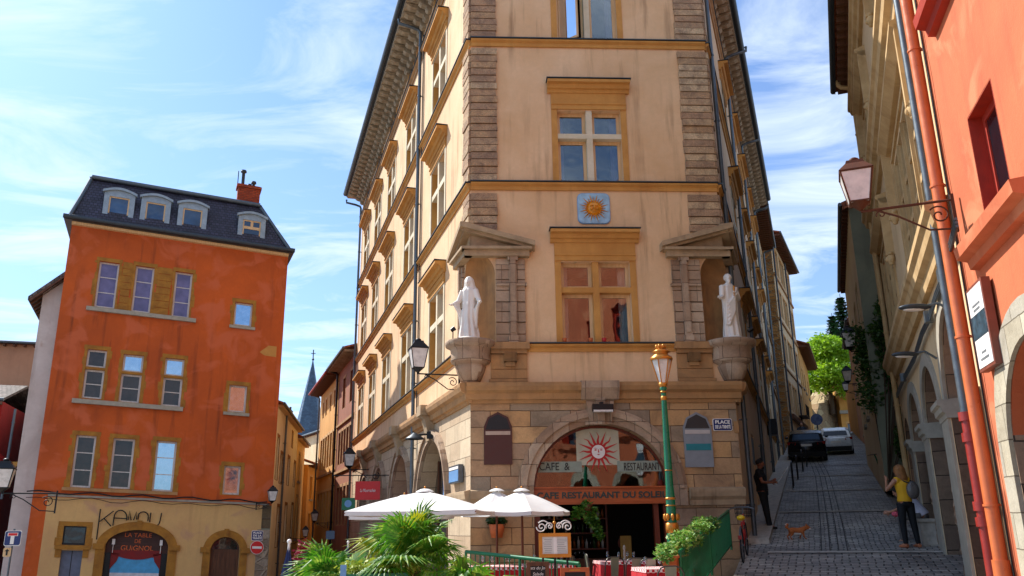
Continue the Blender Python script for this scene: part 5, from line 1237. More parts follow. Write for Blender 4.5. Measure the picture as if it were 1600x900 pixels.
# ivy hanging over the garden wall
m = MB(); bl = []; rnd = random.Random(9)
IV = Frame(OLF.W(-.15, .05, 0), 20.6, -1)
for i in range(5): bl.append((IV.W(rnd.uniform(-.2, .6), rnd.uniform(-.1, .15), rnd.uniform(5.0, 8.6)), (.6, .3, .6)))
for i in range(24): z = rnd.uniform(3.4, 8.6); bl.append((IV.W(rnd.uniform(-.3, -.1), rnd.uniform(-1.1, -.25) if z > 4.6 else rnd.uniform(-1.0, -.6), z), (.25, .3, .5)))
iv = thing('ivy', IV.W(0, 0, 3), 'dark ivy hanging thickly over the shaded wall right of the lanterns', 'ivy')
leaf_cloud(m, bl, 5500, .085, rnd=rnd); m.build('foliage', leafmat('ivy_leaves', '1e4216', '3a6424', '6c8a3c', .3), iv)
m = MB(); [m.tube([IV.W(b_[0].dot(IV.d)-IV.o.dot(IV.d), -.1, 2.5), b_[0]], .02, 5) for b_ in bl[::3]]; m.build('stems', M['bark'], iv)
# ---------------------------------------------------------------- café front
door_z = FR.at(938, 785)[1]; fas_z = FR.at(938, 762)[1]
cf = MB(); cf.box(FR, AU0-.02, AU1+.03, door_z, fas_z, -.42, -.20); fas = cf.build('shop_fascia', M['orange_wood'], corner)
m = MB(); m.box(FR, AU0, AU1, fas_z, fas_z+.035, -.44, -.15); m.box(FR, AU0, AU1, door_z-.035, door_z, -.44, -.16); m.build('fascia_trim', M['orange_wood'], fas)
slab = text('CAFE RESTAURANT DU SOLEIL', FR, (AU0+AU1)/2, (door_z+fas_z)/2-.0, -.195, .2, M['slate_text'], fas, ext=.012, offs=.006, maxw=(AU1-AU0)*.95)
MB().prism(FR, archp(AU0+.02, AU1-.02, fas_z+.03, AZS, ACZ-AZS-.02, 26), -.34, -.325).build('arched_window', M['shop_glass'], corner)
aw = bpy.data.objects['arched_window']
m = MB(); m.prism(FR, archband(AU0+.06, AU1-.06, AZS, .06, ACZ-AZS-.07, 26), -.38, -.3); m.build('window_frame', M['red_wood'], aw)
cen = FR.at(938, 704)
MB().prism(FR, rectp(FR.at(903, 700)[0], fas_z+.55, FR.at(971, 700)[0], ACZ-.08), -.324, -.32).build('white_film', plain('frosted_film', 'b9b49c', .6, bumpy=0, var=.12), aw)
m = MB(); fz0, fz1 = FR.at(938, 736)[1], FR.at(938, 719)[1]
m.box(FR, AU0+.14, cen[0]-.42, fz0, fz1, -.322, -.318); m.box(FR, cen[0]+.45, AU1-.14, fz0, fz1, -.322, -.318); m.build('frosted_band', plain('frosted_band_film', '8f998a', .6, bumpy=0, var=.12), aw)
text('CAFE  &', FR, FR.at(868, 727)[0], (fz0+fz1)/2, -.312, .26, M['black_text'], aw, maxw=FR.at(892, 727)[0]-FR.at(844, 727)[0]); text('RESTAURANT', FR, FR.at(1007, 730)[0], (fz0+fz1)/2-.02, -.312, .26, M['black_text'], aw, maxw=FR.at(1035, 727)[0]-FR.at(978, 727)[0])
# red sun emblem with a face
def sun_emblem(fr, cu, cz, d, r, mat, face, parent, rays=16, wavy=True, rk=2.6):
    m = MB(); t = .004
    for i in range(rays):
        a = 2*math.pi*i/rays; L_ = r*(rk if i % 2 else rk*.92); wd = r*.16
        L0, R0_ = [], []
        for k in range(9):
            q = k/8; rr = r*.95+(L_-r*.95)*q; s = (math.sin(q*8)*r*.14*q if (wavy and i % 2 == 0) else 0); ww = wd*(1-q)+.002
            ca, sa_ = math.cos(a), math.sin(a); L0.append((cu+rr*ca-(s+ww)*sa_, cz+rr*sa_+(s+ww)*ca)); R0_.append((cu+rr*ca-(s-ww)*sa_, cz+rr*sa_+(s-ww)*ca))
        m.prism(fr, L0+R0_[::-1], d, d+t)
    ring = [(cu+r*math.cos(2*math.pi*i/28), cz+r*math.sin(2*math.pi*i/28)) for i in range(28)]; inn = [(cu+r*.82*math.cos(2*math.pi*i/28), cz+r*.82*math.sin(2*math.pi*i/28)) for i in range(28)]
    m.prism(fr, ring, d, d+t, [inn]); e = m.build('sun_emblem', mat, parent)
    m = MB(); m.prism(fr, inn, d, d+t); m.build('sun_disc', face, e)
    m = MB()
    for s in (-1, 1):
        m.prism(fr, [(cu+s*r*.12, cz+r*.2), (cu+s*r*.34, cz+r*.3), (cu+s*r*.58, cz+r*.2), (cu+s*r*.34, cz+r*.12)], d+t, d+t*2); m.prism(fr, [(cu+s*r*.1, cz+r*.36), (cu+s*r*.36, cz+r*.46), (cu+s*r*.62, cz+r*.36), (cu+s*r*.36, cz+r*.4)], d+t, d+t*2)
    m.prism(fr, [(cu-r*.03, cz+r*.3), (cu+r*.04, cz+r*.3), (cu+r*.1, cz-r*.1), (cu-r*.06, cz-r*.1)], d+t, d+t*2); m.prism(fr, [(cu-r*.2, cz-r*.32), (cu, cz-r*.26), (cu+r*.2, cz-r*.32), (cu, cz-r*.42)], d+t, d+t*2)
    m.build('sun_face', mat, e); return e
sun_emblem(FR, cen[0], cen[1], -.314, .2, M['red_paint'], M['white_paint'], aw)
sun_emblem(LF, 3.2, 3.15, -.46, .24, M['red_paint'], M['white_paint'], corner)
# timber front below: frame posts, dark bar room
m = MB()
for a, b in ((AU0, AU0+.16), (AU1-.4, AU1-.28), (AU1-.16, AU1)): m.box(FR, a, b, -.3, door_z-.03, -.42, -.28)
m.build('door_frame', M['red_wood'], corner)
m = MB(); a, b, c_, d_ = AU0-1.2, AU1+1.2, -.3, 4.3
vs = [FR.W(u, d, z) for u in (AU0-.8, AU1+.8) for d in (-.76, -6) for z in (-.3, 4.3)]
m.add(vs, [(0, 2, 3, 1), (4, 5, 7, 6), (0, 4, 6, 2), (1, 3, 7, 5), (2, 6, 7, 3)]); m.build('bar_room', plain('dark_bar_wall', '3a2a1e', .8), corner)
bar = thing('bar_shelves', FR.W(2.6, -3.2, -.2), 'dark shelves crowded with bottles and glasses seen through the café doorway', 'shelves')
m = MB(); 
for z in (.95, 1.35, 1.72): m.box(FR, AU0+.2, AU0+2.1, z, z+.03, -2.9, -2.6)
m.box(FR, AU0+.15, AU0+.2, -.2, 2.1, -2.9, -2.6); m.box(FR, AU0+2.1, AU0+2.15, -.2, 2.1, -2.9, -2.6); m.build('shelf', M['red_wood'], bar)
MB().box(FR, AU0+.5, AU1-.1, -.2, .75, -2.3, -1.9).build('counter', M['frame_brown'], bar)
bm_ = [plain('green_bottle_glass', '284a20', .1, bumpy=0), plain('amber_bottle_glass', '8a4a14', .1, bumpy=0), plain('clear_bottle_glass', 'b8b8b0', .1, bumpy=0), plain('dark_bottle_glass', '141210', .1, bumpy=0)]
k = 0
for z in (.98, 1.38, 1.75):
    u = AU0+.28
    while u < AU0+2.05:
        p = FR.W(u, -2.72+random.uniform(-.04, .04), z); s = random.uniform(.85, 1.15)
        o = MB().lathe(p, [(0, 0), (.035, 0), (.035, .17*s), (.013, .21*s), (.013, .27*s), (0, .27*s)], 8).build('bottle', bm_[k % 4], None); recenter(o, p)
        tag(o, 'bottle standing in the rows on the back shelves of the café bar', 'bottle', 'bottles on the bar shelves'); u += .095+random.uniform(0, .03); k += 3 if random.random() < .5 else 1
for i in range(7):
    p = FR.W(AU0+.75+i*.11, -2.05, .75); o = MB().lathe(p, [(.03, 0), (.03, .005), (.005, .01), (.005, .07), (.035, .1), (.03, .17)], 10).build('wine_glass', M['clear']); recenter(o, p); tag(o, 'stemmed glass upside the dark counter inside the café doorway', 'glass', 'glasses on the café counter')
p = FR.W(AU0+2.45, -1.9, 1.12); o = thing('wall_clock', p, 'round brown framed dial on the dark wall inside the café', 'clock')
m = MB(); m.tube([p+FR.n*-.03, p+FR.n*.03], .17, 20, smooth=False); m.build('clock_rim', M['red_wood'], o); m = MB(); m.tube([p+FR.n*.02, p+FR.n*.036], .12, 20, smooth=False); m.build('clock_face', M['terracotta'], o)
pm = plain('yellow_poster', 'a8843c', .7, bumpy=0)
o = MB().box(FR, AU1-1.0, AU1-.72, .72, 1.3, -1.7, -1.68).build('poster', pm); tag(recenter(o, FR.W(AU1-.86, -1.69, .72)), 'small yellowish poster hanging in the dark café doorway', 'poster')
# front arch mouldings and keystone
m = MB()
for e, w_, d in ((0, .17, .05), (.17, .12, .12), (.29, .08, .07)): m.prism(FR, archband(AU0-e, AU1+e, AZS, w_, ACZ-AZS+e, 28, w_), -.01, d)
m.box(FR, AU0-.37, AU0-.0, 2.0, AZS, -.01, .06); m.box(FR, AU1, AU1+.37, 2.0, AZS, -.01, .06); m.build('arch_moulding', M['arch_stone'], corner)
kc = (AU0+AU1)/2; m = MB()
for s, d in (((-.36, -.12), .14), ((-.12, .12), .22), ((.12, .36), .14)):
    m.prism(FR, [(kc+s[0]*.72, ACZ-.03), (kc+s[1]*.72, ACZ-.03), (kc+s[1], 4.62), (kc+s[0], 4.62)], -.01, d)
m.profile(FR, [(-.01, 4.5), (.2, 4.52), (.3, 4.7), (.36, 4.78), (.36, 4.95), (-.01, 4.99)], kc-.46, kc+.46); m.build('keystone', M['arch_stone'], corner)
fl = thing('floodlight', FR.W(kc, .3, 4.35), 'black floodlight on the keystone over the café arch', 'floodlight')
u0, z0, u1, z1 = FR.rect(922, 635, 954, 646); f3 = Frame(FR.W(0, .42, 0), 87, 1)
m = MB(); m.prism(Frame(f3.W(u0, 0, 0), 87+90, -1), [(0, z0), (.16, z0+.03), (.12, z1), (-.08, z1)], 0, u1-u0) if False else m.box(f3, u0, u1, z0, z1, -.12, .02); m.build('housing', M['iron'], fl)
MB().box(f3, u0+.02, u1-.02, z0-.015, z0+.03, -.1, .04).build('lens', M['lamp_glass'], fl); MB().box(FR, kc-.04, kc+.04, z1-.03, z1+.06, .1, .4).build('bracket', M['iron'], fl)
# sun plaque
su0, sz0, su1, sz1 = FR.rect(903, 305, 952, 348); sc = (su0+su1)/2; szc = (sz0+sz1)/2; hw = (su1-su0)/2
def rrect(cu, cz, a, b, r, n=5):
    o = []
    for sx, sy, a0 in ((1, 1, 0), (-1, 1, 90), (-1, -1, 180), (1, -1, 270)):
        for i in range(n+1): t = R(a0+90*i/n); o.append((cu+sx*(a-r)+r*math.cos(t), cz+sy*(b-r)+r*math.sin(t)))
    return o
pl = thing('sun_plaque', FR.W(sc, 0, szc), 'square pale blue ceramic plaque with a golden sun face between the upper windows', 'plaque')
MB().prism(FR, rrect(sc, szc, hw, hw, hw*.35), 0, .05).build('tile', plain('sky_blue_ceramic', '8fb4cc', .35, var=.25, sc=5), pl)
MB().prism(FR, rrect(sc, szc, hw+.015, hw+.015, hw*.36), 0, .035).build('tile_rim', M['enamel_blue2'], pl)
gm_ = plain('golden_glaze', 'd88a14', .35, var=.3, sc=9)
m = MB()
for i in range(24):
    a = 2*math.pi*i/24; L_ = hw*(.98 if i % 2 else .78); w_ = .035
    b0 = [FR.W(sc+hw*.36*math.cos(a+s*.2), .055, szc+hw*.36*math.sin(a+s*.2)) for s in (-1, 1)]; tp = FR.W(sc+L_*math.cos(a), .055, szc+L_*math.sin(a)); md = FR.W(sc+hw*.5*math.cos(a), .1, szc+hw*.5*math.sin(a))
    m.add([b0[0], b0[1], tp, md], [(0, 3, 2), (1, 2, 3), (0, 1, 3)])
m.build('sun_rays', gm_, pl)
m = MB(); m.ball(FR.W(sc, .05, szc), hw*.42, (1, .45, 1), 18, 12); m.ball(FR.W(sc, .15, szc-.0), .035, (.8, 1.6, 2), 8, 6)
for s in (-1, 1): m.ball(FR.W(sc+s*.075, .13, szc+.05), .03, (1.5, .8, .6), 8, 6); m.ball(FR.W(sc+s*.08, .12, szc-.04), .04, (1, .8, 1), 8, 6)
m.ball(FR.W(sc, .13, szc-.09), .03, (1.8, .8, .6), 8, 6); m.build('sun_face', gm_, pl)
# plain painted boards either side of the arch (abstract stand-ins)
def board(x0, y0, x1, y1, name, label, cols):
    u0, z0, u1, z1 = FR.rect(x0, y0, x1, y1); t = thing(name, FR.W((u0+u1)/2, .02, z0), label, 'board', 'painted boards beside the café arch'); w_ = u1-u0; h = z1-z0
    for nm, c, poly, d in cols: MB().prism(FR, [(u0+w_*a, z0+h*b) for a, b in poly], 0, d).build(nm, plain(nm+'_'+c, c, .6, bumpy=.05, var=.1), t)
board(756, 644, 800, 726, 'painted_board', 'brown arched board with a black top band left of the café arch', [
    ('panel', '4a1f14', [(0, 0), (1, 0), (1, .72), (.86, .9), (.5, 1), (.14, .9), (0, .72)], .04), ('top_block', '161214', [(.06, .66), (.94, .66), (.82, .87), (.5, .955), (.18, .87)], .048), ('pale_band', 'b09684', [(.06, .56), (.94, .56), (.94, .63), (.06, .63)], .047)])
board(1068, 644, 1112, 730, 'painted_board', 'grey arched board with a dark top band and teal stripe right of the lamp post', [
    ('panel', '84888c', [(0, 0), (1, 0), (1, .72), (.86, .9), (.5, 1), (.14, .9), (0, .72)], .04), ('top_block', '35302f', [(.06, .7), (.94, .7), (.82, .87), (.5, .955), (.18, .87)], .048), ('pale_band', 'bfb4ad', [(.06, .6), (.94, .6), (.94, .67), (.06, .67)], .047), ('teal_stripe', '1f7880', [(.06, .3), (.94, .3), (.94, .42), (.06, .42)], .047)])
# enamel street plates
def plate(fr, x0, y0, x1, y1, lines, label, bg='enamel_blue', name='street_sign', cat='street sign', off=.03, rim='white_paint', tsz=None):
    u0, z0, u1, z1 = fr.rect(x0, y0, x1, y1, off); t = thing(name, fr.W((u0+u1)/2, off, z0), label, cat); c, zc, a, b = (u0+u1)/2, (z0+z1)/2, (u1-u0)/2, (z1-z0)/2; r = min(a, b)*.25
    MB().prism(fr, rrect(c, zc, a, b, r), off-.025, off).build('rim', M[rim], t); MB().prism(fr, rrect(c, zc, a*.94, b*.91, r*.9), off, off+.006).build('panel', M[bg], t)
    n = len(lines); hh = 2*b*.8/max(n, 1)
    for i, l in enumerate(lines):
        if l: text(l, fr, c, zc+b*.8-hh*(i+.5), off+.012, hh*.95, M['white_paint'], t, offs=.004, maxw=min(2*a*.8, hh*.62*len(l)))
    return t
plate(FR, 1114, 654, 1144, 673, ['PLACE', 'DE LA TRINITÉ'], 'blue enamel street sign reading PLACE DE LA TRINITÉ beside the grey board')
plate(FR, 1147, 658, 1154, 676, [], 'small faded grey plate right of the blue street sign on the café corner', bg='moulding', name='wall_plate', cat='plate', rim='moulding')
plate(LH, 393, 829, 411, 845, ['PLACE', 'DE LA', 'TRINITÉ'], 'small blue street sign over the no entry sign on the orange house')
t = plate(LH, 0, 0, 1, 1, [], 'x') if False else None
u, z = LH.at(401.5, 855.5, .1); ne = thing('no_entry_sign', LH.W(u, .1, z), 'round red no entry sign with a white bar under the blue street sign', 'road sign'); rr = .26
for nm, r_, mt, d in (('rim', rr, 'white_paint', .1), ('disc', rr*.93, 'sign_red', .108)): MB().prism(LH, [(u+r_*math.cos(a*math.pi/16), z+r_*math.sin(a*math.pi/16)) for a in range(32)], d-.02, d).build(nm, M[mt], ne)
MB().box(LH, u-rr*.7, u+rr*.7, z-.045, z+.045, .108, .116).build('bar', M['white_paint'], ne)
# dead-end sign on a post at the far left
q = atd(20, 841, 30); PF = Frame((q.x, q.y), 75, 1); t = plate(PF, 7, 829, 33, 853, [], 'blue dead end road sign with a white stem and red bar before the red house', name='dead_end_sign', cat='road sign')
u0, z0, u1, z1 = PF.rect(7, 829, 33, 853); c = (u0+u1)/2; h = z1-z0
MB().box(PF, c-.05, c+.05, z0+h*.12, z0+h*.66, .038, .044).build('stem', M['white_paint'], t); MB().box(PF, c-.14, c+.14, z0+h*.64, z0+h*.86, .038, .045).build('bar_edge', M['white_paint'], t); MB().box(PF, c-.12, c+.12, z0+h*.67, z0+h*.83, .044, .049).build('red_bar', M['sign_red'], t)
m = MB(); m.tube([PF.W(c, -.03, -1.5), PF.W(c, -.03, z1+.05)], .03, 8); m.build('post', M['zinc'], t)
u0, z0, u1, z1 = PF.rect(5, 856, 17, 870); t = thing('arrow_sign', PF.W(u0, 0, z0), 'tiny cream panel with a black arrow below the dead end sign', 'sign'); MB().prism(PF, rrect((u0+u1)/2, (z0+z1)/2, (u1-u0)/2, (z1-z0)/2, .03), .0, .02).build('panel', M['frame_cream'], t)
c = (u0+u1)/2; zz = (z0+z1)/2; MB().prism(PF, [(c-.025, z0+.04), (c+.025, z0+.04), (c+.025, zz+.03), (c+.07, zz+.03), (c, z1-.03), (c-.07, zz+.03), (c-.025, zz+.03)], .02, .026).build('arrow', M['black_text'], t)
# red hanging sign of the left street
hs = Frame(LF.W(12.6, .25, 0), 84, 1); u0, z0, u1, z1 = hs.rect(555, 752, 594, 781)
rs = thing('hanging_sign', hs.W((u0+u1)/2, 0, z0), 'square bright red sign with small white script hanging in the left street', 'sign'); MB().box(hs, u0, u1, z0, z1, -.04, .04).build('panel', M['sign_red'], rs)
text('La Mourrachée', hs, (u0+u1)/2, (z0+z1)/2, .046, .17, M['white_paint'], rs, shear=.3, maxw=(u1-u0)*.62)
m = MB(); zb = z1+.22; m.tube([hs.W(u0-.9, 0, zb), hs.W(u1+.7, 0, zb)], .02, 6); [m.tube([hs.W(u, 0, z1), hs.W(u, 0, zb)], .012, 5) for u in (u0+.1, u1-.1)]; m.spiral(hs, u1-.2, zb-.02, 0, .03, .16, 0, 420, .014); m.build('bracket', M['iron'], rs)
gs = Frame(LF.W(14.6, .2, 0), 84, 1); u0, z0, u1, z1 = gs.rect(534, 778, 555, 797); t = thing('green_shop_sign', gs.W(u0, 0, z0), 'dark green panel with a light blue disc below the red hanging sign', 'sign'); MB().box(gs, u0, u1, z0, z1, -.03, .03).build('panel', M['green_rail'], t); c = gs.at(544, 787); MB().prism(gs, [(c[0]+.14*math.cos(a*math.pi/10), c[1]+.14*math.sin(a*math.pi/10)) for a in range(20)], .03, .036).build('disc', M['enamel_blue2'], t)
t = plate(Frame(BF.W(2.5, .9, 0), 80, 1), 509, 829, 523, 843, [], 'pale blue panel hanging low on the brown house in the left street', bg='enamel_blue2', name='blue_panel', cat='sign', rim='enamel_blue')
# box on the pale left wall and the house number
u0, z0, u1, z1 = LF.rect(707, 727, 719, 755, .1); t = thing('display_case', LF.W(u0, .1, z0), 'white and blue wall case on the pale stone at the left of the café corner', 'display case'); MB().box(LF, min(u0, u1), max(u0, u1)+.25, z0, z1, .02, .14).build('case', M['zinc'], t); MB().box(LF, u0+.04, u1+.2, z0+.33, z1-.04, .14, .148).build('panel', M['white_paint'], t); MB().box(LF, u0+.04, u1+.2, z0+.04, z0+.31, .14, .148).build('blue_panel', M['enamel_blue2'], t)
plate(LF, 712, 773, 724, 783, [''], 'small white and blue plate at the umbrella edge on the left corner', bg='white_paint', name='number_plate', cat='plate', rim='enamel_blue')
# board on the coral wall
bf = Frame(OR.W(0, .13, 0), 15, -1); u0, z0, u1, z1 = bf.rect(1530, 428, 1566, 553); u0, u1, z0, z1 = -1.22, -.6, 3.42, 4.42
t = thing('notice_board', bf.W(-.9, 0, z0), 'tall white notice board with a dark photo band on the coral wall', 'board')
MB().box(bf, u0-.04, u1+.04, z0-.04, z1+.04, -.1, .0).build('board_frame', M['red_brown'], t); MB().box(bf, u0, u1, z0, z1, 0, .006).build('panel', M['white_paint'], t)
MB().box(bf, u0, u1, z0+.36, z0+.66, .006, .01).build('photo', plain('dark_photo', '2e4450', .4, var=.6, sc=8, bumpy=0), t)
gt = plain('grey_print', '6a6e70', .6, bumpy=0)
for z, s, w_ in ((z1-.24, .05, .34), (z1-.3, .05, .28), (z0+.16, .045, .2), (z0+.08, .05, .36)): MB().box(bf, (u0+u1)/2-w_/2, (u0+u1)/2+w_/2, z, z+s*.6, .006, .009).build('printed_line', gt, t)
# lamps ----------------------------------------------------------
def lantern(p, w_, h, label, fr, wall_d, group='black wall lanterns', mat='iron', glassm='lamp_glass', up=True, dirv=None, drop=0):
    """square tapered street lantern standing on the end of a bracket that runs back along dirv for wall_d metres"""
    p = V(p); t = thing('wall_lantern', p, label, 'lantern', group); a = w_/2; b = w_*.31; m = MB()
    dv = V(dirv).normalized(); sv = V((0, 0, 1)).cross(dv)
    def ring(r, z): return [p+dv*(r*x)+sv*(r*y)+V((0, 0, z)) for x, y in ((1, 1), (-1, 1), (-1, -1), (1, -1))]
    lo, hi = ring(b, .06*h), ring(a, .68*h)
    m2 = MB(); m2.add(lo+hi, [(0, 1, 5, 4), (1, 2, 6, 5), (2, 3, 7, 6), (3, 0, 4, 7), (0, 1, 2, 3)]); m2.build('lamp_glass', M[glassm], t)
    for i in range(4):
        m.tube([lo[i], hi[i]], .012*w_/.4, 5); m.tube([lo[i], lo[(i+1) % 4]], .012*w_/.4, 5); m.tube([hi[i], hi[(i+1) % 4]], .018*w_/.4, 5)
    r1, r2, r3 = ring(a*1.08, .69*h), ring(a*.6, .86*h), ring(a*.52, .93*h)
    m.add(r1+r2+r3, [(0, 1, 5, 4), (1, 2, 6, 5), (2, 3, 7, 6), (3, 0, 4, 7), (4, 5, 9, 8), (5, 6, 10, 9), (6, 7, 11, 10), (7, 4, 8, 11), (8, 9, 10, 11)])
    m.ball(p+V((0, 0, .97*h)), a*.35, (1, 1, .6), 8, 6); m.lathe(p, [(b*1.1, .05*h), (b*.5, -.04*h), (.02, -.1*h), (0, -.1*h)], 8); m.build('cap', M[mat], t)
    m = MB(); e = p+dv*wall_d; zb = V((0, 0, -.12*h)); m.tube([p+zb, e+zb], .018*w_/.4, 6); 
    q = [p+dv*.15*wall_d+zb, p+dv*wall_d*.4+zb+V((0, 0, -.12*wall_d)), p+dv*wall_d*.72+zb+V((0, 0, -.34*wall_d)), e+zb+V((0, 0, -.36*wall_d))]; m.tube(q, .013*w_/.4, 6)
    bf_ = Frame((p.x, p.y), math.degrees(math.atan2(dv.x, dv.y)), 1)
    m.spiral(bf_, wall_d*.84, e.z+zb.z-.17*wall_d, 0, .02*wall_d, .12*wall_d, 0, 500, .011*w_/.4); m.spiral(bf_, wall_d*.22, e.z+zb.z-.07*wall_d, 0, .01*wall_d, .06*wall_d, 180, 560, .009*w_/.4)
    m.box(Frame((e.x, e.y), math.degrees(math.atan2(sv.x, sv.y)), 1), -.03, .03, e.z+zb.z-.4*wall_d, e.z+zb.z+.08, -.02, .02); m.build('bracket', M[mat], t)
    return t
def lant_px(x, yb, D): return atd(x, yb, D)
lantern(lant_px(653, 578, 20.2), .42, .78, 'black wall lantern on a scrolled bracket left of the statue of the woman', LF, 1.05, dirv=-LF.n+V((0, 0, .0)))
lantern(lant_px(545, 730, 38), .5, .85, 'black wall lantern above the red hanging sign in the left street', LF, 1.3, dirv=-LF.n)
lantern(lant_px(425, 784, 35.5), .36, .62, 'black wall lantern on the right corner of the orange house', LH, .6, dirv=LH.d*-1)
lantern(lant_px(491, 815, 52), .4, .7, 'small lantern on the cream side of the left street, upper of two', BF, .8, dirv=-BF.n)
lantern(lant_px(477, 839, 50), .34, .6, 'small lantern low on the yellow house in the left street, lower of two', YF, .8, dirv=-YF.n)
lantern(lant_px(3, 765, 28), .5, .85, 'black lantern cut by the left edge of the picture in front of the red house', LH, 1.4, dirv=LH.d)
lantern(lant_px(1344, 322, 11.9), .42, .72, 'large rusty wall lantern on a scrolled bracket beside the coral downpipe', WR, 1.15, mat='rust_iron', dirv=-WR.n, glassm='lamp_glass')
for (x, y, D, w_, l) in ((1329, 545, 30, .46, 'nearest and largest of the three lanterns before the ivy wall up the street'), (1325, 597, 42, .44, 'middle one of the three lanterns before the ivy wall up the street'), (1322, 611, 54, .36, 'farthest and smallest of the three lanterns before the ivy wall up the street')):
    lantern(lant_px(x, y, D), w_, w_*1.75, l, WR, 1.1, dirv=-WR.n)
# flat modern street light and cable boxes of the tan wall
def slamp(px, py, label):
    u, z = WR.at(px, py, .42); p = WR.W(u, .42, z); t = thing('street_light', p, label, 'street light', 'flat street lights on the tan wall')
    m = MB(); m.tube([p, WR.W(u, .2, z+.03), WR.W(u, .02, z-.12)], .022, 6); m.build('arm', M['zinc'], t)
    m = MB(); m.ball(p+WR.n*.1, .17, (1.5, .8, .28), 12, 8); m.build('head', M['zinc_dark'], t); m = MB(); m.ball(p+WR.n*.12+V((0, 0, -.035)), .12, (1.4, .7, .2), 10, 6); m.build('lens', M['lamp_glass'], t)
slamp(1441, 479, 'flat grey street light under the rusty lantern on the tan wall'); slamp(1424, 553, 'flat grey street light above the pale arch further along the tan wall')
m = MB(); pts = []
for x, y in ((1494, 345), (1480, 400), (1474, 430), (1462, 460), (1452, 495), (1440, 520), (1428, 560), (1412, 590), (1400, 620)): u, z = WR.at(x, y, .1); pts.append(WR.W(u, .1, z))
for o_ in (-.07, -.02, .03): m.tube([p+V((0, 0, o_)) for p in pts], .022, 6)
for p in (pts[2], pts[4], pts[7]): m.box(Frame((p.x, p.y), 21, -1), -.09, .09, p.z-.1, p.z+.1, -.05, .08)
tag(recenter(m.build('cable_bundle', M['zinc']), pts[2]), 'bundle of grey cables and junction boxes running along the tan wall', 'cables')
o = thing('gooseneck_lamp', LF.W(6.2, 1, 4), 'small grey gooseneck lamp beside the drainpipe over the side arches', 'lamp'); p = atd(648, 683, 24)
m = MB(); m.lathe(p, [(.05, .12), (.1, .08), (.26, -.03), (.28, -.06), (.2, -.07)], 14); m.build('shade', M['zinc_dark'], o); m = MB(); m.tube([p+V((0, 0, .05)), p+V((.3, .05, .08)), p+V((.6, .1, .06))], .03, 6); m.box(Frame((p.x+.35, p.y), 90, 1), 0, .25, p.z-.05, p.z+.15, -.05, .05); m.build('arm', M['iron'], o)
# ---------------------------------------------------------------- green lamp post
gp_ = atd(1052, 850, 15.3); gp_.z = .12
lp = thing('lamp_post', gp_, 'glossy green lamp post with gold collars and lantern in front of the café', 'lamp post')
def lz(y): return atd(1048, y, 15.3).z
zt = lz(606); m = MB()
b0 = lz(838)
m.lathe(gp_*1.0 - V((0, 0, gp_.z)), [(.17, 0), (.17, .25), (.13, .3), (.13, .6), (.1, .66), (.105, b0-.12), (.105, b0), (.085, b0+.25), (.08, lz(775)), (.068, lz(760)), (.062, lz(700)), (.046, zt-.14), (.04, zt-.05), (.07, zt), (.04, zt+.03), (0, zt+.03)], 20)
m.build('post', M['green_paint'], lp)
m = MB(); c0 = V((gp_.x, gp_.y, 0))
for z, r, h in ((lz(825), .11, .18), (lz(779), .09, .05), (lz(790), .095, .03), (lz(735), .075, .025), (lz(612), .06, .035), (lz(622), .055, .08), (b0-.6, .14, .12)):
    m.lathe(c0, [(r*.8, z-h/2), (r, z-h/2+.01), (r*1.06, z), (r, z+h/2-.01), (r*.8, z+h/2)], 18)
for k in range(8):
    a = 2*math.pi*k/8; m.ball(c0+V((.115*math.cos(a), .115*math.sin(a), lz(808))), .035, (1, 1, 1.8), 6, 5)
m.build('gold_collar', M['gold'], lp)
m = MB(); g0, g1, g2 = lz(600), lz(562), lz(541)
m.lathe(c0, [(.03, zt), (.075, zt+.04), (.085, zt+.09), (.06, zt+.1)], 12)
m.lathe(c0, [(.2, g1-.01), (.215, g1+.02), (.2, g1+.05), (.13, g1+.1), (.13, g1+.13), (.17, g1+.15), (.1, g1+.2), (.045, g2-.07), (.04, g2-.03), (0, g2-.03)], 12)
for k in range(6):
    a = 2*math.pi*k/6; m.tube([c0+V((.075*math.cos(a), .075*math.sin(a), zt+.09)), c0+V((.19*math.cos(a), .19*math.sin(a), g1))], .011, 6)
    m.ball(c0+V((.075*math.cos(a), .075*math.sin(a), g2)), .03, (1, 1, 1.5), 6, 5)
m.lathe(c0, [(.05, g2-.05), (.085, g2-.02), (.06, g2+.02), (0, g2+.05)], 10); m.build('lantern_cage', M['gold'], lp)
m = MB(); m.lathe(c0, [(.07, zt+.1), (.18, g1)], 6, smooth=False); m.build('lamp_glass', M['lamp_glass'], lp)
# ---------------------------------------------------------------- railings
def railing(pts, h, label, n_per=9, mat='green_rail', hs=None):
    pts = [V(p) for p in pts]; t = thing('railing', pts[0], label, 'railing', 'green café railings'); hs = hs or [h]*len(pts)
    tops = [p+V((0, 0, q)) for p, q in zip(pts, hs)]; m = MB(); m.tube(tops, .03, 8); m.build('top_rail', M[mat], t); m = MB(); m.tube([p+V((0, 0, .1)) for p in pts], .016, 6); m.build('bottom_rail', M[mat], t)
    for i in range(len(pts)-1):
        a, b = pts[i], pts[i+1]; ta, tb = tops[i], tops[i+1]; n = max(2, int((b-a).length*n_per))
        for k in range(n):
            q = k/n; m = MB(); m.tube([a.lerp(b, q)+V((0, 0, .1 if k else 0)), ta.lerp(tb, q)], .026 if k == 0 else .011, 6); m.build('post' if k == 0 else 'baluster', M[mat], t)
    m = MB(); m.tube([pts[-1], tops[-1]], .026, 6); m.build('post', M[mat], t); return t
def P(px, py, D, z=None):
    p = atd(px, py, D)
    if z is not None: p.z = z
    return p
a, b = P(1062, 862, 13.6), P(1138, 798, 20.0); za, zb = .28, 1.0
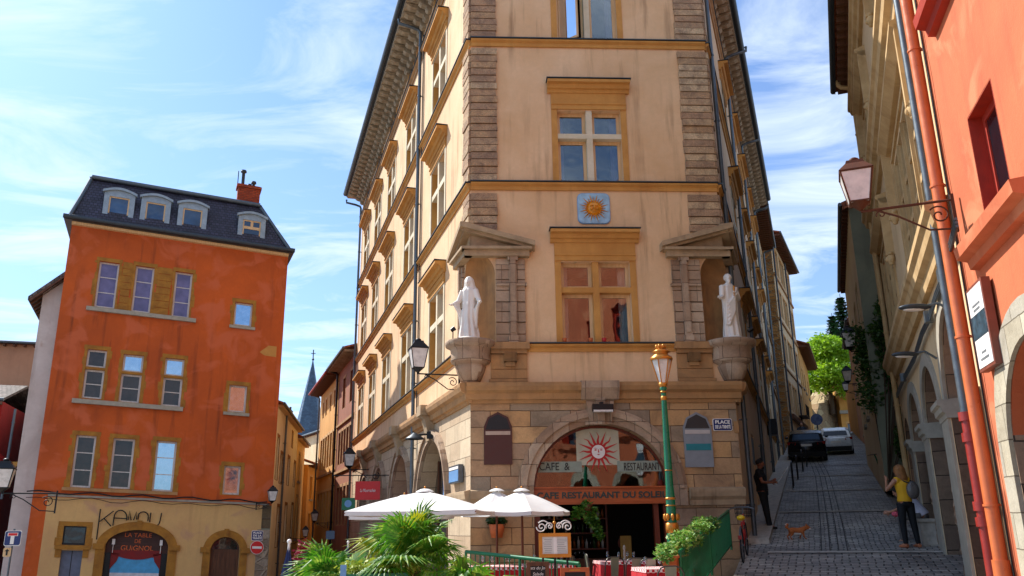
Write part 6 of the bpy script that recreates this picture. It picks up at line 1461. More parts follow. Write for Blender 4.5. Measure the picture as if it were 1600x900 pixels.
pA, pB = V((a.x, a.y, za)), V((b.x, b.y, zb)); pM = pA.lerp(pB, .5); tM = a.lerp(b, .5); 
pM.z = .128+.922*((14.0+2.9-12)/9)**1.15*1.0 if False else (za+zb)/2
railing([pA, pM, pB], .9, 'green railing climbing beside the sloping street, right of the planter', hs=[a.z-za, (a.z+b.z)/2-pM.z, b.z-zb], n_per=9)
c1, c2, c3 = P(728, 862, 14.3), P(905, 881, 13.0), P(940, 873, 16)
railing([V((c1.x, c1.y, .1)), V(((c1.x+c2.x)/2, (c1.y+c2.y)/2, .1)), V((c2.x, c2.y, .1))], .95, 'green railing with slender bars along the front of the café terrace', hs=[c1.z-.1, (c1.z+c2.z)/2-.1, c2.z-.1], n_per=10)
# planter trough with trailing plants on the sloping rail
pt = P(1048, 858, 14.1); pl_ = thing('planter', (pt.x, pt.y, pt.z-.2), 'orange terracotta trough overflowing with variegated trailing plants against the green rail', 'planter')
dr_ = (b-a).normalized(); fr_ = Frame((pt.x, pt.y), math.degrees(math.atan2(dr_.x, dr_.y)), -1)
for k in range(3):
    o = a.lerp(b, k*.17)+V((-.16, 0, 0)); z0 = o.z-.3; o.z = 0; o = o+V((-.04, -.12, 0))
    f4 = Frame((o.x, o.y), fr_.az, -1); m = MB(); m.add([f4.W(u, d, z0+z) for (u, d, z) in ((.03, -.08, 0), (.92, -.08, 0), (.92, .08, 0), (.03, .08, 0), (0, -.12, .24), (.95, -.12, .24), (.95, .12, .24), (0, .12, .24))], [(0, 1, 2, 3), (0, 1, 5, 4), (1, 2, 6, 5), (2, 3, 7, 6), (3, 0, 4, 7)]); m.box(f4, -.02, .97, z0+.21, z0+.245, -.14, .14); m.build('trough', M['terracotta'], pl_)
rnd = random.Random(4); bl = []
for k in range(30):
    q = k/30; c = a.lerp(b, q*.72-.02)+V((rnd.uniform(-.26, -.02), 0, rnd.uniform(-.06, .12))); bl.append((c, (.17, .17, .12)))
for k in range(5): bl.append((V((pt.x+.1+k*.16, pt.y+.5+k*.5, pt.z-.1+k*.02)), (.1, .12, .16)))
m = MB(); leaf_cloud(m, bl, 5200, .04, rnd=rnd); m.build('foliage', leafmat('variegated_leaves', '3c7a20', '7aa83c', 'c8d080', .35), pl_)
# ---------------------------------------------------------------- parasols
def parasol(cx, D, ytop, yrim, rpx, label, sides=8, mat='canvas', square=False, polex=None, rot=10, group='open white parasols on the terrace'):
    top = atd(cx, ytop, D); rim = atd(cx, yrim, D); r = rpx/1346*D; t = thing('parasol', (top.x, top.y, .1), label, 'parasol', group)
    c = V((top.x, top.y, 0)); n = 4 if square else sides; k = 2**.5 if square else 1
    prof = [(.12, top.z-.02), (.0+r*.45, (top.z*.55+rim.z*.45)+.02), (r*k if not square else r*k, rim.z)]
    m = MB()
    cor = [c+V((r*k*math.cos(2*math.pi*i/n+R(rot)), r*k*math.sin(2*math.pi*i/n+R(rot)), rim.z)) for i in range(n)]
    for i in range(n):
        A, B = cor[i], cor[(i+1) % n]; T = c+V((0, 0, top.z)); rows = 7; cols = 7; vs = []
        for a_ in range(rows+1):
            q = .06+.94*a_/rows
            for b_ in range(cols+1):
                s = b_/cols; e = A.lerp(B, s); p = T.lerp(e, q); sag = -.10*math.sin(math.pi*s)*q*(1 if not square else .7)*r*.5; p = p+V((0, 0, sag*.35+.05*math.sin(math.pi*q)*r*.4)); p = p+(c-V((p.x, p.y, 0))).normalized()*(-sag*.45); vs.append(V((p.x, p.y, p.z)))
        W_ = cols+1; m.add(vs, [(x*W_+y, x*W_+y+1, (x+1)*W_+y+1, (x+1)*W_+y) for x in range(rows) for y in range(cols)], smooth=True)
        lo = [v-V((0, 0, .07)) for v in vs[-W_:]]; m.add(vs[-W_:]+lo, [(y, y+1, W_+y+1, W_+y) for y in range(cols)])
    cn = m.build('canopy', M[mat], t)
    m = MB(); T = c+V((0, 0, top.z))
    for i in range(n): m.tube([T+V((0, 0, -.12)), cor[i]+V((0, 0, -.035))], .012, 5)
    m.build('ribs', M['teak'], cn)
    m = MB(); m.lathe((c.x, c.y, top.z+.01), [(.03, .03), (.08, .02), (.15, -.01), (.17, -.03)], 8, rot=rot); m.build('vent_cap', M[mat], cn); m = MB(); m.ball((c.x, c.y, top.z+.05), .022, (1, 1, 1.5)); m.build('finial', M['gold'], t)
    m = MB(); m.tube([(c.x, c.y, .0), (c.x, c.y, top.z)], .024, 8); m.build('pole', M['teak'], t); m = MB(); m.lathe((c.x, c.y, .1), [(.25, 0), (.25, .06), (.05, .1), (.04, .3), (0, .3)], 14); m.build('base', M['iron'], t)
    return t
parasol(815, 17.0, 766, 800, 78, 'white parasol reaching the café doorway, rightmost of the open parasols')
parasol(776, 17.6, 766, 801, 60, 'white parasol in front of the stone wall, half behind the rightmost one', rot=30)
parasol(664, 15.4, 767, 799, 98, 'large square white parasol behind the tall palm', square=True, rot=38)
parasol(632, 18.6, 776, 806, 70, 'large square white parasol behind the palm, left of the biggest one', square=True, rot=42)
def closed(px, y0, D, h, w_, label):
    top = atd(px, y0, D); t = thing('closed_parasol', (top.x, top.y, top.z-h), label, 'parasol', 'folded navy parasols'); m = MB(); n = 16; prof = []
    for i in range(13):
        q = i/12; prof.append((.015+w_*q**1.15, top.z-.08-q*(h-.5)))
    vs = []; 
    for r, z in prof:
        for k in range(n): a = 2*math.pi*k/n; rr = r*(1+.22*(1 if k % 2 else -1)); vs.append(V((top.x+rr*math.cos(a), top.y+rr*math.sin(a), z)))
    m.add(vs, [(i*n+k, i*n+(k+1) % n, (i+1)*n+(k+1) % n, (i+1)*n+k) for i in range(12) for k in range(n)], smooth=False); m.build('canopy', M['canvas_blue'], t)
    m = MB(); m.tube([(top.x, top.y, top.z-h), (top.x, top.y, top.z+.02)], .02, 6); m.ball((top.x, top.y, top.z), .035); m.build('pole', M['white_paint'], t)
closed(452, 846, 13.5, 2.0, .3, 'folded navy parasol with a white tip left of the low palm'); closed(544, 847, 22, 2.0, .2, 'smaller folded navy parasol between the two palms')
# ---------------------------------------------------------------- palms
def palm(px, D, zc, nf, L_, label, seed, tr=.12, yellow=(), zg=0.0, spread=1.0):
    rnd = random.Random(seed); c = atd(px, 870, D); c.z = zc; t = thing('palm', (c.x, c.y, zg), label, 'palm', 'fan palms on the terrace')
    m = MB(); m.tube([(c.x, c.y, zg), (c.x+.03, c.y, (zc+zg)/2), (c.x, c.y, zc)], [tr*1.2, tr*1.1, tr], 10)
    for i in range(60): a = rnd.uniform(0, 6.28); z = zg+(zc-zg)*rnd.random(); m.add([V((c.x+tr*math.cos(a-.2), c.y+tr*math.sin(a-.2), z)), V((c.x+tr*math.cos(a+.2), c.y+tr*math.sin(a+.2), z)), V((c.x+tr*1.7*math.cos(a), c.y+tr*1.7*math.sin(a), z+.14))], [(0, 1, 2)])
    m.build('trunk', M['bark'], t)
    for f in range(nf):
        a = 2.399*f+rnd.uniform(-.3, .3); el = R(rnd.uniform(-18, 78)); Ls = L_*rnd.uniform(.75, 1.1); d = V((math.cos(a)*math.cos(el), math.sin(a)*math.cos(el), math.sin(el)))
        st = c; e = c+d*Ls*.52+V((0, 0, -.03)); m = MB(); m.tube([st, st.lerp(e, .5)+V((0, 0, .03)), e], .012, 5)
        side = d.cross(V((0, 0, 1))).normalized(); nn = side.cross(d).normalized(); nl = 26
        for k in range(nl):
            b_ = R(-125+250*k/(nl-1)); ll = Ls*.62*(1-.25*abs(b_)/2.2)*rnd.uniform(.9, 1.06); dd = (d*math.cos(b_)+side*math.sin(b_)).normalized(); w_ = .017*spread
            pw = dd.cross(nn).normalized(); mid = e+dd*ll*.55+nn*.02; tip = e+dd*ll+V((0, 0, -.16*ll-.04*rnd.random()-(.1 if rnd.random() < .25 else 0)))
            ridge = nn*.010
            m.add([e, mid-pw*w_, mid+ridge, mid+pw*w_, tip], [(0, 1, 2), (0, 2, 3), (1, 4, 2), (2, 4, 3)])
        m.build('frond', M['palm_yellow'] if f in yellow else M['palm'], t)
    return t
palm(640, 9.2, 1.2, 30, .72, 'tall fan palm with bright green fronds in front of the left parasols', 11, yellow=(5, 9), zg=0)
palm(515, 9.6, .93, 22, .66, 'low fan palm spreading at the bottom left of the terrace', 12, zg=0)
palm(728, 8.6, .9, 12, .5, 'small fan palm with sparse fronds at the foot of the green railing', 13, zg=0)
rnd = random.Random(21); q = atd(588, 892, 9.0); t = thing('shrub_box', (q.x, q.y, 0), 'green plant box with yellow-green leaves and a pale blue tag between the palms', 'planter')
m = MB(); fx = Frame((q.x, q.y), 80, 1); m.box(fx, -.3, .32, q.z-.22, q.z-.02, -.12, .12); m.build('box', M['green_paint'], t); m = MB(); leaf_cloud(m, [(fx.W(u, 0, q.z+.02), (.16, .14, .1)) for u in (-.25, -.05, .15, .3)], 700, .03, rnd=rnd); m.build('foliage', leafmat('lime_leaves', '8ca02c', 'b4b848', None, .3), t); MB().box(fx, -.36, -.3, q.z-.1, q.z+.07, .12, .13).build('tag', M['enamel_blue2'], t)
q = atd(478, 855, 21); t = thing('red_bush', (q.x, q.y, 0), 'dark red leaved bush behind the low palm in the left street', 'bush'); m = MB(); leaf_cloud(m, [((q.x, q.y, 1.0), (.3, .3, .35)), ((q.x-.1, q.y, .6), (.3, .3, .3))], 500, .06, rnd=rnd); m.build('foliage', M['flower'], t); m = MB(); m.tube([(q.x, q.y, 0), (q.x, q.y, .7)], .02, 5); m.build('stem', M['bark'], t)
# wall pot and the plant hanging in the doorway
u, z = FR.at(776, 822); t = thing('wall_pot', FR.W(u, .15, z-.1), 'terracotta pot with a leafy plant hung on the stone wall behind the parasol poles', 'flower pot'); MB().lathe(FR.W(u, .16, z-.26), [(0, 0), (.13, 0), (.19, .3), (.17, .3), (.15, .2)], 14).build('pot', M['terracotta'], t); m = MB(); leaf_cloud(m, [(FR.W(u, .17, z+.12), (.28, .14, .12))], 160, .07, rnd=rnd); m.build('foliage', M['leaf_dark'], t)
hp = FR.W(FR.at(918, 790)[0], .12, FR.at(918, 790)[1]); t = thing('hanging_plant', hp, 'green trailing plant hanging from the fascia over the café doorway', 'plant'); m = MB(); bl = [(hp+FR.d*dx+V((0, 0, dz)), (.16, .12, .14)) for dx, dz in ((-.22, -.1), (-.05, 0), (.08, -.12), (.12, -.3), (.15, -.5), (.22, -.66), (.02, -.3), (-.3, -.2))]; leaf_cloud(m, bl, 520, .06, rnd=rnd); m.build('foliage', M['leaf'], t); m = MB(); m.lathe(hp+V((0, 0, -.12)), [(0, 0), (.09, 0), (.12, .14)], 10); m.build('pot', M['frame_brown'], t)
# ---------------------------------------------------------------- menu boards
def easel(px0, y0, px1, y1, D, label, name, framem, panel, scroll=False, lines=(), az=88, lw=.012):
    p = atd((px0+px1)/2, y1, D); fr = Frame((p.x, p.y), az, 1); u0, z0, u1, z1 = fr.rect(px0, y0, px1, y1); t = thing(name, fr.W((u0+u1)/2, 0, .1), label, 'menu board'); f = .05
    m = MB(); m.box(fr, u0, u0+f, z0, z1, -.02, .02); m.box(fr, u1-f, u1, z0, z1, -.02, .02); m.box(fr, u0+f, u1-f, z0, z0+f, -.02, .02); m.box(fr, u0+f, u1-f, z1-f, z1, -.02, .02); m.build('board_frame', M[framem], t)
    pn = MB().box(fr, u0+f, u1-f, z0+f, z1-f, -.012, .006).build('panel', panel, t)
    m = MB(); m.tube([fr.W(u0+.06, -.03, z0+.02), fr.W(u0+.02, -.03, .1)], .018, 6); m.tube([fr.W(u1-.06, -.03, z0+.02), fr.W(u1-.02, -.03, .1)], .018, 6); m.tube([fr.W((u0+u1)/2, -.03, z0+.02), fr.W((u0+u1)/2, -.4, .1)], .018, 6); m.build('leg', M[framem if not scroll else 'iron'], t)
    if scroll:
        c = (u0+u1)/2; w_ = (u1-u0)/2
        for s in (-1, 1):
            m = MB(); m.tube([fr.W(c+s*w_*(1-q), 0, z1+.02+.16*math.sin(math.pi*(q*.5+.35))**2*(1 if q < .8 else .8)) for q in [i/10 for i in range(9)]], .009, 6)
            m.spiral(fr, c+s*w_*.82, z1+.09, 0, .01, .075, 0, s*540, .009); m.spiral(fr, c+s*.07, z1+.1, 0, .01, .06, 90, 90-s*480, .008); m.build('scroll', M['white_paint'], t)
        m = MB(); m.tube([fr.W(c, 0, z1), fr.W(c, 0, z1+.24)], [.014, .004], 6); m.ball(fr.W(c, 0, z1+.15), .025); m.build('spike', M['gold'], t)
    return t, fr, (u0, z0, u1, z1), pn
wp = plain('menu_paper', 'cfcfc8', .5, bumpy=0, var=.04)
t, fr, q, pn = easel(842, 833, 892, 871, 12.8, 'gold framed menu case with white scrollwork on top in front of the café doorway', 'menu_case', 'gold', wp, scroll=True)
m = MB(); gl = plain('menu_print', '7a7c80', .6, bumpy=0, var=.1); c = (q[0]+q[2])/2
m = MB(); w_ = (q[2]-q[0])
for col, cc in enumerate((-.26, .26)):
    for i in range(9):
        z = q[3]-.09-i*.026; m.box(fr, c+w_*cc*.8-w_*.17*random.uniform(.6, 1), c+w_*cc*.8+w_*.17*random.uniform(.5, 1), z, z+.006, .006, .008)
m.build('printed_lines', gl, pn); MB().box(fr, c-.02, c+.03, q[1]+.05, q[3]-.05, .007, .009).build('paper_fold', M['white_paint'], pn)
ck = plain('chalk_board', '241f1d', .7, bumpy=0); t, fr, q, pn = easel(823, 878, 858, 908, 11.3, 'dark chalkboard with white handwriting beside the menu case', 'chalkboard', 'frame_brown', ck)
for i, s in enumerate(('Plats du Jour', 'Salade', 'Quenelle')): text(s, fr, (q[0]+q[2])/2, q[3]-.075-i*.075, .012, .055, M['white_paint'], pn, shear=.2, ext=.001)
t, fr, q, pn = easel(876, 887, 921, 912, 10.8, 'orange framed blank chalkboard at the bottom edge, right of the handwritten one', 'chalkboard', 'orange_wood', ck); MB().box(fr, (q[0]+q[2])/2-.07, (q[0]+q[2])/2+.07, q[3]-.035, q[3]-.02, .02, .024).build('label_strip', M['gold'], pn)
# ---------------------------------------------------------------- tables and chairs
ging = NT('red_gingham'); uvv = ging.uv(); br = ging.n('ShaderNodeTexChecker', {'Vector': uvv, 'Scale': 22.0, 'Color1': hexc('c01824'), 'Color2': hexc('e8dcd8')}); ging.col(br.outputs[0]); ging.rough(.85); M['gingham'] = ging.m
M['cloth_red'] = plain('red_tablecloth', 'b00e1c', .85, var=.12)
def table(p, label, w_=.78, rz=10, mat='cloth_red'):
    t = thing('table', p, 'square café table under a red cloth, '+label, 'table', 'café tables on the terrace'); f = Frame((p.x, p.y), 90-rz, 1); h = p.z+.74; a = w_/2
    m = MB(); m.box(f, -a, a, h-.03, h, -a, a); m.build('tabletop', M['frame_brown'], t); m = MB(); m.tube([p, V((p.x, p.y, h))], .03, 8); m.lathe(p, [(.25, 0), (.25, .03), (.03, .06)], 12); m.build('pedestal', M['iron'], t)
    c = MB(); n = 8; ring0, ring1 = [], []
    for s in range(4):
        for i in range(n):
            q = -a+2*a*i/n; pt_ = [(q, -a), (a, q), (-q, a), (-a, -q)][s]; ring0.append(pt_)
    k = len(ring0); e = 1.02
    vs = [f.W(x*e, y*e, h+.006) for x, y in ring0]+[f.W(x*(e+.06+.03*math.sin(i*1.9)), y*(e+.06+.03*math.sin(i*1.9)), h-.34-.07*(abs(x)+abs(y)-a)) for i, (x, y) in enumerate(ring0)]
    c.add(vs, [tuple(range(k))]+[(i, (i+1) % k, k+(i+1) % k, k+i) for i in range(k)], f, smooth=False); cl = c.build('tablecloth', M[mat]); tag(recenter(cl, (p.x, p.y, h)), 'red cloth draped over the table '+label, 'tablecloth', 'red tablecloths')
    g = MB(); e = .8; g.add([f.W(x, y, h+.009) for x, y in ((-a*1.02, -a*1.02), (a*1.02, -a*1.02), (a*1.02, a*1.02), (-a*1.02, a*1.02))], [(0, 1, 2, 3)], f)
    for s in ((-1, 0), (1, 0), (0, 1), (0, -1)):
        if s[0]: q = [(s[0]*a*1.03, -a), (s[0]*a*1.03, a)]
        else: q = [(-a, s[1]*a*1.03), (a, s[1]*a*1.03)]
        g.add([f.W(q[0][0], q[0][1], h+.009), f.W(q[1][0], q[1][1], h+.009), f.W(q[1][0]*1.02, q[1][1]*1.02, h-.05), f.W(q[0][0]*1.02, q[0][1]*1.02, h-.05)], [(0, 1, 2, 3)], f)
    o = g.build('gingham_overlay', M['gingham']); tag(recenter(o, (p.x, p.y, h)), 'red and white gingham cloth on the table '+label, 'tablecloth', 'gingham top cloths')
    for i, (x, y) in enumerate(((-.22, -.2), (-.1, .2), (.2, -.15), (.22, .2))):
        g_ = f.W(x, y, h+.012); o = MB().lathe(g_, [(.03, 0), (.03, .004), (.004, .01), (.004, .07), (.032, .1), (.034, .13), (.027, .17)], 10).build('wine_glass', M['clear']); tag(recenter(o, g_), 'stemmed wine glass set on the table '+label, 'glass', 'glasses on the table '+label)
    return t
ch0 = None
def chair(p, rz, label):
    global ch0
    if ch0 is None:
        ch0 = thing('metal_chair', (0, 0, 0), label, 'chair', 'metal café chairs'); m = MB()
        z = V((0, 0, 0)); st = M['zinc_ch']
        MB().box(WORLD, -.19, .19, .43, .455, -.19, .19).build('seat', st, ch0)
        for x, y in ((-.18, -.18), (.18, -.18), (-.18, .18), (.18, .18)): m = MB(); m.tube([(x*.95, y*.95, .44), (x*1.15, y*1.2, 0)], .014, 6); m.build('leg', st, ch0)
        m = MB(); pts = [(-.2, .18, .44), (-.2, .22, .62), (-.19, .235, .78), (-.15, .24, .85), (-.08, .245, .875), (.08, .245, .875), (.15, .24, .85), (.19, .235, .78), (.2, .22, .62), (.2, .18, .44)]; m.tube(pts, .0125, 8); m.build('back_frame', st, ch0)
        m = MB(); m.add([V((-.07, .19, .45)), V((.07, .19, .45)), V((.085, .243, .87)), V((-.085, .243, .87)), V((-.07, .2, .45)), V((.07, .2, .45)), V((.085, .255, .87)), V((-.085, .255, .87))], [(0, 1, 2, 3), (4, 5, 6, 7), (0, 3, 7, 4), (1, 2, 6, 5)]); m.build('back_slat', M['chair_slat'], ch0); o = ch0
    else: o = copy_tree(ch0)
    o.location = p; o.rotation_euler.z = R(rz); o['label'] = label; return o
M['zinc_ch'] = plain('gunmetal_chair', '4a4844', .35, .8, .05); M['chair_slat'] = plain('grey_green_chair_slat', '7c8272', .4, .4, .05)
def gp2(px, py, D, z=.12): p = atd(px, py, D); p.z = z; return p
table(gp2(970, 880, 17.9), 'in the café doorway', w_=.9); table(gp2(1034, 890, 15.0), 'nearest the green lamp post', w_=.8); table(gp2(856, 880, 16.6), 'behind the menu case', w_=.85); table(gp2(775, 880, 16.2), 'behind the terrace railing', w_=.85)
for a in (('990', 16.0, 5, 'metal chair with its back to us left of the lamp post'), ('1016', 15.7, -6, 'metal chair with its back to us just left of the green lamp post'), ('1041', 13.0, 4, 'metal chair with its back to us at the bottom edge by the lamp post'), ('912', 17.2, 70, 'metal chair side on, right of the menu case'), ('934', 18.2, 95, 'metal chair side on in the café doorway'), ('952', 16.6, 20, 'metal chair pulled to the doorway table, left of its neighbours')):
    chair(gp2(int(a[0]), 880, a[1]), 180+a[2] if abs(a[2]) < 30 else a[2], a[3])
p = gp2(976, 868, 17.9, .875); o = MB().lathe(p, [(0, 0), (.03, 0), (.035, .03), (.02, .06), (.03, .12), (.02, .2), (.032, .24), (.02, .28), (.008, .3), (0, .3)], 10).build('pepper_mill', M['white_marble']); tag(recenter(o, p), 'tall pale pepper mill standing on the doorway table', 'pepper mill')
# ---------------------------------------------------------------- figures
def remesh(o, vox=.012, it=2):
    m = o.modifiers.new('r', 'REMESH'); m.mode = 'VOXEL'; m.voxel_size = vox; m.use_smooth_shade = True
    s = o.modifiers.new('s', 'SMOOTH'); s.factor = .5; s.iterations = it
    return o
def interp(prof, z):
    for a, b in zip(prof, prof[1:]):
        if a[0] <= z <= b[0]:
            q = (z-a[0])/(b[0]-a[0]); q = q*q*(3-2*q); return [a[i]+(b[i]-a[i])*q for i in range(len(a))]
    return prof[-1] if z > prof[-1][0] else prof[0]
def drape(m, c, prof, n=44, rows=46, folds=9, amp=.09, seed=0, ux=V((1, 0, 0)), uy=V((0, 1, 0)), twist=.8):
    """robe: prof rows (z, rx, ry, cx, cy) bottom to top; folds deepen downwards"""
    rnd = random.Random(seed); ph = [rnd.uniform(0, 6.28) for _ in range(3)]; z0, z1 = prof[0][0], prof[-1][0]; vs = []
    for i in range(rows+1):
        z = z0+(z1-z0)*i/rows; _, rx, ry, cx, cy = interp(prof, z); k = amp*(1-.75*(z-z0)/(z1-z0))
        for j in range(n):
            a = 2*math.pi*j/n; f = 1+k*math.sin(folds*a+ph[0]+twist*math.sin(z*3+ph[1]))+k*.5*math.sin((folds*1.7)*a+ph[2]+z*2)
            vs.append(V(c)+ux*(cx+rx*f*math.cos(a))+uy*(cy+ry*f*math.sin(a))+V((0, 0, z)))
    m.add(vs, [(i*n+j, i*n+(j+1) % n, (i+1)*n+(j+1) % n, (i+1)*n+j) for i in range(rows) for j in range(n)]+[tuple(range(n)), tuple(range(rows*n, rows*n+n))], smooth=True)
def head(m, c, r, fwd, side, up=V((0, 0, 1)), nose=True):
    """skull, jaw, nose, brow and ears as blobs to be merged"""
    def el(o, rr, a, b, d):
        vs = []; fs = []; s, g = 14, 9
        for i in range(g+1):
            p = math.pi*i/g
            for k in range(s):
                t = 2*math.pi*k/s; vs.append(o+side*(rr*a*math.sin(p)*math.cos(t))+fwd*(rr*b*math.sin(p)*math.sin(t))+up*(rr*d*math.cos(p)))
        for i in range(g):
            for k in range(s): fs.append((i*s+k, i*s+(k+1) % s, (i+1)*s+(k+1) % s, (i+1)*s+k))
        m.add(vs, fs, smooth=True)
    el(c+up*r*.15, r, .78, .95, .9); el(c+fwd*r*.25-up*r*.45, r, .56, .62, .62)
    if nose: m.tube([c+fwd*r*.88+up*r*.2, c+fwd*r*1.16-up*r*.14], [r*.08, r*.15], 6); el(c+fwd*r*.78-up*r*.5, r, .26, .16, .1); el(c+fwd*r*.8+up*r*.3, r, .42, .14, .09)
    for s in (-1, 1): el(c+side*s*r*.76-up*r*.02, r, .1, .2, .26)
def hand(m, w_, d, n, L_=.17, curl=.5, spread=.018, thumb=1):
    """palm plus five bent fingers from wrist w_ along d, palm normal n"""
    d = d.normalized(); n = n.normalized(); s = d.cross(n).normalized(); r = L_/.17
    m.tube([w_, w_+d*.045*r, w_+d*.085*r], [.024*r, .034*r, .03*r], 8)
    for i, ln in enumerate((.062, .078, .083, .074)):
        b = w_+d*.075*r+s*((i-1.5)*spread*r); m1 = b+(d*math.cos(curl*.5)+n*math.sin(curl*.5))*ln*.5*r; m2 = m1+(d*math.cos(curl*1.4)+n*math.sin(curl*1.4))*ln*.5*r
        m.tube([b, m1, m2], [.0095*r, .009*r, .007*r], 6)
    b = w_+d*.03*r-s*thumb*.028*r; m1 = b+(d*.6-s*thumb*.75+n*.2).normalized()*.035*r; m.tube([b, m1, m1+(d*.85-s*thumb*.2+n*.4).normalized()*.03*r], [.012*r, .011*r, .008*r], 6)
# ---- statues
def statue_woman():
    f = (FR.n*.75 - LF.d*0 + LF.n*.35).normalized(); sd_ = V((0, 0, 1)).cross(f).normalized()*-1
    c = FR.W(-.02, .1, 0)+LF.n*.02; c.z = 5.99; H = 1.66
    t = thing('statue', c, 'white statue of a veiled standing woman with lowered open hands on the left corner bracket', 'statue', 'white corner statues')
    m = MB(); X, Y = sd_, f
    drape(m, c, [(0, .27, .23, 0, 0), (.1, .24, .21, 0, 0), (.55, .19, .17, .01, 0), (.9, .17, .15, .0, .0), (1.08, .165, .13, 0, 0), (1.28, .19, .12, 0, 0), (1.37, .12, .09, 0, 0), (1.42, .05, .05, 0, .01)], folds=8, amp=.13, seed=2, ux=X, uy=Y)
    # mantle falling from the raised forearms
    for s in (-1, 1):
        sh = c+X*s*.17+V((0, 0, 1.30)); el = c+X*s*.27+Y*.03+V((0, 0, 1.03)); wr = c+X*s*.36+Y*.17+V((0, 0, .93)); m.tube([sh, el, wr], [.075, .065, .045], 10)
        for k in range(5): q = .2+.2*k; p = el.lerp(wr, q*.8); m.tube([p, p+V((0, 0, -.3+.05*k))-X*s*.05, c+X*s*(.2-.02*k)+Y*.02+V((0, 0, .3+.1*k))], [.045, .04, .03], 8)
    hc = c+V((0, 0, 1.52))+Y*.03; head(m, hc, .105, (Y-V((0, 0, .35))+X*.1).normalized(), X)
    m.tube([c+V((0, 0, 1.36)), hc-V((0, 0, .06))], [.06, .05], 8)
    # veil
    drape(m, c, [(1.0, .2, .10, 0, -.08), (1.3, .2, .1, 0, -.05), (1.45, .14, .1, 0, -.03), (1.56, .125, .11, 0, -.01), (1.65, .07, .07, 0, .0), (1.67, .02, .02, 0, 0)], folds=7, amp=.06, seed=5, ux=X, uy=Y, rows=24)
    remesh(m.build('robed_figure', M['statue'], t), .014, 2)
    m = MB()
    for s in (-1, 1): hand(m, c+X*s*.36+Y*.17+V((0, 0, .93)), (X*s*.5+Y*.8-V((0, 0, .25))), V((0, 0, 1)), .16, .35, thumb=s)
    remesh(m.build('hands', M['statue'], t), .006, 1)
    m = MB(); m.lathe(c, [(0, -.01), (.3, -.01), (.31, .03), (.26, .07), (0, .08)], 20); m.build('plinth', M['statue'], t)
statue_woman()
def statue_man():
    f = (FR.n*.8+RF.n*.5).normalized(); X = V((0, 0, 1)).cross(f).normalized()*-1; Y = f
    c = FR.W(FW+.0, .1, 0)+RF.n*.04; c.z = 5.99
    t = thing('statue', c, 'white statue of a bearded standing man in a long robe on the right corner bracket', 'statue', 'white corner statues'); m = MB()
    drape(m, c, [(0, .24, .21, 0, 0), (.1, .22, .2, 0, 0), (.6, .19, .17, .0, 0), (.95, .2, .17, .0, .0), (1.2, .22, .15, 0, 0), (1.38, .21, .13, 0, 0), (1.46, .12, .1, 0, 0), (1.5, .06, .06, 0, .01)], folds=7, amp=.12, seed=8, ux=X, uy=Y)
    # diagonal cloak
    for k in range(6): a = c+X*(-.2+.01*k)+Y*(.08)+V((0, 0, 1.38-.05*k)); b = c+X*.2+Y*.15+V((0, 0, .85-.1*k)); m.tube([a, a.lerp(b, .5)+Y*.09, b], .032, 7)
    for k in range(4): m.tube([c+X*(.2-.02*k)+Y*.12+V((0, 0, .95)), c+X*(.24-.03*k)+Y*.1+V((0, 0, .35))], [.05, .03], 7)
    for s, w_ in ((-1, c-X*.03+Y*.22+V((0, 0, 1.18))), (1, c+X*.42+Y*.15+V((0, 0, 1.02)))):
        sh = c+X*s*.2+V((0, 0, 1.40)); el = c+X*s*.27+Y*(.04)+V((0, 0, 1.1)); m.tube([sh, el, w_], [.08, .07, .045], 10)
    hc = c+V((0, 0, 1.64))+Y*.02; fw = (Y*.8+X*.5-V((0, 0, .25))).normalized(); sx = V((0, 0, 1)).cross(fw).normalized(); head(m, hc, .11, fw, sx); m.tube([c+V((0, 0, 1.44)), hc-V((0, 0, .06))], [.07, .055], 8)
    m.ball(hc+fw*.07-V((0, 0, .1)), .06, (.9, .9, 1.25), 10, 8)
    for k in range(9): a = k*.7; m.ball(hc-fw*.03+sx*.07*math.cos(a)+V((0, 0, .07*math.sin(a))), .045, (1, 1, 1), 8, 6)
    remesh(m.build('robed_figure', M['statue'], t), .014, 2)
    m = MB(); hand(m, c-X*.03+Y*.22+V((0, 0, 1.18)), (X*.6+Y*.3+V((0, 0, .3))), -Y, .16, .9); hand(m, c+X*.42+Y*.15+V((0, 0, 1.02)), (X*.8+Y*.4), V((0, 0, 1)), .16, .5, thumb=-1); remesh(m.build('hands', M['statue'], t), .006, 1)
    m = MB(); m.tube([c+X*.03+Y*.24+V((0, 0, 1.36)), c+X*.05+Y*.24+V((0, 0, 1.1))], [.03, .012], 8); m.build('gilded_object', M['gold'], t)
    m = MB(); m.lathe(c, [(0, -.01), (.27, -.01), (.28, .03), (.24, .07), (0, .08)], 20); m.build('plinth', M['statue'], t)
statue_man()
for sgn, base, lb in ((1, FR.W(-.05, .42, 5.98)-LF.n*0-FR.d*.38, 'small black spotlight on the left corner bracket beside the statue of the woman'), (2, FR.W(FW+.02, .3, 5.98)+FR.d*.42, 'small black spotlight on the right corner bracket beside the statue of the man')):
    t = thing('spotlight', base, lb, 'spotlight', 'statue spotlights'); m = MB(); m.tube([base, base+V((0, 0, .2))], .015, 6); m.build('stand', M['iron'], t); m = MB(); m.tube([base+V((-.05, 0, .2)), base+V((.05, 0, .27))], [.045, .06], 10); m.build('head', M['iron'], t)
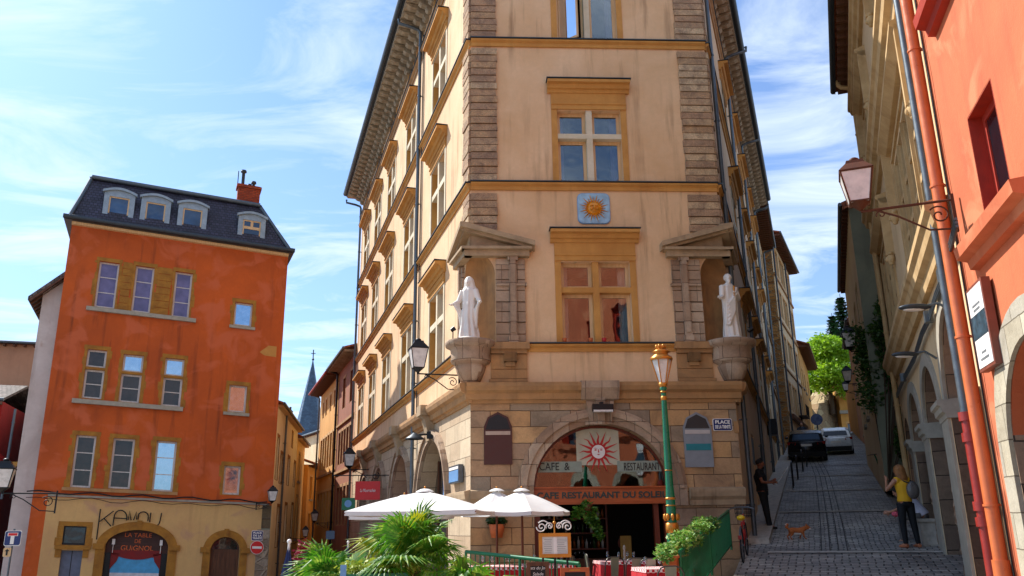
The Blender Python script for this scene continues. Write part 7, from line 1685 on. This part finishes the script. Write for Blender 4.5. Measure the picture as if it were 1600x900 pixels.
# ---- people
SK = plain('skin', 'b07a5c', .5, bumpy=.05, var=.06); SK2 = plain('tanned_skin', '8e5438', .5, bumpy=.05, var=.06)
def person(base, az, label, J, parts, H=1.78, vox=.013, skin=SK, face=True):
    """J: joints in body space (x right, y forward, z up, for a 1.78 m body); parts: clothes"""
    t = thing('person', base, label, 'person'); k = H/1.78; a = R(az); Y = V((math.sin(a), math.cos(a), 0)); X = V((Y.y, -Y.x, 0))
    def w(p): return V(base)+X*(p[0]*k)+Y*(p[1]*k)+V((0, 0, p[2]*k))
    j = {n: w(p) for n, p in J.items()}
    def body(m, grow=0, seg=('all',)):
        g = grow
        if 'torso' in seg:
            m.tube([j['pelvis'], j['waist'], j['chest'], j['neck']], [.145*k+g, .125*k+g, .15*k+g, .065*k+g], 14)
            for s in 'lr': m.tube([j['chest'].lerp(j['neck'], .55), j['sh'+s]], [.085*k+g, .062*k+g], 10)
        for s in 'lr':
            if 'arm' in seg: m.tube([j['sh'+s], j['el'+s], j['wr'+s]], [.056*k+g, .042*k+g, .026*k+g], 10)
            if 'sleeve' in seg: m.tube([j['sh'+s], j['sh'+s].lerp(j['el'+s], .62)], [.06*k+g, .054*k+g], 10)
            if 'leg' in seg: m.tube([j['hip'+s], j['kn'+s], j['an'+s]], [.09*k+g, .06*k+g, .038*k+g], 12)
            if 'hips' in seg: m.tube([j['pelvis'], j['hip'+s]], [.13*k+g, .1*k+g], 12)
            if 'cuff' in seg: m.tube([j['kn'+s], j['an'+s]], [.066*k+g, .055*k+g], 12)
    m = MB(); body(m, 0, ('torso', 'arm', 'leg', 'hips')); hf = j.get('look', j['head']+Y*.1)-j['head']; hf.normalize(); hs_ = hf.cross(V((0, 0, 1))).normalized(); hu = hs_.cross(hf).normalized()
    head(m, j['head'], .112*k, hf, hs_, hu); m.tube([j['neck'], j['head']-hu*.06], [.058*k, .05*k], 10)
    for s in 'lr':
        m.tube([j['an'+s], j['toe'+s]+V((0, 0, .0))], [.04*k, .03*k], 8)
    remesh(m.build('body', skin, t), vox, 2)
    m = MB()
    for s, th in (('l', 1), ('r', -1)): d = j.get('hd'+s, j['wr'+s]+(j['wr'+s]-j['el'+s]))-j['wr'+s]; hand(m, j['wr'+s], d, j.get('pn'+s, V((0, 0, 1))) if 'pn'+s in j else Y, .17*k, .9, thumb=th)
    remesh(m.build('hands', skin, t), .006, 1)
    for nm, mat, seg, g in parts: m = MB(); body(m, g, seg); remesh(m.build(nm, mat, t), vox, 3)
    m = MB(); 
    for s in (-1, 1): m.ball(j['head']+hf*.098*k+hs_*s*.036*k+hu*.03*k, .012*k, (1, 1, .8), 8, 6)
    m.build('eyes', M['black_text'], t)
    return t, j, X, Y, hf, hs_, hu
def shoes(t, j, mat, open_=False):
    for s in 'lr':
        m = MB(); d = (j['toe'+s]-j['an'+s]); d.z = 0; d.normalize(); a = V((j['an'+s].x, j['an'+s].y, j['toe'+s].z)); m.tube([a-d*.05+V((0, 0, .015)), a+d*.08+V((0, 0, .01)), j['toe'+s]+d*.02], [.042, .045, .03], 10); remesh(m.build('shoe', mat, t), .01, 1)
bk = plain('black_cloth', '0e0e11', .85, bumpy=.1); jean = plain('black_trousers', '0b0c10', .8, bumpy=.1)
# man playing a flute against the wall
mb = gnd(1197, 827)
J = dict(pelvis=(0, 0, .95), waist=(0, -.01, 1.1), chest=(0, -.04, 1.32), neck=(0, -.02, 1.5), head=(0, .0, 1.63), look=(-.03, .3, 1.57), shl=(-.19, -.03, 1.44), shr=(.19, -.03, 1.44), ell=(-.25, .05, 1.17), elr=(.25, .07, 1.16), wrl=(-.06, .28, 1.2), wrr=(.14, .28, 1.14), hdl=(.02, .32, 1.22), hdr=(.06, .34, 1.16),
    hipl=(-.1, 0, .92), hipr=(.1, 0, .92), knl=(-.1, .04, .5), knr=(.12, .06, .5), anl=(-.12, .06, .08), anr=(.16, .14, .08), toel=(-.14, .22, .03), toer=(.2, .3, .03))
t, j, X, Y, hf, hs_, hu = person((mb.x, mb.y, mb.z), 118, 'bearded man in black t-shirt and trousers holding a silver flute against the wall', J, [('t_shirt', bk, ('torso', 'sleeve'), .014), ('trousers', jean, ('leg', 'hips', 'cuff'), .014)], H=1.84, skin=SK2)
shoes(t, j, bk)
hairm = plain('dark_hair', '1c120c', .8, bumpy=.5); m = MB(); c = j['head']
m.ball(c+hu*.045-hf*.02, .108, (1, 1, .85), 12, 8); m.ball(c+hu*.13, .05, (1, 1, .8), 8, 6); remesh(m.build('hair', hairm, t), .011, 1); m = MB(); m.ball(c+hf*.075-hu*.085, .05, (.9, .8, 1), 10, 8); m.build('beard', hairm, t)
a_ = (j['wrl']+j['wrr'])/2; fl_ = MB(); p0 = a_+Y*.1+V((0, 0, .02)); fl_.tube([p0-X*.08-Y*.02-V((0, 0, .1)), p0+Y*.32+X*-.12+V((0, 0, .36))], .014, 8); o = fl_.build('flute', plain('silver', 'b8b8b8', .25, .8)); tag(recenter(o, p0), 'silver flute held in both hands by the man in black', 'flute')
# woman in a yellow top
wb = gnd(1424, 856)
J = dict(pelvis=(0, 0, .95), waist=(0, 0, 1.1), chest=(0, .01, 1.3), neck=(0, .03, 1.47), head=(0, .07, 1.6), look=(-.08, .4, 1.6), shl=(-.17, 0, 1.4), shr=(.17, 0, 1.4), ell=(-.33, .1, 1.2), elr=(.3, .02, 1.15), wrl=(-.2, .26, 1.4), wrr=(.2, .22, 1.0), hdl=(-.17, .28, 1.5), hdr=(.16, .3, 1.0),
    hipl=(-.1, 0, .92), hipr=(.1, 0, .92), knl=(-.1, .03, .5), knr=(.12, -.02, .5), anl=(-.1, .02, .08), anr=(.16, -.04, .08), toel=(-.13, .17, .03), toer=(.18, .12, .03))
yt = plain('mustard_top', 'd49c10', .8, bumpy=.1, var=.06)
t, j, X, Y, hf, hs_, hu = person((wb.x, wb.y, wb.z), -12, 'blonde woman in a mustard yellow top and black trousers standing with her back to us', J, [('top', yt, ('torso',), .012), ('trousers', jean, ('leg', 'hips'), .012)], H=1.83)
shoes(t, j, plain('tan_sandal', 'b06844', .6))
hb = plain('blonde_hair', '8c5a2c', .6, bumpy=.6, var=.35, sc=12); m = MB(); c = j['head']; m.ball(c+hu*.03-hf*.02, .125, (1, 1, .95), 12, 8)
for k in range(-4, 5): q = c-hf*(.09-.004*k*k)+hs_*k*.028; m.tube([q+hu*.04, q-hf*.05-V((0, 0, .16)), q-hf*.05-V((0, 0, .34+.02*math.sin(k*2)))+X*.02], [.045, .042, .015], 7)
remesh(m.build('hair', hb, t), .012, 1)
bg = j['chest']-Y*.2+X*.1+V((0, 0, -.12)); bo = thing('backpack', bg, 'shiny grey backpack worn by the woman in the yellow top', 'backpack'); m = MB(); m.ball(bg, .17, (.85, .55, 1.15), 14, 10); remesh(m.build('bag', plain('grey_leather', '5a5450', .3), bo), .015, 3); m = MB()
for s in (-1, 1): m.tube([bg+X*s*.09+V((0, 0, .16)), j['neck']+X*s*.11+V((0, 0, -.02)), j['chest']+X*s*.15+Y*.15+V((0, 0, -.05))], .014, 6)
m.build('strap', M['iron'], bo)
# stone bench and the seated person behind her
sb = gnd(1455, 852); f5 = Frame((sb.x+.02, sb.y+.45), 21, -1); o = MB().box(f5, -.5, .9, sb.z-.1, sb.z+.5, -.5, .02); o.box(f5, -.55, .95, sb.z+.5, sb.z+.57, -.55, .06); tag(recenter(o.build('stone_bench', M['kerb']), f5.W(0, 0, sb.z)), 'rough stone bench block against the pier where a person sits', 'bench')
bs = f5.W(.2, .0, sb.z+.0)
J = dict(pelvis=(0, -.12, .64), waist=(0, -.03, .8), chest=(0, .14, .98), neck=(0, .26, 1.12), head=(0, .36, 1.2), look=(0, .6, 1.05), shl=(-.17, .2, 1.05), shr=(.17, .2, 1.05), ell=(-.24, .34, .82), elr=(.24, .34, .82), wrl=(-.12, .56, .74), wrr=(.1, .58, .72), hdl=(-.06, .64, .74), hdr=(.04, .66, .72),
    hipl=(-.1, -.08, .62), hipr=(.1, -.08, .62), knl=(-.12, .38, .6), knr=(.13, .38, .6), anl=(-.13, .36, .1), anr=(.14, .4, .1), toel=(-.13, .52, .04), toer=(.15, .56, .04))
t, j, X, Y, hf, hs_, hu = person((bs.x, bs.y, bs.z), -62, 'person in a white shirt and grey trousers bending forward on the stone bench', J, [('shirt', plain('white_shirt', 'ccc8d0', .8, bumpy=.1, var=.05), ('torso', 'sleeve'), .014), ('trousers', plain('grey_trousers', '5c5650', .8), ('leg', 'hips'), .014)], H=1.75)
shoes(t, j, bk); m = MB(); m.ball(j['head']+hu*.04-hf*.03, .115, (1, 1, .9)); m.build('hair', hairm, t)
pp_ = gnd(1400, 803); pp_ = atd(1401, 803, math.hypot(j['wrl'].x, j['wrl'].y)); m = MB(); m.ball(pp_, .1, (1.2, .8, .7), 10, 8); m.ball(pp_+V((.06, 0, .03)), .06); o = m.build('pink_bundle', plain('pink_cloth', 'd85a6a', .8, var=.4, sc=30)); tag(recenter(o, pp_), 'small pink and white bundle held out by the seated person', 'bundle')
# person beyond the dark car
q = gnd(1272, 716); q = sxy(50.5, -.75); q.z = zst(50.5); J = dict(pelvis=(0, 0, .95), waist=(0, 0, 1.1), chest=(0, 0, 1.3), neck=(0, .02, 1.47), head=(0, .04, 1.6), shl=(-.18, 0, 1.4), shr=(.18, 0, 1.4), ell=(-.26, .04, 1.12), elr=(.26, .04, 1.12), wrl=(-.26, .14, .9), wrr=(.26, .12, .9), hipl=(-.1, 0, .92), hipr=(.1, 0, .92), knl=(-.1, .05, .5), knr=(.1, -.03, .5), anl=(-.1, .1, .08), anr=(.1, -.1, .08), toel=(-.1, .24, .03), toer=(.1, .04, .03))
t, j, X, Y, hf, hs_, hu = person(q, 200, 'person in dark clothes standing beyond the dark car up the street', J, [('jacket', plain('navy_cloth', '1c2230', .8), ('torso', 'sleeve'), .02), ('trousers', jean, ('leg', 'hips'), .014)], H=1.8, vox=.02); m = MB(); m.ball(j['head']+hu*.04-hf*.03, .115, (1, 1, .9)); m.build('hair', hairm, t)
# ---- dog: small corgi-like dog trotting to the right
db = gnd(1247, 843); dt = thing('dog', db, 'small orange and white long-haired dog trotting across the cobbles', 'dog'); dX = V((math.cos(R(10)), -math.sin(R(10)), 0)); dS = V((dX.y, -dX.x, 0))
def dp(x, s, z): return db+dX*x+dS*s+V((0, 0, z))
m = MB(); m.tube([dp(-.24, 0, .27), dp(-.14, 0, .275), dp(.02, 0, .26), dp(.14, 0, .27), dp(.2, 0, .30)], [.07, .095, .088, .105, .08], 12); m.tube([dp(.17, 0, .3), dp(.27, 0, .35)], [.08, .065], 10)
m.ball(dp(.31, 0, .36), .07, (1.05, .9, .95), 12, 8); m.tube([dp(.34, 0, .35), dp(.42, 0, .33)], [.042, .024], 8)
for s in (-1, 1): m.tube([dp(.29, s*.045, .41), dp(.28, s*.06, .475)], [.03, .006], 6)
for x0, s, x1, x2, x3 in ((.15, .06, .17, .2, .22), (.13, -.06, .1, .07, .05)): m.tube([dp(x0, s, .25), dp(x1, s, .14), dp(x2, s, .05), dp(x3+.03, s, .012)], [.05, .028, .02, .018], 8)
for x0, s, x1, x2, x3 in ((-.2, .06, -.15, -.23, -.2), (-.2, -.06, -.22, -.3, -.28)): m.tube([dp(x0, s, .26), dp(x1, s, .17), dp(x2, s, .09), dp(x3, s, .015), dp(x3+.04, s, .012)], [.065, .04, .022, .018, .018], 8)
m.tube([dp(-.24, 0, .3), dp(-.31, 0, .37), dp(-.29, 0, .45), dp(-.24, 0, .46)], [.03, .05, .06, .03], 8); ob = remesh(m.build('body', None or plain('ginger_fur', 'b0602c', .9, bumpy=.6, var=.3, sc=20), dt), .011, 1)
m = MB(); m.ball(dp(.17, 0, .24), .085, (.8, .9, 1.1)); m.tube([dp(-.32, 0, .43), dp(-.27, 0, .475)], [.055, .03], 8); m.tube([dp(.36, 0, .335), dp(.425, 0, .325)], [.036, .025], 8); m.tube([dp(-.1, 0, .2), dp(.1, 0, .19)], [.06, .06], 8); m.build('white_fur', plain('white_fur', 'd8cdc0', .9, bumpy=.5), dt); dt.scale = (.78, .78, .78)
m = MB(); m.ball(dp(.435, 0, .335), .014); [m.ball(dp(.37, s*.035, .38), .009) for s in (-1, 1)]; m.build('nose_and_eyes', M['black_text'], dt)
# ---- cars
def car(t0, s0, label, paint, W_, Ls, Hh, lift=0, suv=False, name='parked_car'):
    o3 = sxy(t0, s0); o3.z = zst(t0); dz = .145; t = thing(name, o3, label, 'car', 'cars parked up the slope')
    fw = (V((street_d.x, street_d.y, dz))).normalized(); rt = V((street_d.y, -street_d.x, 0)); up = rt.cross(fw).normalized()
    def c(x, y, z): return o3+rt*x+fw*y+up*z
    a = W_/2; g = .2 if not suv else .26
    # side outline (y, z) rear at y=0, body as a lofted shell with tumblehome
    secs = [(0.0, g+.1, .62*Hh, .86), (.06, g, .66*Hh, .95), (.25, g-.02, .70*Hh, 1.0), (Ls*.35, g-.03, .64*Hh, 1.0), (Ls*.7, g-.03, .60*Hh, 1.0), (Ls*.92, g, .52*Hh, .95), (Ls, g+.12, .42*Hh, .82)]
    m = MB(); n = 0; vs = []; K = 12
    for y, zb, zt_, wf in secs:
        h = zt_-zb
        for x, z in ((-.92, 0), (-1, .2), (-1.0, .5), (-.97, .8), (-.88, 1), (-.3, 1.03), (.3, 1.03), (.88, 1), (.97, .8), (1.0, .5), (1, .2), (.92, 0)): vs.append(c(x*a*wf, y, zb+h*z))
    fs = [(i*K+k, i*K+(k+1) % K, (i+1)*K+(k+1) % K, (i+1)*K+k) for i in range(len(secs)-1) for k in range(K)]+[tuple(range(K)), tuple(range((len(secs)-1)*K, len(secs)*K))]
    m.add(vs, fs, smooth=True); body = m.build('body', paint, t, merge=True)
    # cabin
    zb = .66*Hh; m = MB(); cab = [(.10, zb-.02, zb+.05, .9), (.28 if not suv else .2, zb-.03, Hh*.93, .80), (.75, zb-.03, Hh, .80), (Ls*.5, zb-.05, Hh*.985, .79), (Ls*.72, zb-.08, zb-.0, .86)]; vs = []
    for y, z0, z1, wf in cab: vs += [c(-a*.93, y, z0), c(-a*wf, y, z1-.04), c(-a*wf*.8, y, z1), c(a*wf*.8, y, z1), c(a*wf, y, z1-.04), c(a*.93, y, z0)]
    fs = [(i*6+k, i*6+k+1, (i+1)*6+k+1, (i+1)*6+k) for i in range(4) for k in range(5)]+[tuple(range(6))]; m.add(vs, fs, smooth=False); m.build('cabin', paint, t)
    gl = M['car_glass']; yb, yt = .10, (.28 if not suv else .2)
    def back(x, q): # point on the rear window plane
        z = zb+.05+(Hh*.93-zb-.05)*q; y = yb+(yt-yb)*q; return c(x, y-.018, z)
    m = MB(); m.add([back(-a*.72, .16), back(a*.72, .16), back(a*.66, .86), back(-a*.66, .86)], [(0, 1, 2, 3)]); m.build('rear_window', gl, t)
    for s in (-1, 1):
        m = MB(); m.add([c(s*(a*.935), .45, zb+.03), c(s*(a*.935), Ls*.62, zb-.0), c(s*(a*.81), Ls*.5, Hh*.92), c(s*(a*.82), .5, Hh*.93)], [(0, 1, 2, 3)]); m.build('side_window', gl, t)
        m = MB(); zl = .56*Hh; m.box(Frame(c(0, 0, 0), 20, 1), s*0, 0, 0, 0, 0, 0) if False else None
        m.add([c(s*a*x, y, zl+z) for x, y, z in ((.55, -.012, .0), (.97, .05, .02), (1.005, .22, .08), (.99, .2, .16), (.9, .04, .15), (.55, .0, .11))], [(0, 1, 2, 3, 4, 5)]); m.build('tail_light', M['tail_red'], t)
        for y in (.7, Ls-.75):
            m = MB(); rr = .31 if not suv else .36; m.tube([c(s*(a-.2), y, rr), c(s*(a+.005), y, rr)], rr, 22, smooth=False); wh_ = m.build('wheel', M['tyre'], t); m = MB(); m.tube([c(s*(a-.0), y, rr), c(s*(a+.015), y, rr)], rr*.62, 14, smooth=False); m.build('rim', M['zinc'], wh_)
        m = MB(); m.ball(c(s*(a+.08), Ls*.62, zb+.08), .09, (1, .7, .7)); m.build('mirror', paint, t)
    m = MB(); m.add([c(x*a, y, z) for x, y, z in ((-.86, -.03, g+.02), (.86, -.03, g+.02), (.9, -.03, g+.26), (-.9, -.03, g+.26), (-.86, .1, g+.02), (.86, .1, g+.02), (.9, .1, g+.26), (-.9, .1, g+.26))], [(0, 1, 2, 3), (4, 5, 6, 7), (0, 1, 5, 4), (2, 3, 7, 6), (0, 3, 7, 4), (1, 2, 6, 5)]); m.build('bumper', M['iron'] if not suv else M['tyre'], t)
    m = MB(); zp = (.46 if not suv else .52)*Hh; m.add([c(x, -.045, zp+z) for x, z in ((-.26, 0), (.26, 0), (.26, .11), (-.26, .11))], [(0, 1, 2, 3)]); m.add([c(x, .03, zp+z) for x, z in ((-.26, 0), (.26, 0), (.26, .11), (-.26, .11))], [(0, 1, 2, 3)]); m.box(Frame(c(0, 0, 0), 110, 1), -.26, .26, c(0, 0, zp).z, c(0, 0, zp+.1).z, -.0, .03) if False else None; m.build('number_plate', M['white_paint'], t)
    return t
M['car_glass'] = plain('car_glass', '1a2430', .08, .3, 0); M['tail_red'] = plain('tail_light_red', '8c1410', .2, bumpy=0); M['tyre'] = plain('tyre_rubber', '101012', .8)
car(44.2, -.52, 'dark blue-black SUV seen from behind on the left of the slope', plain('dark_car_paint', '0c1018', .18, .4, 0), 1.84, 4.4, 1.52, suv=True)
car(48.2, .95, 'white hatchback seen from behind to the right of the dark SUV', plain('white_car_paint', 'd8dce0', .2, .1, 0), 1.72, 3.9, 1.4)
# bike racks
for i, (x, y) in enumerate(((1240, 761), (1247, 748), (1255, 736), (1261, 729))):
    q = gnd(x, y); t = thing('bike_rack', q, ('nearest', 'second', 'third', 'farthest')[i]+' black hoop bike rack in the row below the dark SUV', 'bike rack', 'black hoop bike racks'); m = MB(); e = V((street_d.y, -street_d.x, 0)); d = V((street_d.x*.35, street_d.y*.35, .05))
    m.tube([q-d+V((0, 0, -.05)), q-d+V((0, 0, .72)), q-d*.75+V((0, 0, .86)), q-d*.3+V((0, 0, .9)), q+d*.3+V((0, 0, .92)), q+d*.75+V((0, 0, .9)), q+d+V((0, 0, .78)), q+d], .028, 8); m.build('hoop', M['iron'], t); m = MB(); m.tube([q-d+V((0, 0, .45)), q+d+V((0, 0, .5))], .018, 6); m.build('crossbar', M['iron'], t)
# round sign on a post and the kick scooter
q = gnd(1283, 716); t = thing('round_sign_post', q, 'grey post with a round dark blue sign between the two cars', 'road sign'); m = MB(); m.tube([q, q+V((0, 0, 2.1))], .04, 8); m.build('post', M['zinc'], t); fq = Frame((q.x, q.y), 110, 1); m = MB(); m.prism(fq, [(.3*math.cos(a*math.pi/10), q.z+2.0+.3*math.sin(a*math.pi/10)) for a in range(20)], .04, .07); m.build('disc', M['enamel_blue'], t)
q = gnd(1389, 764); q2 = q; t = thing('kick_scooter', q2, 'black kick scooter with a long green stem leaning by the dark wall', 'scooter'); m = MB(); fw = V((street_d.x, street_d.y, .13)); rt = V((street_d.y, -street_d.x, 0)); m.tube([q2+fw*-.1+V((0, 0, .1)), q2+fw*.75+V((0, 0, .1))], .05, 8); m.build('deck', M['iron'], t)
m = MB(); m.tube([q2+fw*.8+V((0, 0, .12)), q2+fw*.62-rt*.28+V((0, 0, 1.15))], .026, 8); m.build('stem', M['green_paint'], t); m = MB(); m.tube([q2+fw*.62-rt*.52+V((0, 0, 1.13)), q2+fw*.62-rt*.04+V((0, 0, 1.17))], .016, 6); m.build('handlebar', M['iron'], t)
for y in (-.12, .84): m = MB(); m.tube([q2+fw*y-rt*.025+V((0, 0, .1)), q2+fw*y+rt*.025+V((0, 0, .1))], .1, 16, smooth=False); m.build('wheel', M['tyre'], t)
# ---- bicycle leaning by the corner
bb = gnd(1140, 888); bb = V((4.62, 18.0, 0)); bb = sxy(18.7, -1.72); bb.z = zst(18.7)
t = thing('bicycle', bb, 'red bicycle with a yellow saddle cover and front basket by the café corner', 'bicycle'); fw = V((street_d.x, street_d.y, .11)).normalized(); rt = V((street_d.y, -street_d.x, 0)); 
def bp(y, z, x=0): return bb+fw*y+V((0, 0, z))+rt*x
def wheel(y):
    m = MB(); n = 26; m.tube([bp(y+.34*math.cos(2*math.pi*i/n), .34+.34*math.sin(2*math.pi*i/n)) for i in range(n+1)], .017, 6, caps=False); w_ = m.build('wheel', M['tyre'], t); m = MB()
    for i in range(14): a = 2*math.pi*i/14; m.tube([bp(y, .34), bp(y+.33*math.cos(a), .34+.33*math.sin(a))], .0025, 4)
    m.tube([bp(y, .34, -.04), bp(y, .34, .04)], .02, 8); m.build('spokes', M['zinc'], w_)
wheel(0); wheel(1.05)
m = MB(); bbk, sea, hd = bp(.44, .3), bp(.27, .78), bp(.85, .82); m.tube([bbk, sea], .018, 8); m.tube([bp(.0, .34, .05), bbk], .011, 6); m.tube([bp(0, .34, -.05), sea], .01, 6); m.tube([bbk, bp(.88, .62)], .02, 8); m.tube([bp(.3, .66), hd], .018, 8); m.tube([bp(.83, .9), bp(.92, .6), bp(1.05, .34, .0)], .018, 8); m.build('frame', plain('red_bike_paint', 'a82018', .3), t)
m = MB(); m.ball(sea+V((0, 0, .09)), .12, (.75, 1.0, .5), 12, 8); m.build('saddle_cover', plain('yellow_plastic', 'd8b010', .4), t)
m = MB(); m.tube([bp(.83, .9), bp(.82, 1.02)], .014, 6); m.tube([bp(.66, 1.02, -.27), bp(.84, 1.04, -.12), bp(.84, 1.04, .12), bp(.66, 1.02, .27)], .014, 6); m.build('handlebar', M['zinc'], t)
m = MB()
for k in range(7): m.tube([bp(.92+.0*k, .82, -.17+.34*k/6), bp(.92, 1.06, -.19+.38*k/6)], .005, 4); m.tube([bp(1.18, .82, -.17+.34*k/6), bp(1.22, 1.06, -.19+.38*k/6)], .005, 4)
for z in (.82, .9, .98, 1.06): m.tube([bp(.92, z, -.18), bp(1.2, z, -.18), bp(1.2, z, .18), bp(.92, z, .18), bp(.92, z, -.18)], .007, 4)
m.build('basket', M['iron'], t); m = MB(); m.tube([bp(-.3, .52), bp(-.2, .66), bp(0, .715), bp(.2, .66)], .02, 8); m.build('rear_mudguard', M['zinc'], t); m = MB(); m.box(Frame(bp(-.32, 0), 110, 1), -.04, .04, bp(-.32, .5).z, bp(-.32, .58).z, -.01, .03); m.build('rear_reflector', M['tail_red'], t)

u, z = RF.at(1206, 668, .2); t = thing('wall_box', RF.W(u, .2, z), 'black equipment box high on the shaded wall above the man in black', 'box'); MB().box(RF, u-.35, u+.35, z-.35, z+.35, .01, .42).build('housing', M['iron'], t); MB().box(RF, u-.25, u+.25, z-.25, z+.2, .42, .45).build('grille', M['zinc_dark'], t)
for i, (px, py) in enumerate(((1176, 705), (1189, 712))): u, z = RF.at(px, py); tag(recenter(MB().box(RF, u-.25, u+.25, z-.4, z+.4, .0, .04).build('wall_panel', M['zinc']), RF.W(u, 0, z)), ('grey metal panel on the shaded side wall nearer the café corner', 'grey metal panel on the shaded side wall above the man in black')[i], 'panel', 'grey wall panels')
# a few worn things on the ground
rnd = random.Random(31); m = MB()
for i in range(60):
    tt, ss = rnd.uniform(14, 26), rnd.uniform(-1.2, 2.0); q = sxy(tt, ss); q.z = zst(tt)+.012; a = rnd.uniform(0, 6.28); s = rnd.uniform(.012, .035); m.add([q+V((s*math.cos(a+k*1.57), s*math.sin(a+k*1.57), .003*k)) for k in range(4)], [(0, 1, 2, 3)])
o = m.build('dry_leaves', plain('dry_leaf_litter', '9a8a6c', .9, var=.4)); o['kind'] = 'stuff'; o['label'] = 'small dry leaves and scraps scattered over the setts'; o['category'] = 'litter'
